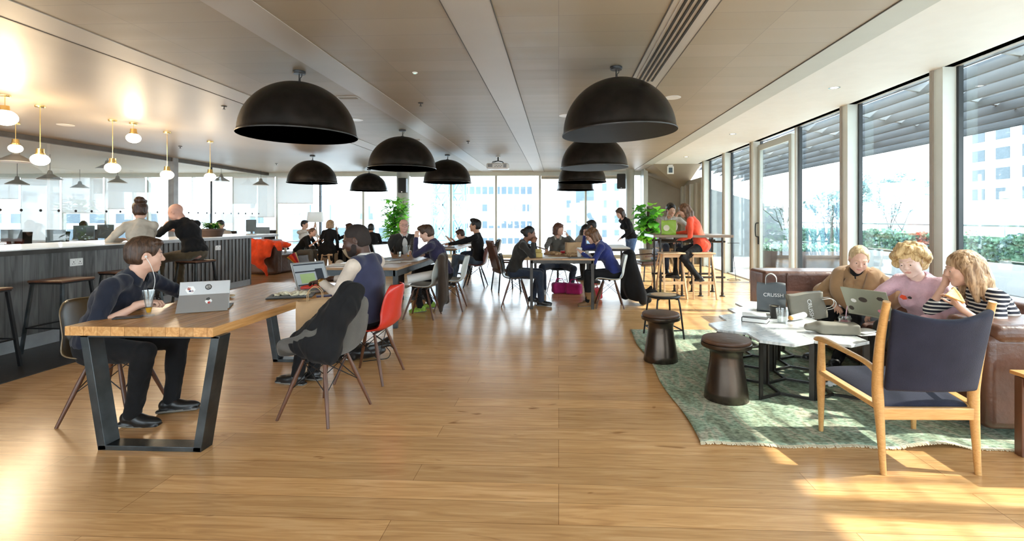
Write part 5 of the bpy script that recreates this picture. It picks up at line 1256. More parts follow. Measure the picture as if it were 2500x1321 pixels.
# the two at the bar
person('woman with a brown bun in an oatmeal sweater leaning on the bar', (-5.80, 6.46), 134, .85, vx=MID, s=.99, female=True, hs=1.1, lean=6, lean2=16, hyaw=-8, hpitch=6, lh=(-6.16, 6.56, 1.10), lpole=(-.3, -.9, -.6), rh=(-6.15, 6.9, 1.10), rpole=(.5, .5, -.8), lf=(-6.1, 6.55, .35), rf=(-6.0, 6.8, .35), top='greysweater', pants='jeans_dark', hair='bun', hairm_='hair_dkbrown', skinm='skin_fair', glasses=True, hem=True)
barstool((-5.80, 6.48), R(50), 'bar stool under the woman in the oatmeal sweater')
person('bald man in a black sweater and olive trousers on a bar stool', (-5.58, 7.18), 168, .88, vx=MID, s=1.03, hs=1.06, fat=1.08, lean=12, lean2=32, hyaw=14, hpitch=32, lh=(-6.12, 7.28, 1.30), lpole=(-.2, -.8, -.9), rh=(-6.15, 7.5, 1.2), rpole=(0, .6, -.8), lcurl=.6, lsleeve=.8, sleeve=.8, lf=(-6.02, 7.0, .36), rf=(-5.9, 7.3, .3), top='black_cloth', pants='olive', hair='none' if False else None, hairm_='hair_honey', skinm='skin_pinkish', shoulder=1.05, fold=.005)
barstool((-5.56, 7.18), R(-10), 'bar stool under the bald man in black')
# second table
person('bald man with glasses in a dark jacket and open white shirt', (-2.86, 8.80), -62, .55, vx=MID, s=1.04, lean=0, lean2=4, jacket='charcoal', hyaw=-2, hpitch=-4, lh=(-2.6, 8.35, .80), rh=(-2.95, 8.3, .80), top='white_cloth', collar='white_cloth', pants='charcoal', hair='fringe', hairm_='hair_honey', skinm='skin_pinkish', glasses=True)
P7, i7 = person('man in a dark purple sweater holding his hand to his brow', (-1.74, 7.32), 180, .55, vx=MID, s=1.0, lean=12, lean2=26, hyaw=4, hpitch=22, lh=(-2.16, 7.24, 1.10), rh=(-2.10, 7.5, .82), lpole=(-.1, -.2, -1), rpole=(0, .6, -.8), lcurl=.8, lpalm=(.2, 0, 1), lf=(-2.06, 7.12, .09), rf=(-2.0, 7.45, .09), top='purple_navy', collar='purple_navy', pants='black_cloth', shoes='shoe_green', hair='quiff', hairm_='hair_brown', skinm='skin_fair')
person('person half hidden behind the man in the purple sweater', (-2.0, 8.35), 185, .54, vx=FAR, s=1.0, lean=18, lean2=30, hpitch=15, lh=(-2.4, 8.2, .82), rh=(-2.4, 8.5, .82), top='charcoal', pants='black_cloth', hair='bob', hairm_='hair_honey', skinm='skin_fair', female=True)
person('man in a black sweater and blue jeans stretching one arm over the table', (-1.66, 9.85), 180, .54, vx=MID, s=1.04, lean=-6, lean2=6, hyaw=5, hpitch=-2, lh=(-2.30, 9.65, .86), rh=(-2.25, 10.1, .84), lpole=(.2, -.4, -.9), rpole=(0, .6, -.8), lcurl=.3, lpalm=(-1, 0, .05), lf=(-2.12, 9.6, .20), rf=(-2.16, 9.85, .10), lkp=(-1, 0, 1.2), top='black_cloth', pants='jeans', shoes='shoe_black', hair='quiff', hairm_='hair_black', skinm='skin_tan')
person('man in a striped t-shirt bent low over the far table', (-2.0, 12.2), 180, .54, vx=FAR, s=1., lean=34, lean2=58, hpitch=22, hyaw=5, lh=(-2.75, 12.0, .88), rh=(-2.7, 12.3, .84), lpole=(.0, -.5, -.9), rpole=(0, .6, -.8), lf=(-2.3, 12.0, .09), rf=(-2.3, 12.3, .09), top='stripe_small', sleeve=.35, pants='jeans_dark', hair='short', hairm_='hair_dkbrown', skinm='skin_fair')
# square table
person('woman with dark tied hair in a charcoal hooded top eating', (-.72, 7.82), 0, .54, vx=MID, s=.98, female=True, lean=8, lean2=26, hyaw=-4, hpitch=16, rh=(-.41, 7.68, 1.0), lh=(-.40, 7.88, 1.0), rpole=(-.1, -.5, -.9), lpole=(0, .5, -.9), rcurl=.7, lcurl=.7, rpalm=(.5, 0, .9), lpalm=(.5, 0, .9), rf=(-.28, 7.70, .09), lf=(-.42, 7.90, .12), top='charcoal', collar=None, pants='jeans_dark', hair='bunlow', hairm_='hair_black', skinm='skin_brown', lip='lip_dark')
person('woman in the middle with dark bobbed hair, grey jacket and beige scarf', (-.03, 9.28), -84, .54, vx=MID, s=.98, female=True, lean=6, lean2=14, hyaw=38, hpitch=2, rh=(-.22, 8.68, .83), lh=(.17, 9.0, 1.06), rpole=(-.9, .1, -.5), lpole=(.9, .0, -.7), lcurl=.5, lpalm=(-.1, -.2, 1), rf=(-.27, 8.95, .09), lf=(.22, 9.3-.2, .09), rkp=(-.5, -1, .8), lkp=(.5, -1, .8), top='tweed', collar='oatmeal', pants='jeans_dark', shoes='shoe_white', hair='bob', hairm_='hair_auburn', skinm='skin_fair')
person('dark-haired woman in a cream t-shirt leaning at the far table', (.33, 10.5), 8, .54, vx=FAR, s=.98, female=True, lean=16, lean2=26, hyaw=5, hpitch=18, rh=(.62, 10.1, .80), lh=(.75, 10.6, .80), rpole=(0, -.6, -.8), top='oatmeal', sleeve=.35, pants='jeans_dark', hair='long', hairm_='hair_black', skinm='skin_fair')
person('dark-haired man behind the woman with glasses, mostly hidden', (.95, 11.05), 180, .56, vx=FAR, s=1.02, lean=8, lean2=20, hpitch=8, top='royal', pants='charcoal', lh=(.55, 10.85, .80), rh=(.55, 11.2, .80), hair='short', hairm_='hair_black', skinm='skin_tan')
P13, i13 = person('woman with glasses in a royal blue sweater and tan boots reading at the table', (.87, 7.74), 180, .54, vx=MID, s=1.0, female=True, lean=14, lean2=34, hyaw=6, hpitch=26, lh=(.36, 7.62, .86), rh=(.42, 7.86, 1.12), lpole=(.2, -.5, -.9), rpole=(.2, .5, -.9), lcurl=.5, rcurl=.8, rpalm=(.2, 0, 1), lf=(.47, 7.70, .09), rf=(.56, 7.98, .09), top='royal', pants='black_cloth', shoes='boot_tan', hair='bob', hairm_='hair_chestnut', skinm='skin_fair', glasses=True)
person('standing woman in a black sweater and blue jeans bending forward', (1.72, 11.6), 205, .93, vx=MID, s=1.0, female=True, lean=8, lean2=34, hyaw=10, hpitch=22, lh=(1.47, 11.35, .95), rh=(1.86, 11.75, .88), lpole=(.2, -.3, -.5), rpole=(1, .5, .1), rcurl=.4, lf=(1.80, 11.45, .09), rf=(1.88, 11.75, .09), lkp=(-1, -.4, 0), rkp=(-1, -.4, 0), top='black_cloth', pants='jeans_blue', hair='bob', hairm_='hair_dkbrown', skinm='skin_fair', shoes='boot_tan')
person('man in a grey jumper behind the green bag at the tall table', (2.2, 9.93), -88, .92, vx=MID, s=1.03, lean=10, lean2=26, hyaw=6, hpitch=16, lh=(2.50, 9.45, 1.13), rh=(2.27, 9.50, 1.42), lpole=(.9, .1, -.6), rpole=(-1, .0, -.6), rcurl=.9, lcurl=.6, rpalm=(0, -.3, 1), rf=(2.1, 9.55, .42), lf=(2.35, 9.55, .42), top='oatmeal', pants='jeans_dark', hair='short', hairm_='hair_black', skinm='skin_tan', shoulder=1.1)
person('woman in a bright red jacket with long brown hair on a tall stool', (2.55, 8.80), 158, .93, vx=MID, s=1.0, female=True, lean=14, lean2=26, hyaw=14, hpitch=24, lh=(2.17, 8.85, 1.0), rh=(2.2, 9.2, 1.12), lpole=(.3, -.6, -.9), rpole=(0, .6, -.8), lf=(2.42, 8.52, .37), rf=(2.10, 8.80, .40), lkp=(-1, -.1, .4), rkp=(-1, -.1, .6), top='red_jacket', pants='black_cloth', hair='long', hairm_='hair_chestnut', skinm='skin_fair', hem=True, fold=.004)
# sofa
def coat(V, d):
    V.ell(d['P']+d['u']*.06-d['f']*.0, [list(r) for r in d['M']], (.215, .165, .16), .05); V.cap(d['C']+d['f']*.10+d['r']*.05+d['u']*.10, d['P']+d['f']*.17-d['r']*.05+d['u']*.02, .055, .075, .04)
    V.cap(d['C']+d['f']*.10-d['r']*.05+d['u']*.10, d['P']+d['f']*.17+d['r']*.06+d['u']*.02, .05, .07, .04)
    for q in (-1, 1):
        E, T, Md, m = d['A'][q]; V.cap(d['S'][q], E, .072, .075, .03); V.cap(E, E.lerp(T, .85), .075, .062, .03)
    V.cap(d['N']+d['r']*.07-d['f']*.03, d['N']-d['r']*.07-d['f']*.03, .055, .055, .03); V.cap(d['N']+d['r']*.085, d['C']+d['r']*.05+d['f']*.13, .035, .035, .02); V.cap(d['N']-d['r']*.085, d['C']-d['r']*.05+d['f']*.13, .035, .035, .02)
P17, i17 = person('blonde woman with tied-back hair in a camel coat on the sofa', (3.05, 4.90), 214, .44, vx=NEAR, s=.96, female=True, lean=14, lean2=32, hyaw=34, hpitch=22, hroll=-6, headfwd=.03, hs=1.08, lh=(2.86, 4.48, .56), rh=(2.68, 4.84, .56), lpole=(.2, -.8, -.6), rpole=(-.4, .9, -.6), lf=(2.60, 4.62, .10), rf=(2.52, 4.85, .10), top='camel', infl=.022, pants='black_cloth', hair='tied', hairm_='hair_blonde', skinm='skin_fair', extra=coat, fold=.008, neckline=.07, legs=True)
mb = MB(); V = Vol(*[[a-.2 for a in i17['Nk']], [a+.2 for a in i17['Nk']]], .006); V.cap(i17['Nk']-i17['u']*.06, i17['Nk']+i17['u']*.035, .072, .056, .01); V.cap(i17['Nk']-i17['u']*.10+i17['f']*.02, i17['Nk']+i17['f']*.0, .09, .06, .01); Pm, Fq = V.mesh(); mesh_np('black_top', Pm, Fq, 'black_cloth', P17)
I = i17; mb = MB(); nk, u_, f_, r_ = I['Nk'], I['u'], I['f'], I['r']
for q in (-1, 1):
    path = bez([nk-f_*.075+r_*q*.03+u_*.03, nk+r_*q*.10+f_*.01+u_*.02, I['Ch']+r_*q*.075+f_*.185+u_*.06, I['Ch']-r_*q*.03+f_*.225-u_*.08, I['P']-r_*q*.05+f_*.25+u_*.07], 7)
    nn = len(path); mb = MB(); mb.grid(lambda u, v: path[int(round(u*(nn-1)))]+(r_*q*(.085*v*(.5+.9*sin(pi*min(1, .15+u*.8))))+u_*(-.02*v)+f_*(.05*sin(pi*v)+.0*v)), nn, 7); mb.build('lapel', 'camel', P17, smooth=True, solid=.03, auto=180)
P18, i18 = person('woman with curly blonde hair in a fluffy pink sweater on the sofa', (3.16, 4.24), 208, .44, vx=NEAR, s=.98, female=True, lean=14, lean2=28, hyaw=6, hpitch=16, hroll=8, headfwd=.03, hs=1.06, lh=(2.80, 3.82, .62), rh=(2.74, 4.22, .62), lpole=(.3, -.9, -.5), rpole=(-.4, .9, -.6), lf=(2.66, 3.95, .10), rf=(2.58, 4.2, .10), top='pink', infl=.026, pants='charcoal', hair='curly', hairm_='hair_curly', skinm='skin_pale', fold=.008, neckline=.066)
P19, i19 = person('woman with long fair hair in a striped top holding pizza on the sofa', (3.24, 3.58), 172, .45, vx=NEAR, s=.97, female=True, lean=14, lean2=34, hyaw=-12, hpitch=12, headfwd=.03, hs=1.08, lh=(2.74, 3.42, .79), rh=(2.89, 3.74, .93), lpole=(.5, -.5, -1), rpole=(-.2, .4, -1), lcurl=.35, rcurl=.8, lpalm=(-.6, .1, .8), rpalm=(.1, 0, 1), lf=(2.66, 3.5, .10), rf=(2.6, 3.7, .10), top='stripe_breton', sleeve=.62, lsleeve=.62, pants='black_cloth', hair='long', hairm_='hair_honey', skinm='skin_fair', fold=.006, neckline=.066)
# far left group
person('woman in a black t-shirt leaning forward on the brown sofa', (-7.02, 12.75), 0, .50, vx=FAR, s=.98, female=True, lean=24, lean2=46, hyaw=-10, hpitch=16, rh=(-6.45, 12.6, .78), lh=(-6.45, 12.95, .78), rpole=(0, -.5, -.9), top='black_cloth', sleeve=.35, pants='khaki', rf=(-6.55, 12.6, .09), lf=(-6.5, 12.9, .09), hair='tied', hairm_='hair_chestnut', skinm='skin_fair')
person('man in a black and white shirt leaning back with his hand at his chin', (-7.75, 14.5), -20, .50, vx=FAR, s=1.04, lean=-16, lean2=-4, hyaw=10, hpitch=0, rh=(-7.25, 14.2, 1.12), lh=(-7.2, 14.9, .7), rpole=(.2, -.7, -.6), rpalm=(0, 0, 1), top='white_cloth', sleeve=.5, pants='charcoal', hair='short', hairm_='hair_black', skinm='skin_fair')
def longcoat(V, d): V.ell(d['P']+Vector((0, -.05, -.02)), EYE3, (.24, .19, .22), .05); V.cap(d['P']+Vector((-.12, -.14, -.05)), d['P']+Vector((-.15, -.17, -.28)), .08, .05, .03); V.cap(d['P']+Vector((.16, -.12, -.05)), d['P']+Vector((.19, -.14, -.34)), .07, .05, .03)
person('blonde woman in a black coat with her back turned on the wooden stool', (-6.28, 12.92), 88, .56, vx=FAR, s=1.0, female=True, lean=4, lean2=10, hyaw=-14, hpitch=2, top='black_cloth', extra=longcoat, hem=True, lf=(-6.4, 13.3, .09), rf=(-6.15, 13.3, .09), pants='black_cloth', hair='bob', hairm_='hair_honey', skinm='skin_fair')
person('dark-haired woman in black raising one hand, sitting below the smallest dome lamp', (-5.78, 13.5), 176, .50, vx=FAR, s=.98, female=True, lean=6, lean2=20, hyaw=0, hpitch=4, lh=(-6.22, 13.3, 1.06), rh=(-6.1, 13.7, .9), lpole=(0, -.3, -1), lpalm=(-.2, 0, 1), lcurl=.2, top='black_cloth', sleeve=.7, lsleeve=.7, pants='black_cloth', hair='bob', hairm_='hair_dkbrown', skinm='skin_fair')
person('person in a dark coat seen behind the shoulder of the waistcoat man', (-5.05, 12.9), 120, .50, vx=FAR, s=.98, lean=12, lean2=24, hpitch=10, top='black_cloth', pants='black_cloth', hair='short', hairm_='hair_black', skinm='skin_tan', hem=True)
# office, behind the glass
p = atY(546, 560, 12.6); person('person in a cap and pale patterned shirt beyond the bar end', (p.x, p.y), -80, .56, vx=FAR, s=1.0, lean=4, hpitch=10, top='oatmeal', pants='charcoal', hair='short', hairm_='hair_black', skinm='skin_fair', rh=(p.x+.02, p.y-.22, 1.12), rpole=(-.5, 0, -1), legs=False)
p = atY(208, 575, 14.5); person('blurred person in a pale pink top at a desk in the office', (p.x, p.y), 150, .56, vx=FAR, s=.98, female=True, lean=6, hpitch=5, top='white_cloth', pants='charcoal', hair='long', hairm_='hair_dkbrown', skinm='skin_fair', legs=False)
# ================================================================ things on tables and floor
def box_thing(name, label, cat, c, d, m, rz=0., bev=.002, grp=None):
    o = MB().box((0, 0, d[2]/2), d).build(name, m, None, bevel=bev); o.location = c; o.rotation_euler = (0, 0, rz); return tag(o, label, cat, grp)
TZ = .751
# tablet with kickstand
def tablet(loc, rz):
    t = thing('tablet_computer', 'grey tablet on a kickstand with stickers on its back, open on the front table', 'tablet', loc, rz)
    a = R(-16); rot = (a, 0, 0); hgt = .205; w = .30
    c = Vector((0, -.5*hgt*sin(R(16)) , hgt/2*cos(a)+.002)); fr = Euler(rot).to_matrix()
    tilt = lambda x, y, z: Vector((x, 0, 0))+Vector((0, y*cos(R(18))+z*sin(R(18)), z*cos(R(18))-y*sin(R(18))))
    mb = MB(); mb.M = Matrix.Rotation(R(-18), 4, 'X'); mb.box((0, 0, hgt/2+.004), (w, .009, hgt)); mb.build('tablet', 'silver', t, bevel=.003)
    mb = MB(); mb.M = Matrix.Rotation(R(-18), 4, 'X'); mb.box((0, .0052, hgt/2+.004), (w-.02, .001, hgt-.02)); mb.build('screen', 'screen_glow', t)
    # stand hinges at mid height and leans towards the viewer (-y)
    Mr = Matrix.Rotation(R(-18), 4, 'X'); hg = Mr @ Vector((0, -.006, hgt*.55)); ft = Vector((0, hg.y-.105, .003))
    mb = MB(); d = ft-hg; mb.add([hg+Vector((-w/2, 0, 0)), hg+Vector((w/2, 0, 0)), ft+Vector((w/2, 0, 0)), ft+Vector((-w/2, 0, 0))], [(0, 1, 2, 3)]); mb.build('kickstand', 'silver', t, solid=.003)
    mb = MB(); mb.box((0, .14, .004), (w, .21, .006)); mb.build('keyboard', 'charcoal', t, bevel=.002)
    def stick(x, z, r, m, nm='sticker', n=18, on='tab'):
        o = MB(); 
        if on == 'tab': o.M = Mr @ Matrix.Translation((x, -.0056, z)) @ Matrix.Rotation(R(90), 4, 'X')
        else:
            k = z; pos = hg.lerp(ft, k); an = atan2(ft.z-hg.z, ft.y-hg.y); o.M = Matrix.Translation((x, pos.y-.0026, pos.z+.0024)) @ Matrix.Rotation(atan2(hg.z-ft.z, hg.y-ft.y), 4, 'X')
        o.lathe([(0, 0), (r, 0), (r, .0006), (0, .0006)], n); o.build(nm, m, t)
    stick(.02, .165, .020, 'charcoal'); stick(.02, .165, .0155, 'white_paint', n=22)
    stick(-.085, .150, .030, 'white_paint', n=6); stick(-.095, .160, .012, 'orange_cloth', n=7); stick(-.075, .140, .010, 'pink', n=5); stick(-.088, .142, .008, 'royal', n=5)
    stick(.03, .42, .022, 'white_paint', n=6, on='s'); stick(.026, .30, .014, 'charcoal', n=5, on='s'); stick(.034, .5, .010, 'red_plastic', n=6, on='s')
    return t
p = atz(480, 760, TZ); tablet((p.x+.03, p.y+.03, TZ), R(28))
# tall glass with juice
def tallglass(loc, label, fill, h=.17, m='orange_juice', r=.036, r0=.014, name='drinking_glass'):
    t = thing(name, label, 'glass', loc)
    MB().lathe([(0, 0), (.034, 0), (.034, .004), (.008, .010), (r0, .018), (r, h), (r-.002, h), (r0-.003, .022), (0, .02)], 28).build('glass', 'glass_clear', t, smooth=True)
    k = fill/h; MB().lathe([(0, .022), (r0-.003, .022), (r0-.003+(r-r0)*k, fill), (0, fill)], 20).build('juice', m, t, smooth=True)
p = atz(363, 771, TZ); tallglass((p.x, p.y, TZ), 'tall tapered glass with a little orange juice on the front table', .055)
p = atz(312, 776, TZ); box_thing('phone', 'dark phone lying at the near edge of the front table', 'phone', (p.x, p.y, TZ), (.145, .075, .009), 'black_plastic', R(28), .003)
p = atz(537, 727, TZ); t = thing('plate', 'small cream plate with crumbs behind the tablet', 'plate', (p.x, p.y, TZ)); MB().lathe([(0, .004), (.07, .004), (.105, .014), (.106, .011), (.07, 0), (0, 0)], 36).build('dish', 'cream', t, smooth=True); MB().ball((.02, .01, .008), .02, 6, sc=(1.5, 1, .3)).build('crumbs', 'food', t, smooth=True)
# laptop of the man in the waistcoat
def laptop(loc, rz, label, scr='screen_dim', body='silver', ang=108, w=.33, d=.23, rows=None):
    t = thing('laptop', label, 'laptop', loc, rz)
    MB().box((0, 0, .008), (w, d, .014)).build('base', body, t, bevel=.004)
    MB().box((0, .01, .0155), (w*.86, d*.45, .002)).build('keyboard', 'charcoal', t)
    M = Matrix.Translation((0, d/2-.003, .015)) @ Matrix.Rotation(R(90-ang), 4, 'X') @ Matrix.Rotation(0, 4, 'X')
    mb = MB(); mb.M = M; mb.box((0, .0, d/2), (w, .008, d)); mb.build('lid', body, t, bevel=.003)
    mb = MB(); mb.M = M; mb.box((0, -.0045, d/2+.004), (w*.92, .001, d*.86)); mb.build('screen', scr, t)
    for (x, z, ww, hh, m) in rows or []:
        mb = MB(); mb.M = M; mb.box((x*w, -.0054, z*d), (ww*w, .0008, hh*d)); mb.build('screen_window', m, t)
    return t, M
laptop((-2.14, 4.30, TZ), R(62), 'open laptop with a green page on its screen, used by the waistcoat man', 'screen_dim', 'silver', 114, .34, .25, [(0, .90, .9, .05, 'screen_bar'), (-.1, .62, .70, .05, 'screen_bar'), (-.12, .36, .42, .36, 'screen_green'), (.25, .45, .22, .5, 'screen_bar'), (0, .12, .9, .05, 'screen_bar')])
# tray, papers, napkin, red umbrella, receipt, purse
p = atz(712, 724, TZ); t = thing('serving_tray', 'flat dark tray under crumpled paper at the middle of the front table', 'tray', (p.x, p.y, TZ), R(20)); MB().box((0, 0, .006), (.34, .24, .010)).build('board', 'charcoal', t, bevel=.003); MB().box((-.04, .06, .0125), (.20, .13, .003)).build('sheet', 'black_cloth', t)
def crumple(V, n=26, sx=.13, sy=.07, seed=4):
    r = random.Random(seed)
    for i in range(n):
        q = sqrt(r.random()); t_ = r.uniform(0, 2*pi); V.ell((q*sx*cos(t_), q*sy*sin(t_), r.uniform(.004, .016)+.012*(1-q)), ER(r.uniform(-50, 50), r.uniform(-50, 50), r.uniform(0, 180)), (.032, .020, .008), .006)
blob('crumpled_napkin', 'crumpled cream paper napkin lying on the dark tray', 'napkin', (p.x+.02, p.y-.02, TZ+.012), crumple, 'cream', .005, (-.2, -.13, 0), (.2, .13, .07), R(15), lambda P_: .006*np.abs(np_noise(P_, 70.))-.003)
p = atz(772, 706, TZ); t = thing('folded_umbrella', 'small red folded umbrella lying beside the laptop', 'umbrella', (p.x-.02, p.y-.03, TZ+.022), R(38))
MB().tube([(-.10, 0, 0), (-.06, 0, 0), (.05, 0, 0), (.10, 0, 0)], [.012, .022, .026, .018], 14).build('canopy', 'red_plastic', t, smooth=True); MB().tube([(-.145, 0, 0), (-.10, 0, 0)], .010, 10).build('handle', 'glass_clear', t, smooth=True)
p = atz(800, 724, TZ); box_thing('purse', 'dark purple pouch behind the red umbrella near the table edge', 'pouch', (p.x-.03, p.y, TZ), (.12, .07, .012), 'purple_navy', R(30), .005)
# carrier bags
def papbag(loc, rz, label, m, w=.26, d=.13, h=.30, grp=None, tilt=0., handle=None, textb=None, lean=(0, 0), body_name='paper_bag', tm='white_paint', ts=.05):
    t = thing(body_name, label, 'bag', loc, (lean[0], lean[1], rz))
    def f(u, v):
        a = u*4; k = int(a) % 4; s_ = a-int(a); c = [(-1, -1), (1, -1), (1, 1), (-1, 1)]; p0, p1 = c[k], c[(k+1) % 4]; x = (p0[0]+(p1[0]-p0[0])*s_)*w/2; y = (p0[1]+(p1[1]-p0[1])*s_)*d/2
        y *= (1-.35*v); y += .008*sin(x*30+v*9); x *= 1-.02*sin(v*7); return Vector((x, y, v*h+.006*sin(x*25)*v))
    m_ = MB().grid(f, 40, 12, closeu=True); m_.add([f(0, 0), f(.25, 0), f(.5, 0), f(.75, 0)], [(0, 3, 2, 1)]); o = m_.build('bag_body', m, t, smooth=True, solid=.002, auto=50)
    for y in (-1, 1): MB().tube(bez([(-.05, y*d*.3, h-.02), (-.045, y*d*.26, h+.06), (0, y*d*.22, h+.095), (.045, y*d*.26, h+.06), (.05, y*d*.3, h-.02)], 5), handle[1] if handle else .003, 6, flat=handle[2] if handle else 1.).build('handle', handle[0] if handle else 'paper_kraft', t, smooth=True)
    if textb: text(textb, 'lettering', tm, t, (0.02, -d/2*.86-.006, h*.55), (R(90)-.12, 0, 0), ts)
    return t
papbag((-1.80, 3.50, .46), R(20), 'brown paper carrier bag standing on the grey felt chair', 'paper_kraft', .24, .13, .34)
# black jacket over the felt chair
def jacket(V):
    V.cap((-.10, -.10, .12), (.16, -.03, .42), .085, .07, .05); V.cap((-.02, -.14, .05), (.16, -.06, .34), .08, .07, .05); V.cap((.10, -.04, .30), (.20, .03, .43), .06, .05, .05); V.cap((-.14, -.10, .10), (.05, -.14, .06), .07, .07, .04); V.cap((.14, .0, .42), (.02, .02, .2), .06, .05, .05); V.cap((.05, -.15, .0), (.12, -.13, .28), .05, .06, .04); V.cap((-.06, -.14, .12), (.13, -.09, .32), .085, .08, .05)
blob('black_jacket', 'crumpled black jacket thrown over the grey felt tub chair', 'jacket', (-1.63, 3.33, .455), jacket, 'black_cloth', .007, (-.32, -.32, -.08), (.36, .2, .56), R(12), lambda P_: .016*np_noise(P_*A((1, 1, .4)), 19., 2.)-.020*np.abs(np_noise(P_*A((1, 1, .35)), 34., .7))+.006)
# black leather bag on the floor
def satchel(V):
    V.ell((0, 0, .07), ER(0, 0, 0), (.24, .13, .075), .02); V.ell((.20, .04, .13), ER(0, -30, 20), (.10, .07, .03), .03); V.cap((-.2, .02, .05), (-.05, -.1, .03), .03, .03, .02); V.cap((.1, -.08, .12), (.28, .0, .12), .02, .02, .02)
o = blob('leather_bag', 'black leather bag slumped on the floor behind the red chair', 'bag', (-1.98, 4.78, 0), satchel, 'shoe_black', .008, (-.36, -.25, -.0), (.38, .25, .24), R(10), folds(.006, 20, 1)); 
mb = MB(); mb.tube(bez([(.24, -.05, .12), (.29, -.07, .06), (.27, -.09, .01), (.2, -.12, .008), (.05, -.17, .008)], 5), .004, 5); mb.lathe([(.012, 0), (.016, 0), (.016, .004), (.012, .004)], 12, c=(.27, -.05, .12)); mb.build('strap', 'black_cloth', o)
# second table
t2z = .7735
rn = random.Random(11)
pl = [('long white paper sheet hanging near the left corner of the second table', (-2.92, 6.35), (.30, .42), 12), ('white sheets behind the waistcoat man on the second table', (-2.60, 6.55), (.45, .34), -8), ('white paper pile left of the open laptop on the second table', (-2.35, 6.75), (.21, .30), 20), ('loose white paper near the right edge of the second table', (-2.2, 6.9), (.3, .21), 12), ('loose paper in the middle of the second table', (-2.75, 7.2), (.30, .21), 40)]
for nm, c, d, a in pl:
    o = MB().grid(lambda u, v: Vector(((u-.5)*d[0], (v-.5)*d[1], .002+.006*abs(sin(u*5+v*3))*u)), 8, 8).build('paper_sheet', 'paper_white', None, smooth=True, solid=.0012); o.location = (*c, t2z); o.rotation_euler = (0, 0, R(a)); tag(o, nm, 'paper', 'papers on the second table')
def cup(loc, label, m='white_plastic', r=.04, h=.10, lid=None, name='paper_cup', fill=None, straw=None, sleeve=None):
    t = thing(name, label, 'cup', loc)
    MB().lathe([(0, 0), (r*.72, 0), (r, h), (r*1.04, h+.003), (r*.98, h+.003), (r*.70, .004), (0, .004)], 28).build('cup', m, t, smooth=True)
    if fill: MB().lathe([(0, .006), (r*.69, .006), (r*(.70+.26*fill[0]), h*fill[0]), (0, h*fill[0])], 24).build('drink', fill[1], t, smooth=True)
    if lid: MB().lathe([(r*1.06, h-.004), (r*1.08, h+.004), (r*.95, h+.010), (r*.9, h+.022), (0, h+.024)], 28).build('lid', lid, t, smooth=True)
    if straw: MB().tube([(0, 0, .02), (.012, 0, h+straw[1]*.5), (.02, 0, h+straw[1])], .0045, 8).build('straw', straw[0], t, smooth=True)
    return t
blob('crumpled_paper_ball', 'crumpled white paper ball on the second table', 'paper', (-2.62, 6.22, t2z), lambda V: [V.ell((rn.uniform(-.02, .02), rn.uniform(-.02, .02), .035+rn.uniform(-.01, .015)), EYE3, (.028, .028, .026), .01) for _ in range(7)], 'white_cloth', .006, (-.08, -.08, 0), (.08, .08, .1), 0, folds(.004, 60, 1))
laptop((-2.50, 7.10, t2z), R(68), 'open laptop with a bright white screen beside the beer glass', 'screen_glow', 'silver', 112, .33, .24)
tallglass((-2.38, 7.55, t2z), 'tall beer glass nearly empty on the second table', .05, .20, r=.034); tallglass((-2.50, 7.5, t2z), 'short water glass beside the tall beer glass', .02, .10, 'glass_clear', .034, .026)
o = box_thing('notebook', 'thin black notebook on the table of the man in the black sweater', 'notebook', (-2.35, 10.3, t2z), (.22, .3, .012), 'charcoal', .2)
for nm, x, y, a in (('white paper sheet near the hand of the man in the black sweater', -2.3, 10.0, 5), ('white paper sheets in front of the man in the striped t-shirt', -2.6, 11.9, 12)):
    o = MB().box((0, 0, .001), (.3, .4, .002)).build('paper_sheet', 'paper_white'); o.location = (x, y, t2z); o.rotation_euler = (0, 0, R(a)); tag(o, nm, 'paper')
# brown coat hung on the second chair and paper roll
def coat_h(V):
    V.cap((-.13, 0, .83), (.13, 0, .83), .045, .045, .03); V.cap((-.14, .0, .8), (-.18, -.02, .25), .05, .06, .04); V.cap((.1, 0, .8), (.14, -.03, .18), .05, .045, .04); V.cap((0, .0, .8), (-.02, -.02, .3), .07, .05, .05); V.cap((-.05, .0, .5), (-.22, .0, .12), .06, .03, .04); V.cap((.05, .02, .6), (.20, .0, .25), .05, .03, .04)
blob('brown_coat', 'dark brown coat hanging over the back of a chair at the second table', 'coat', (-1.62, 6.72, .03), coat_h, 'brown_coat', .009, (-.32, -.14, .02), (.32, .16, .95), R(96), folds(.016, 17, .15))
t = thing('paper_roll', 'large rolled white paper lying across a chair at the second table', 'paper roll', (-1.92, 6.72, .58), (R(4), R(-9), R(18)))
n_ = 28; prof = [(.050, -.17), (.052, -.17), (.052, .17), (.050, .17)]
mb = MB(); mb.M = Matrix.Rotation(R(90), 4, 'Y'); mb.lathe([(.045, -.20), (.062, -.20), (.062, .20), (.045, .20), (.045, -.20)], 32); mb.build('roll', 'paper_white', t, smooth=True); mb = MB(); mb.M = Matrix.Rotation(R(90), 4, 'Y'); mb.lathe([(.02, -.195), (.032, -.195), (.032, .19), (.02, .19), (.02, -.195)], 24); mb.build('inner_roll', 'paper_white', t, smooth=True)
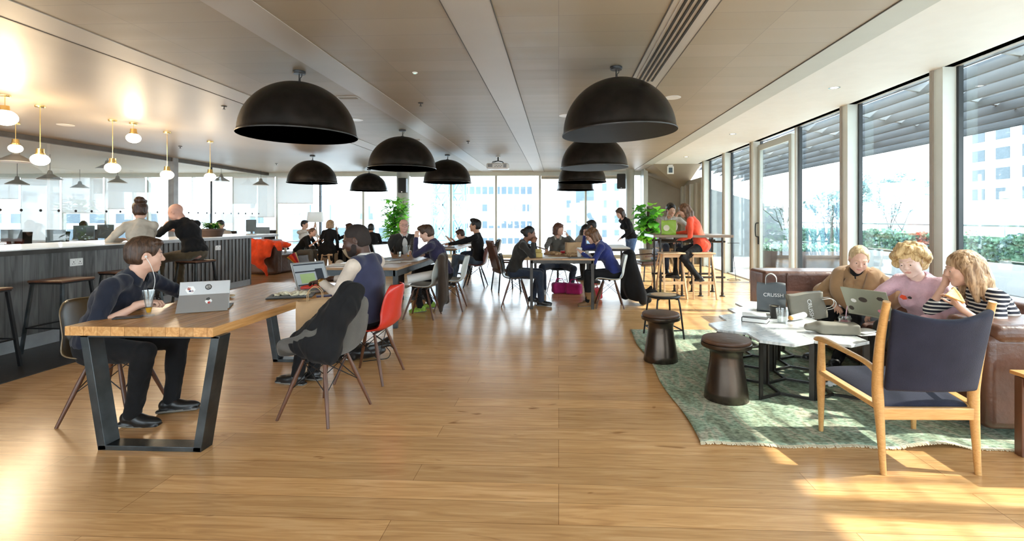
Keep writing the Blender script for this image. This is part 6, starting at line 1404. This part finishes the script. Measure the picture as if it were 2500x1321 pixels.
# black coat and bags at the square table
def blackcoat(V):
    V.cap((-.10, 0, .80), (.10, .0, .80), .05, .05, .04); V.cap((0, 0, .8), (.04, .10, .2), .09, .16, .08); V.cap((.0, .05, .3), (.14, .28, .07), .14, .06, .08); V.cap((-.1, 0, .7), (-.16, .06, .12), .06, .09, .06); V.cap((.1, 0, .7), (.22, .12, .08), .06, .07, .06)
blob('black_coat', 'long black coat hanging from the white chair down to the floor', 'coat', (1.14, 7.95, .0), blackcoat, 'black_cloth', .011, (-.36, -.25, 0.004), (.42, .42, .9), R(-60), folds(.016, 14, .2))
def bagf(V): V.box((0, 0, .10), EYE3, (.15, .08, .10), .04, .02); V.cap((-.09, 0, .18), (-.05, 0, .27), .012, .012, .02); V.cap((-.05, 0, .27), (.05, 0, .27), .012, .012, .01); V.cap((.05, 0, .27), (.09, 0, .18), .012, .012, .01)
blob('pink_bag', 'bright pink bag on the floor under the square table, left one', 'bag', (.02, 9.05, 0), bagf, 'magenta', .01, (-.2, -.15, 0), (.2, .15, .32), .3, folds(.008, 20, 1)); blob('pink_bag', 'crimson bag on the floor behind the tan boots', 'bag', (.62, 8.35, 0), bagf, 'crimson', .01, (-.2, -.15, 0), (.2, .15, .28), .9, folds(.006, 20, 1)); blob('shoulder_bag', 'purple bag on the floor between the two women, beside the pink one', 'bag', (.28, 8.95, 0), bagf, 'magenta', .01, (-.2, -.15, 0), (.2, .15, .28), -.4, folds(.006, 20, 1))
blob('black_bag', 'black bag on the floor at the foot of the tall table', 'bag', (1.62, 8.75, 0), lambda V: (V.ell((0, 0, .06), EYE3, (.17, .11, .07), .02), V.cap((0, 0, .1), (.05, .03, .16), .04, .03, .04), V.cap((.1, .0, .05), (.24, -.03, .03), .03, .015, .02)), 'black_cloth', .01, (-.25, -.18, 0), (.3, .18, .24), .2, folds(.008, 20, 1))
tz = .781
def pb(nm, loc, s_, seed, m='paper_kraft', rz=0): 
    return blob('paper_wrapper', nm, 'wrapper', loc, lambda V: crumple(V, 34, .12*s_, .08*s_, seed), m, .008, (-.25, -.18, 0), (.25, .18, .16), rz, lambda P_: .012*s_*np.abs(np_noise(P_, 28.))+.01)
pb('crumpled orange-brown paper bag on the square table, left of the open bag', (-.10, 8.30, tz), 1.1, 3)
t = papbag((.12, 8.32, tz+.075), R(10), 'open brown paper bag lying on the square table', 'paper_kraft', .26, .15, .30, lean=(0, R(90)))
pb('flat brown wrapper with a sandwich on the square table', (.22, 7.98, tz), .9, 8)
cup((.33, 7.74, tz), 'tall white paper cup at the front of the square table', 'white_plastic', .043, .13, 'white_plastic'); cup((.47, 7.98, tz), 'small white cup beside the hands of the woman in blue', 'white_plastic', .03, .08)
t = thing('food_box', 'open yellow card box in front of the woman in the hooded top', 'box', (-.33, 7.72, tz), R(8)); MB().box((0, 0, .035), (.13, .12, .07)).build('box', 'yellow_box', t, bevel=.003); MB().box((.0, .07, .09), (.13, .004, .07), rot=(R(-20), 0, 0)).build('lid', 'yellow_box', t)
o = MB().box((0, 0, .002), (.42, .16, .003)).build('paper_sheet', 'paper_white'); o.location = (-.05, 7.62, tz); o.rotation_euler = (0, 0, .1); tag(o, 'white sheet at the near edge of the square table', 'paper')
o = MB().box((0, 0, .004), (.30, .20, .007)).build('magazine', 'ext_grey'); o.location = (.30, 7.58, tz); o.rotation_euler = (0, 0, .2); tag(o, 'open magazine under the hands of the woman in blue', 'magazine')
o = MB().box((0, 0, .004), (.13, .05, .006)).build('napkin', 'yellow_box'); o.location = (-.10, 7.72, tz); o.rotation_euler = (0, 0, .15); tag(o, 'small yellow napkin in the middle of the square table', 'napkin')
t = thing('book', 'red book with cups on it at the far side of the square table', 'book', (.18, 8.62, tz)); MB().box((0, 0, .02), (.3, .12, .035)).build('cover', 'crimson', t, bevel=.002)
# tall table
papbag((2.02, 8.98, 1.1035), R(-12), 'lime green carrier bag with white handles on the tall table', 'lime', .26, .12, .26, handle=('white_plastic', .008, .3), body_name='green_bag')
mb = MB(); mb.lathe([(0, 0), (.055, 0), (.055, .002), (0, .002)], 24); g = kids(bpy.data.objects['green_bag'])[0]; o = mb.build('printed_disc', 'cream', bpy.data.objects['green_bag']); o.location = (-.04, -.063, .12); o.rotation_euler = (R(85), 0, 0)
for x, y, d in ((2.42, 9.0, 'left of two clear glasses on the tall table'), (2.52, 9.05, 'right of two clear glasses on the tall table')): tallglass((x, y, 1.1035), d, .03, .10, 'glass_clear', .036, .03)
# slim stand in front of the windows
p = atz(1797, 684, 0); t = thing('umbrella_stand', 'slim black wire stand with a round base in front of the right windows', 'stand', (p.x-.05, p.y, 0))
mb = MB(); mb.tube([(.14*cos(2*pi*k/24), .14*sin(2*pi*k/24), .008) for k in range(24)], .006, 6, closed=True); mb.build('base_ring', 'black_metal', t, smooth=True); mb = MB(); mb.cyl((-.0, -.14, .008), (-.04, 0, .84), .006, n=6); mb.cyl((-.14, .0, .84), (.12, 0, .84), .006, n=6); mb.build('pole', 'black_metal', t)
# coffee tables
cz = .474
def onhx(px, py, z=cz): return atz(px, py, z)
p = onhx(1845, 784); t = thing('book', 'thick black hardback book lying on the marble tables', 'book', (p.x, p.y, cz), R(-32))
MB().box((0, 0, .019), (.20, .145, .033)).build('pages', 'paper_white', t); mb = MB(); mb.box((0, 0, .001), (.21, .155, .003)); mb.box((0, 0, .037), (.21, .155, .003)); mb.box((-.104, 0, .019), (.004, .155, .038)); mb.build('cover', 'charcoal', t)
text('THE CREATIVE', 'title', 'orange_cloth', t, (-.1065, 0, .019), (R(90), 0, R(-90)), .016)
o = box_thing('notepad', 'thin pale notebook on top of the black book', 'notebook', (p.x+.01, p.y+.06, cz+.0405), (.20, .14, .012), 'paper_white', R(-20))
p = onhx(1893, 778); cup((p.x, p.y+.02, cz), 'black takeaway cup with milky coffee behind the clear cup', 'charcoal', .045, .115, name='takeaway_cup', fill=(.93, 'cream'))
p = onhx(1909, 788); cup((p.x, p.y, cz), 'empty clear plastic cup on the nearest marble table', 'glass_clear', .050, .12, name='plastic_cup')
p = onhx(1947, 782); t = thing('sandwich_wrap', 'half-eaten sandwich in white paper beside the clear cup', 'food', (p.x, p.y, cz+.03), R(32)); MB().tube([(-.10, 0, 0), (-.06, 0, 0), (.10, 0, .01)], [.022, .030, .030], 14, flat=.85).build('wrapping', 'paper_white', t, smooth=True); MB().ball((-.10, 0, 0), .024, 8, sc=(.8, 1, .85)).build('filling', 'food', t, smooth=True)
p = onhx(1888, 762); papbag((p.x, p.y+.05, cz), R(-22), 'dark grey carrier bag standing upright with white lettering and a white handle', 'bag_slate', .26, .13, .28, lean=(R(-12), 0), handle=('white_plastic', .009, .3), textb='CRUSSH', body_name='carrier_bag', ts=.05)
p = onhx(1958, 772); papbag((p.x-.10, p.y+.04, cz+.07), R(-12), 'grey-brown carrier bag lying on its side with its white handle out', 'bag_taupe', .24, .14, .30, lean=(0, R(80)), handle=('white_plastic', .010, .3), textb='CRUSSH', body_name='carrier_bag')
p = onhx(2066, 808); cup((p.x, p.y+.02, cz), 'clear cup of pink smoothie with a domed lid and pink straw', 'glass_clear', .046, .10, 'glass_clear', name='smoothie_cup', fill=(.8, 'smoothie'), straw=('pink', .10))
p = onhx(2045, 815)
def pouch(V): V.box((0, 0, .045), EYE3, (.15, .06, .045), .02, .02); V.cap((-.15, 0, .05), (-.22, 0, .045), .04, .03, .03)
blob('packed_lunch_bag', 'folded grey-brown bag lying flat in front of the smoothie', 'bag', (p.x, p.y, cz), pouch, 'bag_taupe', .007, (-.3, -.12, 0), (.22, .12, .13), R(-10), folds(.004, 22, 1))
for i, (dx, dy, a) in enumerate(((.19, -.02, 14), (.20, .0, 30))):
    o = MB().grid(lambda u, v: Vector(((u-.5)*.18, (v-.5)*.13, .004+.010*u*sin(v*3))), 8, 8).build('napkin', 'paper_white', None, smooth=True, solid=.002, auto=180); o.location = (p.x+dx, p.y+dy, cz+.004+.016*i); o.rotation_euler = (0, 0, R(a)); tag(o, ['lower white napkin at the right tip of the marble tables', 'upper white napkin at the right tip of the marble tables'][i], 'napkin')
# laptop on the pink woman's knees
t, M = laptop((2.68, 4.16, .585), R(118), 'olive grey laptop with stickers on its lid on the knees of the women', 'screen_glow', 'silver_olive', 118, .36, .25)
def lidst(x, z, r, m, n=16, sq=1.):
    o = MB(); o.M = M @ Matrix.Translation((x, .0045, z)) @ Matrix.Rotation(R(-90), 4, 'X') @ Matrix.Diagonal((1, sq, 1, 1)); o.lathe([(0, 0), (r, 0), (r, .0008), (0, .0008)], n); o.build('sticker', m, t)
lidst(.10, .13, .024, 'white_paint', 7, .8); lidst(.02, .15, .034, 'brown_coat', 24, .7); lidst(-.12, .18, .028, 'brown_coat', 6, .7); lidst(-.10, .06, .030, 'smoothie', 7, .6); lidst(.14, .05, .022, 'brown_coat', 9)
# pizza slice in the raised hand, badge and pin on the pink sweater
E_, T_, Md, _m = i19['arms'][-1]; wp = i19['W'](T_+Md @ Vector((0, .10, .02)))
t = thing('pizza_slice', 'slice of pizza held up by the woman in the striped top', 'food', wp-Vector((.02, .02, .0)), (R(48), R(8), R(10))); MB().add([(-.09, -.03, .02), (.05, -.06, 0), (.05, .06, 0), (-.09, -.03, .032), (.05, -.06, .012), (.05, .06, .012)], [(0, 2, 1), (3, 4, 5), (0, 1, 4, 3), (1, 2, 5, 4), (2, 0, 3, 5)]).build('slice', 'food', t, bevel=.004); MB().tube([(.05, -.06, .006), (.055, 0, .008), (.05, .06, .006)], .012, 8).build('crust', 'crust', t, smooth=True)
c = i18['Ch']+i18['f']*.165+i18['r']*(.06)+i18['u']*.09; fr = i18['M2'].to_4x4(); mb = MB(); mb.M = Matrix.Translation(c) @ fr @ Matrix.Rotation(R(78), 4, 'X'); mb.lathe([(0, 0), (.028, 0), (.026, .008), (0, .01)], 5); mb.build('badge', 'orange_cloth', P18, smooth=True); mb = MB(); mb.M = Matrix.Translation(c-i18['r']*.05+i18['u']*.005) @ fr @ Matrix.Rotation(R(78), 4, 'X'); mb.lathe([(0, 0), (.014, 0), (.013, .006), (0, .007)], 12); mb.build('pin', 'charcoal', P18, smooth=True)
# paper on the rug
blob('crumpled_paper', 'crumpled silvery wrapping on the rug under the marble tables', 'wrapper', (2.22, 4.18, .012), lambda V: crumple(V, 30, .12, .09, 21), 'paper_white', .007, (-.2, -.16, 0), (.2, .16, .1), .3, lambda P_: .012*np.abs(np_noise(P_, 30.)))
o = blob('turquoise_coat', 'dark coat with a turquoise lining on the sofa arm at the right edge', 'coat', (3.45, 3.35, .735), lambda V: (V.cap((-.2, 0, .04), (.3, .05, .05), .05, .06, .04), V.cap((0, .1, .05), (.35, .0, .06), .06, .05, .04)), 'navy', .01, (-.4, -.2, 0), (.5, .3, .2), 0, folds(.01, 18, 1)); 
# orange scarf, orange-yellow umbrella at the far left
def scarf(V):
    V.cap((-.38, .08, .42), (.42, .10, .36), .10, .07, .06); V.cap((-.38, -.10, .40), (-.26, -.18, .0), .11, .10, .08); V.cap((-.16, -.10, .42), (-.10, -.18, .10), .10, .10, .08); V.cap((.02, -.08, .40), (.05, -.16, .12), .10, .06, .08); V.cap((-.26, -.17, .05), (-.02, -.19, -.20), .12, .06, .08); V.cap((-.02, -.19, -.16), (.04, -.19, -.36), .06, .02, .04); V.cap((.25, -.05, .38), (.30, -.10, .26), .10, .06, .08)
blob('orange_scarf', 'bright orange-red scarf draped over the end of the brown sofa', 'scarf', (-7.10, 11.60, .38), scarf, 'orange_cloth', .012, (-.6, -.4, -.45), (.6, .2, .6), 0, folds(.022, 15, .3))
t = thing('furled_umbrella', 'yellow, orange and red half-open umbrella lying against the brown sofa', 'umbrella', (-6.50, 11.60, .42), (R(8), R(-32), 0))
for k in range(6):
    a0, a1 = R(60*k), R(60*k+60); MB().add([(0, 0, -.32), (.105*cos(a0), .105*sin(a0), .10), (.12*cos((a0+a1)/2), .12*sin((a0+a1)/2), .10), (.105*cos(a1), .105*sin(a1), .10), (0, 0, .12)], [(0, 1, 2), (0, 2, 3), (1, 4, 2), (2, 4, 3)]).build('panel', ('yellow', 'orange_cloth', 'crimson')[k % 3], t, smooth=True)
MB().cyl((0, 0, -.40), (0, 0, .14), .006).build('shaft', 'black_metal', t)
p = atY(770, 540, 15.2); t = thing('floor_lamp', 'tripod floor lamp with a large white drum shade', 'floor lamp', (p.x, p.y, 0)); MB().lathe([(.26, 1.28), (.22, 1.60), (.217, 1.60), (.257, 1.28)], 36).build('lamp_shade', 'blind_white', t, smooth=True); MB().ball((0, 0, 1.42), .06, 8).build('bulb', 'lamp_white_soft', t, smooth=True)
for k in range(3): MB().cyl((0, 0, 1.3), (.30*cos(R(90+120*k)), .30*sin(R(90+120*k)), 0), .014, n=8).build('leg', 'light_wood', t, smooth=True)
blob('black_bag', 'black bag and coat heap on the dark sofa behind the laptop screen', 'bag', (-5.15, 13.15, .42), lambda V: (V.ell((0, 0, .12), EYE3, (.30, .2, .15), .03), V.ell((.3, .05, .1), EYE3, (.22, .18, .12), .05)), 'black_cloth', .014, (-.5, -.35, 0), (.7, .35, .4), 0, folds(.015, 12, 1))
blob('white_bag', 'small white bag on the floor beside the blonde woman in black', 'bag', (-5.85, 12.7, 0), lambda V: V.ell((0, 0, .14), EYE3, (.14, .1, .15), .02), 'white_cloth', .014, (-.25, -.2, 0), (.25, .2, .35), 0, folds(.01, 14, 1))
# ---------------------------------------------------------------- plants
def leafmb(mb, base, d, L, w, rn, droop=.5, n=5, mi=0, split=0):
    d = Vector(d).normalized(); side = d.cross(Vector((0, 0, 1))); side = side.normalized() if side.length > .05 else Vector((1, 0, 0)); p = Vector(base); v = []; dd = d.copy()
    for i in range(n+1):
        t_ = i/n; ww = w*sin(pi*min(.97, .06+t_*.94))**.8; v += [p-side*ww+Vector((0, 0, ww*.25)), p.copy(), p+side*ww+Vector((0, 0, ww*.25))]
        dd = (dd+Vector((0, 0, -droop/n))).normalized(); p = p+dd*(L/n)
    mb.add(v, [(3*i+j, 3*i+j+1, 3*i+4+j, 3*i+3+j) for i in range(n) for j in (0, 1)], mi)
def plant(name, loc, label, h0, h1, rad, nl, L, w, seed, mats, pot, stems=6, cat='plant', bias=0, droop=.7):
    rn = random.Random(seed); t = thing(name, label, cat, loc)
    r, hp = pot[0], pot[1]; MB().lathe([(0, 0), (r*.78, 0), (r, hp), (r*1.04, hp), (r*1.04, hp-.03), (r*.92, hp-.03)], 28).build('pot', pot[2], t, smooth=True); MB().lathe([(0, hp-.03), (r*.93, hp-.04)], 20).build('soil', 'soil', t)
    mb = MB(); tips = []
    for k in range(stems):
        a = 2*pi*k/stems+rn.random(); top = Vector((rad*.6*cos(a)*rn.random(), rad*.6*sin(a)*rn.random(), h0+(h1-h0)*rn.uniform(.5, 1.))); pts = bez([(.04*cos(a), .04*sin(a), hp-.05), (top.x*.4, top.y*.4, (hp+top.z)/2), tuple(top)], 5); mb.tube(pts, .008, 5); tips.append(pts)
    mb.build('stem', 'trunk', t, smooth=True); mb = MB()
    for i in range(nl):
        s_ = rn.choice(tips); p = s_[rn.randint(len(s_)//3, len(s_)-1)] if not bias else s_[rn.randint(0, len(s_)-1)]; a = rn.uniform(0, 2*pi); el = rn.uniform(-.2, .9); d = Vector((cos(a), sin(a), el)); b = p+Vector((cos(a), sin(a), rn.uniform(-.1, .4)))*rad*rn.uniform(.0, .45); leafmb(mb, b, d, L*rn.uniform(.7, 1.2), w*rn.uniform(.7, 1.2), rn, droop, 5, rn.randint(0, len(mats)-1))
    o = mb.build('foliage', mats, t, smooth=True); o['kind'] = 'stuff'; return t
p = atY(965, 600, 15.4); plant('potted_plant', (p.x, p.y, 0), 'tall bushy green plant in front of the round column', .8, 2.0, .6, 520, .28, .055, 5, ['leaf_bright', 'leaf_bright', 'leaf_green', 'leaf_green', 'leaf_dark'], (.24, .42, 'pot_grey'), 9)
p = atz(1580, 648, 0); plant('monstera_plant', (p.x, p.y-.15, 0), 'large split-leaf plant in a grey pot beside the standing woman', .6, 1.75, .52, 150, .34, .12, 8, ['leaf_bright', 'leaf_green', 'leaf_dark', 'leaf_green'], (.27, .5, 'pot_grey'), 8, droop=.9)
MB().cyl((0, 0, .4), (0, 0, 1.75), .04, n=10).build('moss_pole', 'pot_brown', bpy.data.objects['monstera_plant'], smooth=True)
p = atX(517, 575, -6.74); plant('bowl_of_plants', (p.x, p.y, 1.046), 'dark planter bowl with green leaves standing on the rear bar', .12, .26, .22, 240, .09, .022, 3, ['leaf_dark', 'leaf_green', 'leaf_dark'], (.22, .15, 'pot_brown'), 12)
# ---------------------------------------------------------------- office beyond the glass
def monitor(px, py, y, w, h, label, ang=0):
    p = atY(px, py, y); t = thing('computer_monitor', label, 'monitor', (p.x, p.y, .74), R(ang), 'monitors on the office desks'); zc = p.z-.74
    MB().box((0, 0, zc), (w, .03, h)).build('screen', 'grey_screen', t, bevel=.01); MB().box((0, .03, zc/2-.02), (.05, .03, max(.1, zc))).build('stand', 'grey_plastic', t); MB().box((0, .02, .01), (.22, .18, .02)).build('foot', 'grey_plastic', t)
p = atY(546, 560, 12.6); taskchair_at = [(p.x, p.y-.02)]; p = atY(208, 575, 14.5); taskchair_at.append((p.x, p.y))
mat('grey_screen', (.15, .19, .21), .5); mat('desk_white', (.6, .6, .6), .4)
for q in ((136, 577, 11.8, .52, .34, 'monitor back with a dark object before it, left in the office'), (205, 568, 13.0, .62, .40, 'pale monitor behind the blurred person in pink'), (258, 565, 13.5, .50, .40, 'monitor left of the woman with the bun'), (613, 551, 13.4, .30, .34, 'upright pale monitor behind the rear bar end'), (640, 566, 13.0, .42, .26, 'low monitor just left of the orange scarf'), (28, 575, 10.6+.9, .55, .30, 'brownish monitor back at the left edge')): monitor(*q)
for (x, y, w_, d_, nm) in ((-14.5, 13.6, 4.5, 1.0, 'long white office desk behind the bar on the left'), (-13.2, 11.9, 3.0, .8, 'white office desk nearest the glass partition'), (-8.6, 13.8, 1.8, .9, 'white desk behind the rear bar end')):
    t = thing('office_desk', nm, 'desk', (x, y, 0)); MB().box((0, 0, .72), (w_, d_, .03)).build('desktop', 'desk_white', t)
    for i in (-1, 1):
        for j in (-1, 1): MB().box((i*(w_/2-.05), j*(d_/2-.05), .35), (.05, .05, .71)).build('leg', 'white_paint', t)
def taskchair(px, y, label, ang=0):
    p = atY(px, 600, y) if px > 1 else Vector((*y, 0)); t = thing('office_chair', label, 'chair', (p.x, p.y, 0), R(ang)); mb = MB(); mb.grid(lambda u, v: Vector(((u-.5)*.46, -.22-.05*sin(v*3), .55+v*.5)), 6, 8); mb.build('backrest', 'charcoal', t, solid=.03, smooth=True); MB().box((0, 0, .48), (.48, .46, .07)).build('seat', 'charcoal', t, bevel=.02); MB().cyl((0, 0, .08), (0, 0, .46), .03).build('column', 'black_metal', t)
    mb = MB(); [mb.bar((0, 0, .08), (.3*cos(R(72*k)), .3*sin(R(72*k)), .05), .04) for k in range(5)]; mb.build('base', 'black_plastic', t)
taskchair(165, 12.4, 'dark office chair behind the bar, right of the first monitor', 10); taskchair(677, 14.2, 'dark office chair with a coat, above the orange scarf', -20); taskchair(60, 11.9, 'dark office chair near the left edge behind the bar', 30)

taskchair(0, taskchair_at[0], 'office chair under the person in a cap beyond the bar end', -170); taskchair(0, taskchair_at[1], 'office chair under the blurred person in pink', 60)
# ================================================================ outside
MB().box((24.5, 12, -.12), (40, 60, .2)).build('terrace_floor', 'terrace', struct=True)
MB().box((0, 60, -9.2), (260, 84, .2)).build('ground_back', 'ext_grey', struct=True)
# sloping louvred sunshade over the terrace windows
t = thing('louvred_sunshade', 'sloping grey louvred sunshade above the terrace outside the right windows', 'sunshade', (4.5, 6, 0))
for i in range(8):
    x = .35+i*.245; z = 3.28-.066*i; mb = MB(); mb.M = Matrix.Translation((x, 0, z)) @ Matrix.Rotation(-atan2(.93, 1.0), 4, 'Y'); mb.box((0, 0, 0), (.34, 23, .014)); mb.build('slat', 'louvre', t)
for k in range(16):
    y = -11+k*1.5; mb = MB(); mb.add([(.15, y-.02, 3.42), (1.95, y-.02, 3.02), (1.95, y-.02, 2.90), (.15, y-.02, 3.24), (.15, y+.02, 3.42), (1.95, y+.02, 3.02), (1.95, y+.02, 2.90), (.15, y+.02, 3.24)], [(0, 1, 2, 3), (7, 6, 5, 4), (0, 4, 5, 1), (1, 5, 6, 2), (2, 6, 7, 3), (3, 7, 4, 0)]); mb.build('bracket', 'louvre_lt', t)
MB().box((-.05, 0, 3.36), (.3, 23, .12)).build('beam', 'louvre_lt', t)
# hedge on its planter wall, with railing behind
def leafcloud(name, label, cat, box, n, L, mats, seed, kindw=None, extra=None, dens=None):
    rn = random.Random(seed); o = MB(); (x0, x1), (y0, y1), (z0, z1) = box
    for i in range(n):
        x, y, z = rn.uniform(x0, x1), rn.uniform(y0, y1), rn.uniform(z0, z1)
        if rn.random() < .6: x = x0+rn.random()*.08
        z += .05*sin(y*3)+.03*sin(y*7.7); mi = 0 if rn.random() < .85 else min(1, len(mats)-1)
        if kindw: mi = kindw(x, y, z, rn)
        a = rn.uniform(0, 2*pi); d = Vector((cos(a), sin(a), rn.uniform(-.5, 1))).normalized(); u = d.orthogonal().normalized(); v = d.cross(u); c = Vector((x, y, z)); s_ = L*rn.uniform(.6, 1.3)
        o.add([c-u*s_*.5, c+v*s_*.45, c+u*s_*.5, c-v*s_*.45], [(0, 1, 2, 3)], mi)
    return o
t = thing('hedge', 'clipped green hedge with a reddish patch along the far side of the terrace', 'hedge', (0, 0, 0))
MB().box((8.65, 7.5, .82), (.5, 22, .44)).build('inner_growth', 'hedge', t)
o = leafcloud('foliage', '', '', ((8.32, 8.95), (-3, 18.5), (.62, 1.06)), 26000, .065, ['hedge', 'hedge_red', 'leaf_out'], 4, kindw=lambda x, y, z, r: (1 if abs(y-11.1) < .55 and r.random() < .7 else (2 if r.random() < .25 else 0))).build('foliage', ['hedge', 'hedge_red', 'leaf_out'], t); o['kind'] = 'stuff'
MB().box((8.65, 7.5, .27), (.72, 22.5, .56)).build('planter_wall', 'ext_white', struct=True)
t = thing('terrace_railing', 'thin dark handrail running behind the hedge', 'railing', (9.3, 7.5, 0)); MB().cyl((0, -11.5, 1.24), (0, 11.5, 1.24), .022, n=8).build('handrail', 'ext_grey', t, smooth=True)
for k in range(12): MB().cyl((0, -11+k*2., 0), (0, -11+k*2., 1.24), .012, n=6).build('post', 'ext_grey', t)
# corten planter with shrubs and small bare trees
t = thing('rust_planter', 'curved rust-brown planter with low shrubs outside the glass door', 'planter', (6.85, 13.9, 0))
def pf(u, v): a = pi+u*pi; return Vector((1.35*cos(a), .75*sin(a)*(.6), v*.5))
m_ = MB().grid(lambda u, v: Vector((1.35*cos(2*pi*u), .55*sin(2*pi*u), v*.5)), 40, 2, closeu=True); m_.build('wall', 'corten', t, solid=.02, smooth=True); MB().lathe([(0, .44), (1.3, .44)], 30, sy=.4).build('soil', 'soil', t)
rn = random.Random(9); mb = MB()
for i in range(2200):
    a = rn.uniform(0, 2*pi); q = sqrt(rn.random()); c = Vector((1.3*q*cos(a), .52*q*sin(a), rn.uniform(.46, .66))); u = Vector((rn.uniform(-1, 1), rn.uniform(-1, 1), rn.uniform(-.4, 1))).normalized(); v = u.orthogonal().normalized()*.05; u = u*.05; mb.add([c-u, c+v, c+u, c-v], [(0, 1, 2, 3)])
o = mb.build('shrubs', 'hedge', t); o['kind'] = 'stuff'
def baretree(loc, label, h, seed, leaves=0, lm='leaf_out', spread=.6):
    rn = random.Random(seed); t = thing('small_tree', label, 'tree', loc, 0); mb = MB(); tips = []
    def br(p, d, L, r, lv):
        e_ = p+d*L; mb.tube([p, p.lerp(e_, .5)+Vector((rn.uniform(-.03, .03),)*3), e_], [r, r*.85, r*.7], 6); tips.append(e_)
        if lv:
            for _ in range(2 if lv > 1 else 3): br(e_, (d+Vector((rn.uniform(-1, 1), rn.uniform(-1, 1), rn.uniform(-.1, .6)))*spread).normalized(), L*rn.uniform(.6, .85), r*.6, lv-1)
    for k in range(3): br(Vector((0, 0, 0)), Vector((rn.uniform(-.35, .35), rn.uniform(-.3, .3), 1)).normalized(), h*.34, .028, 4)
    mb.build('trunk', 'bark_out', t, smooth=True)
    if leaves:
        mb = MB()
        for i in range(leaves):
            c = rn.choice(tips)+Vector((rn.uniform(-.15, .15), rn.uniform(-.15, .15), rn.uniform(-.12, .12))); u = Vector((rn.uniform(-1, 1), rn.uniform(-1, 1), rn.uniform(-1, 1))).normalized(); v = u.orthogonal().normalized()*.05; u = u*.06; mb.add([c-u, c+v, c+u, c-v], [(0, 1, 2, 3)])
        o = mb.build('foliage', lm, t); o['kind'] = 'stuff'
baretree((6.5, 13.9, .44), 'slender bare tree in the rust planter, left one seen through the door', 1.5, 5); baretree((7.45, 13.8, .44), 'slender bare tree in the rust planter, right one', 1.6, 12); baretree((8.0, 13.95, .44), 'small leafy tree at the right end of the rust planter', 1.7, 21, 500)
baretree((14.5, 26.0, -.5), 'blue-green tree beyond the terrace seen through the door glass', 4.2, 31, 2600, 'leaf_out', .8); baretree((16.8, 25.0, -.5), 'second blue-green tree beyond the terrace, right of the first', 4.0, 37, 2400, 'leaf_out', .8)
# pale sloping wall outside at the far right corner
mb = MB(); mb.prism([(4.7, 0), (8.2, 0), (8.2, 1.75), (5.3, 2.55), (4.7, 2.7)], 0, .2); o = mb.build('wall_terrace_end', 'ext_grey', struct=True); o.rotation_euler = (R(90), 0, 0); o.location = (0, 18.2, 0)
# buildings across the street
def facade(name, label, y, px0, px1, ytop, ybot, wins, d=6, m='ext_white'):
    a, b = atY(px0, ytop, y), atY(px1, ybot, y); t = thing(name, label, 'building', ((a.x+b.x)/2, y+d/2, b.z)); w_, h_ = b.x-a.x, a.z-b.z
    MB().box((0, 0, h_/2), (w_, d, h_)).build('wall', m, t)
    for (x0, y0, x1, y1) in wins:
        p, q = atY(x0, y0, y), atY(x1, y1, y); f = MB().box(((p.x+q.x)/2-t.location.x, -d/2-.02, (p.z+q.z)/2-t.location.z), (q.x-p.x, .12, p.z-q.z)).build('window', 'ext_win', t)
    return t
rows = [(456, 474), (499, 516), (540, 557), (581, 595)]; cols = [1131+15.6*k for k in range(11)]
facade('office_building', 'white office building with four rows of square windows behind the crane', 46, 1000, 1330, 380, 760, [(c, a, c+11.5, b) for a, b in rows for c in cols])
facade('office_building', 'plain white building with a grey glazed stair strip at the right of the back windows', 40, 1336, 1640, 300, 760, [(1406, 440, 1450, 600)]+[(x, y, x+11, y+18) for x in (1383, 1470, 1500) for y in (448, 489, 526, 561)])
facade('office_building', 'pale building with large dark glazing seen left of the round column', 38, 700, 996, 478, 760, [(806, 500, 866, 537), (808, 556, 868, 594), (876, 498, 884, 535), (900, 503, 914, 536), (925, 556, 950, 592), (896, 556, 916, 592), (715, 500, 760, 540), (716, 560, 762, 596)])
facade('office_building', 'low pale terrace building seen through the office windows at the left', 50, -1400, 690, 505, 760, [(-1380+64*k, 522, -1340+64*k, 545) for k in range(32)]+[(-1380+64*k, 560, -1340+64*k, 592) for k in range(32)])
# tower crane masts
def mast(px, w_, y, label, m='crane_blue'):
    c = atY(px, 500, y); t = thing('crane_mast', label, 'crane', (c.x, y, -9)); mb = MB(); s_ = w_/2; hh = 16.5
    for i in (-1, 1):
        for j in (-1, 1): mb.box((i*s_, j*s_, hh/2), (.16, .16, hh))
    k = 0
    while k*1.5 < hh-1.5:
        z = k*1.5
        for i in (-1, 1): mb.bar((-s_, i*s_, z), (s_, i*s_, z+1.5), .07); mb.bar((s_, i*s_, z), (-s_, i*s_, z+1.5), .07); mb.bar((i*s_, -s_, z), (i*s_, s_, z+1.5), .07); mb.bar((-s_, i*s_, z), (s_, i*s_, z), .06)
        k += 1
    mb.build('lattice', m, t)
mast(1077, .9, 30, 'pale blue lattice crane mast, left of the pair'); mast(1118, .8, 31, 'pale blue lattice crane mast, right of the pair')
# buildings beyond the terrace
t = thing('office_building', 'hazy pale tower far beyond the terrace at the right', 'building', (64, 70, -10)); MB().box((0, 0, 15), (14, 22, 30)).build('wall', 'ext_white', t)
for i in range(5):
    for j in range(6): MB().box((-7.05, -9+i*3.6, 12+j*2.6), (.1, 1.9, 1.5)).build('window', 'ext_pale', t)
t = thing('office_building', 'low pale block beyond the terrace behind the hedge', 'building', (36, 38, -10)); MB().box((0, 0, 6.2), (8, 24, 13)).build('wall', 'ext_white', t)
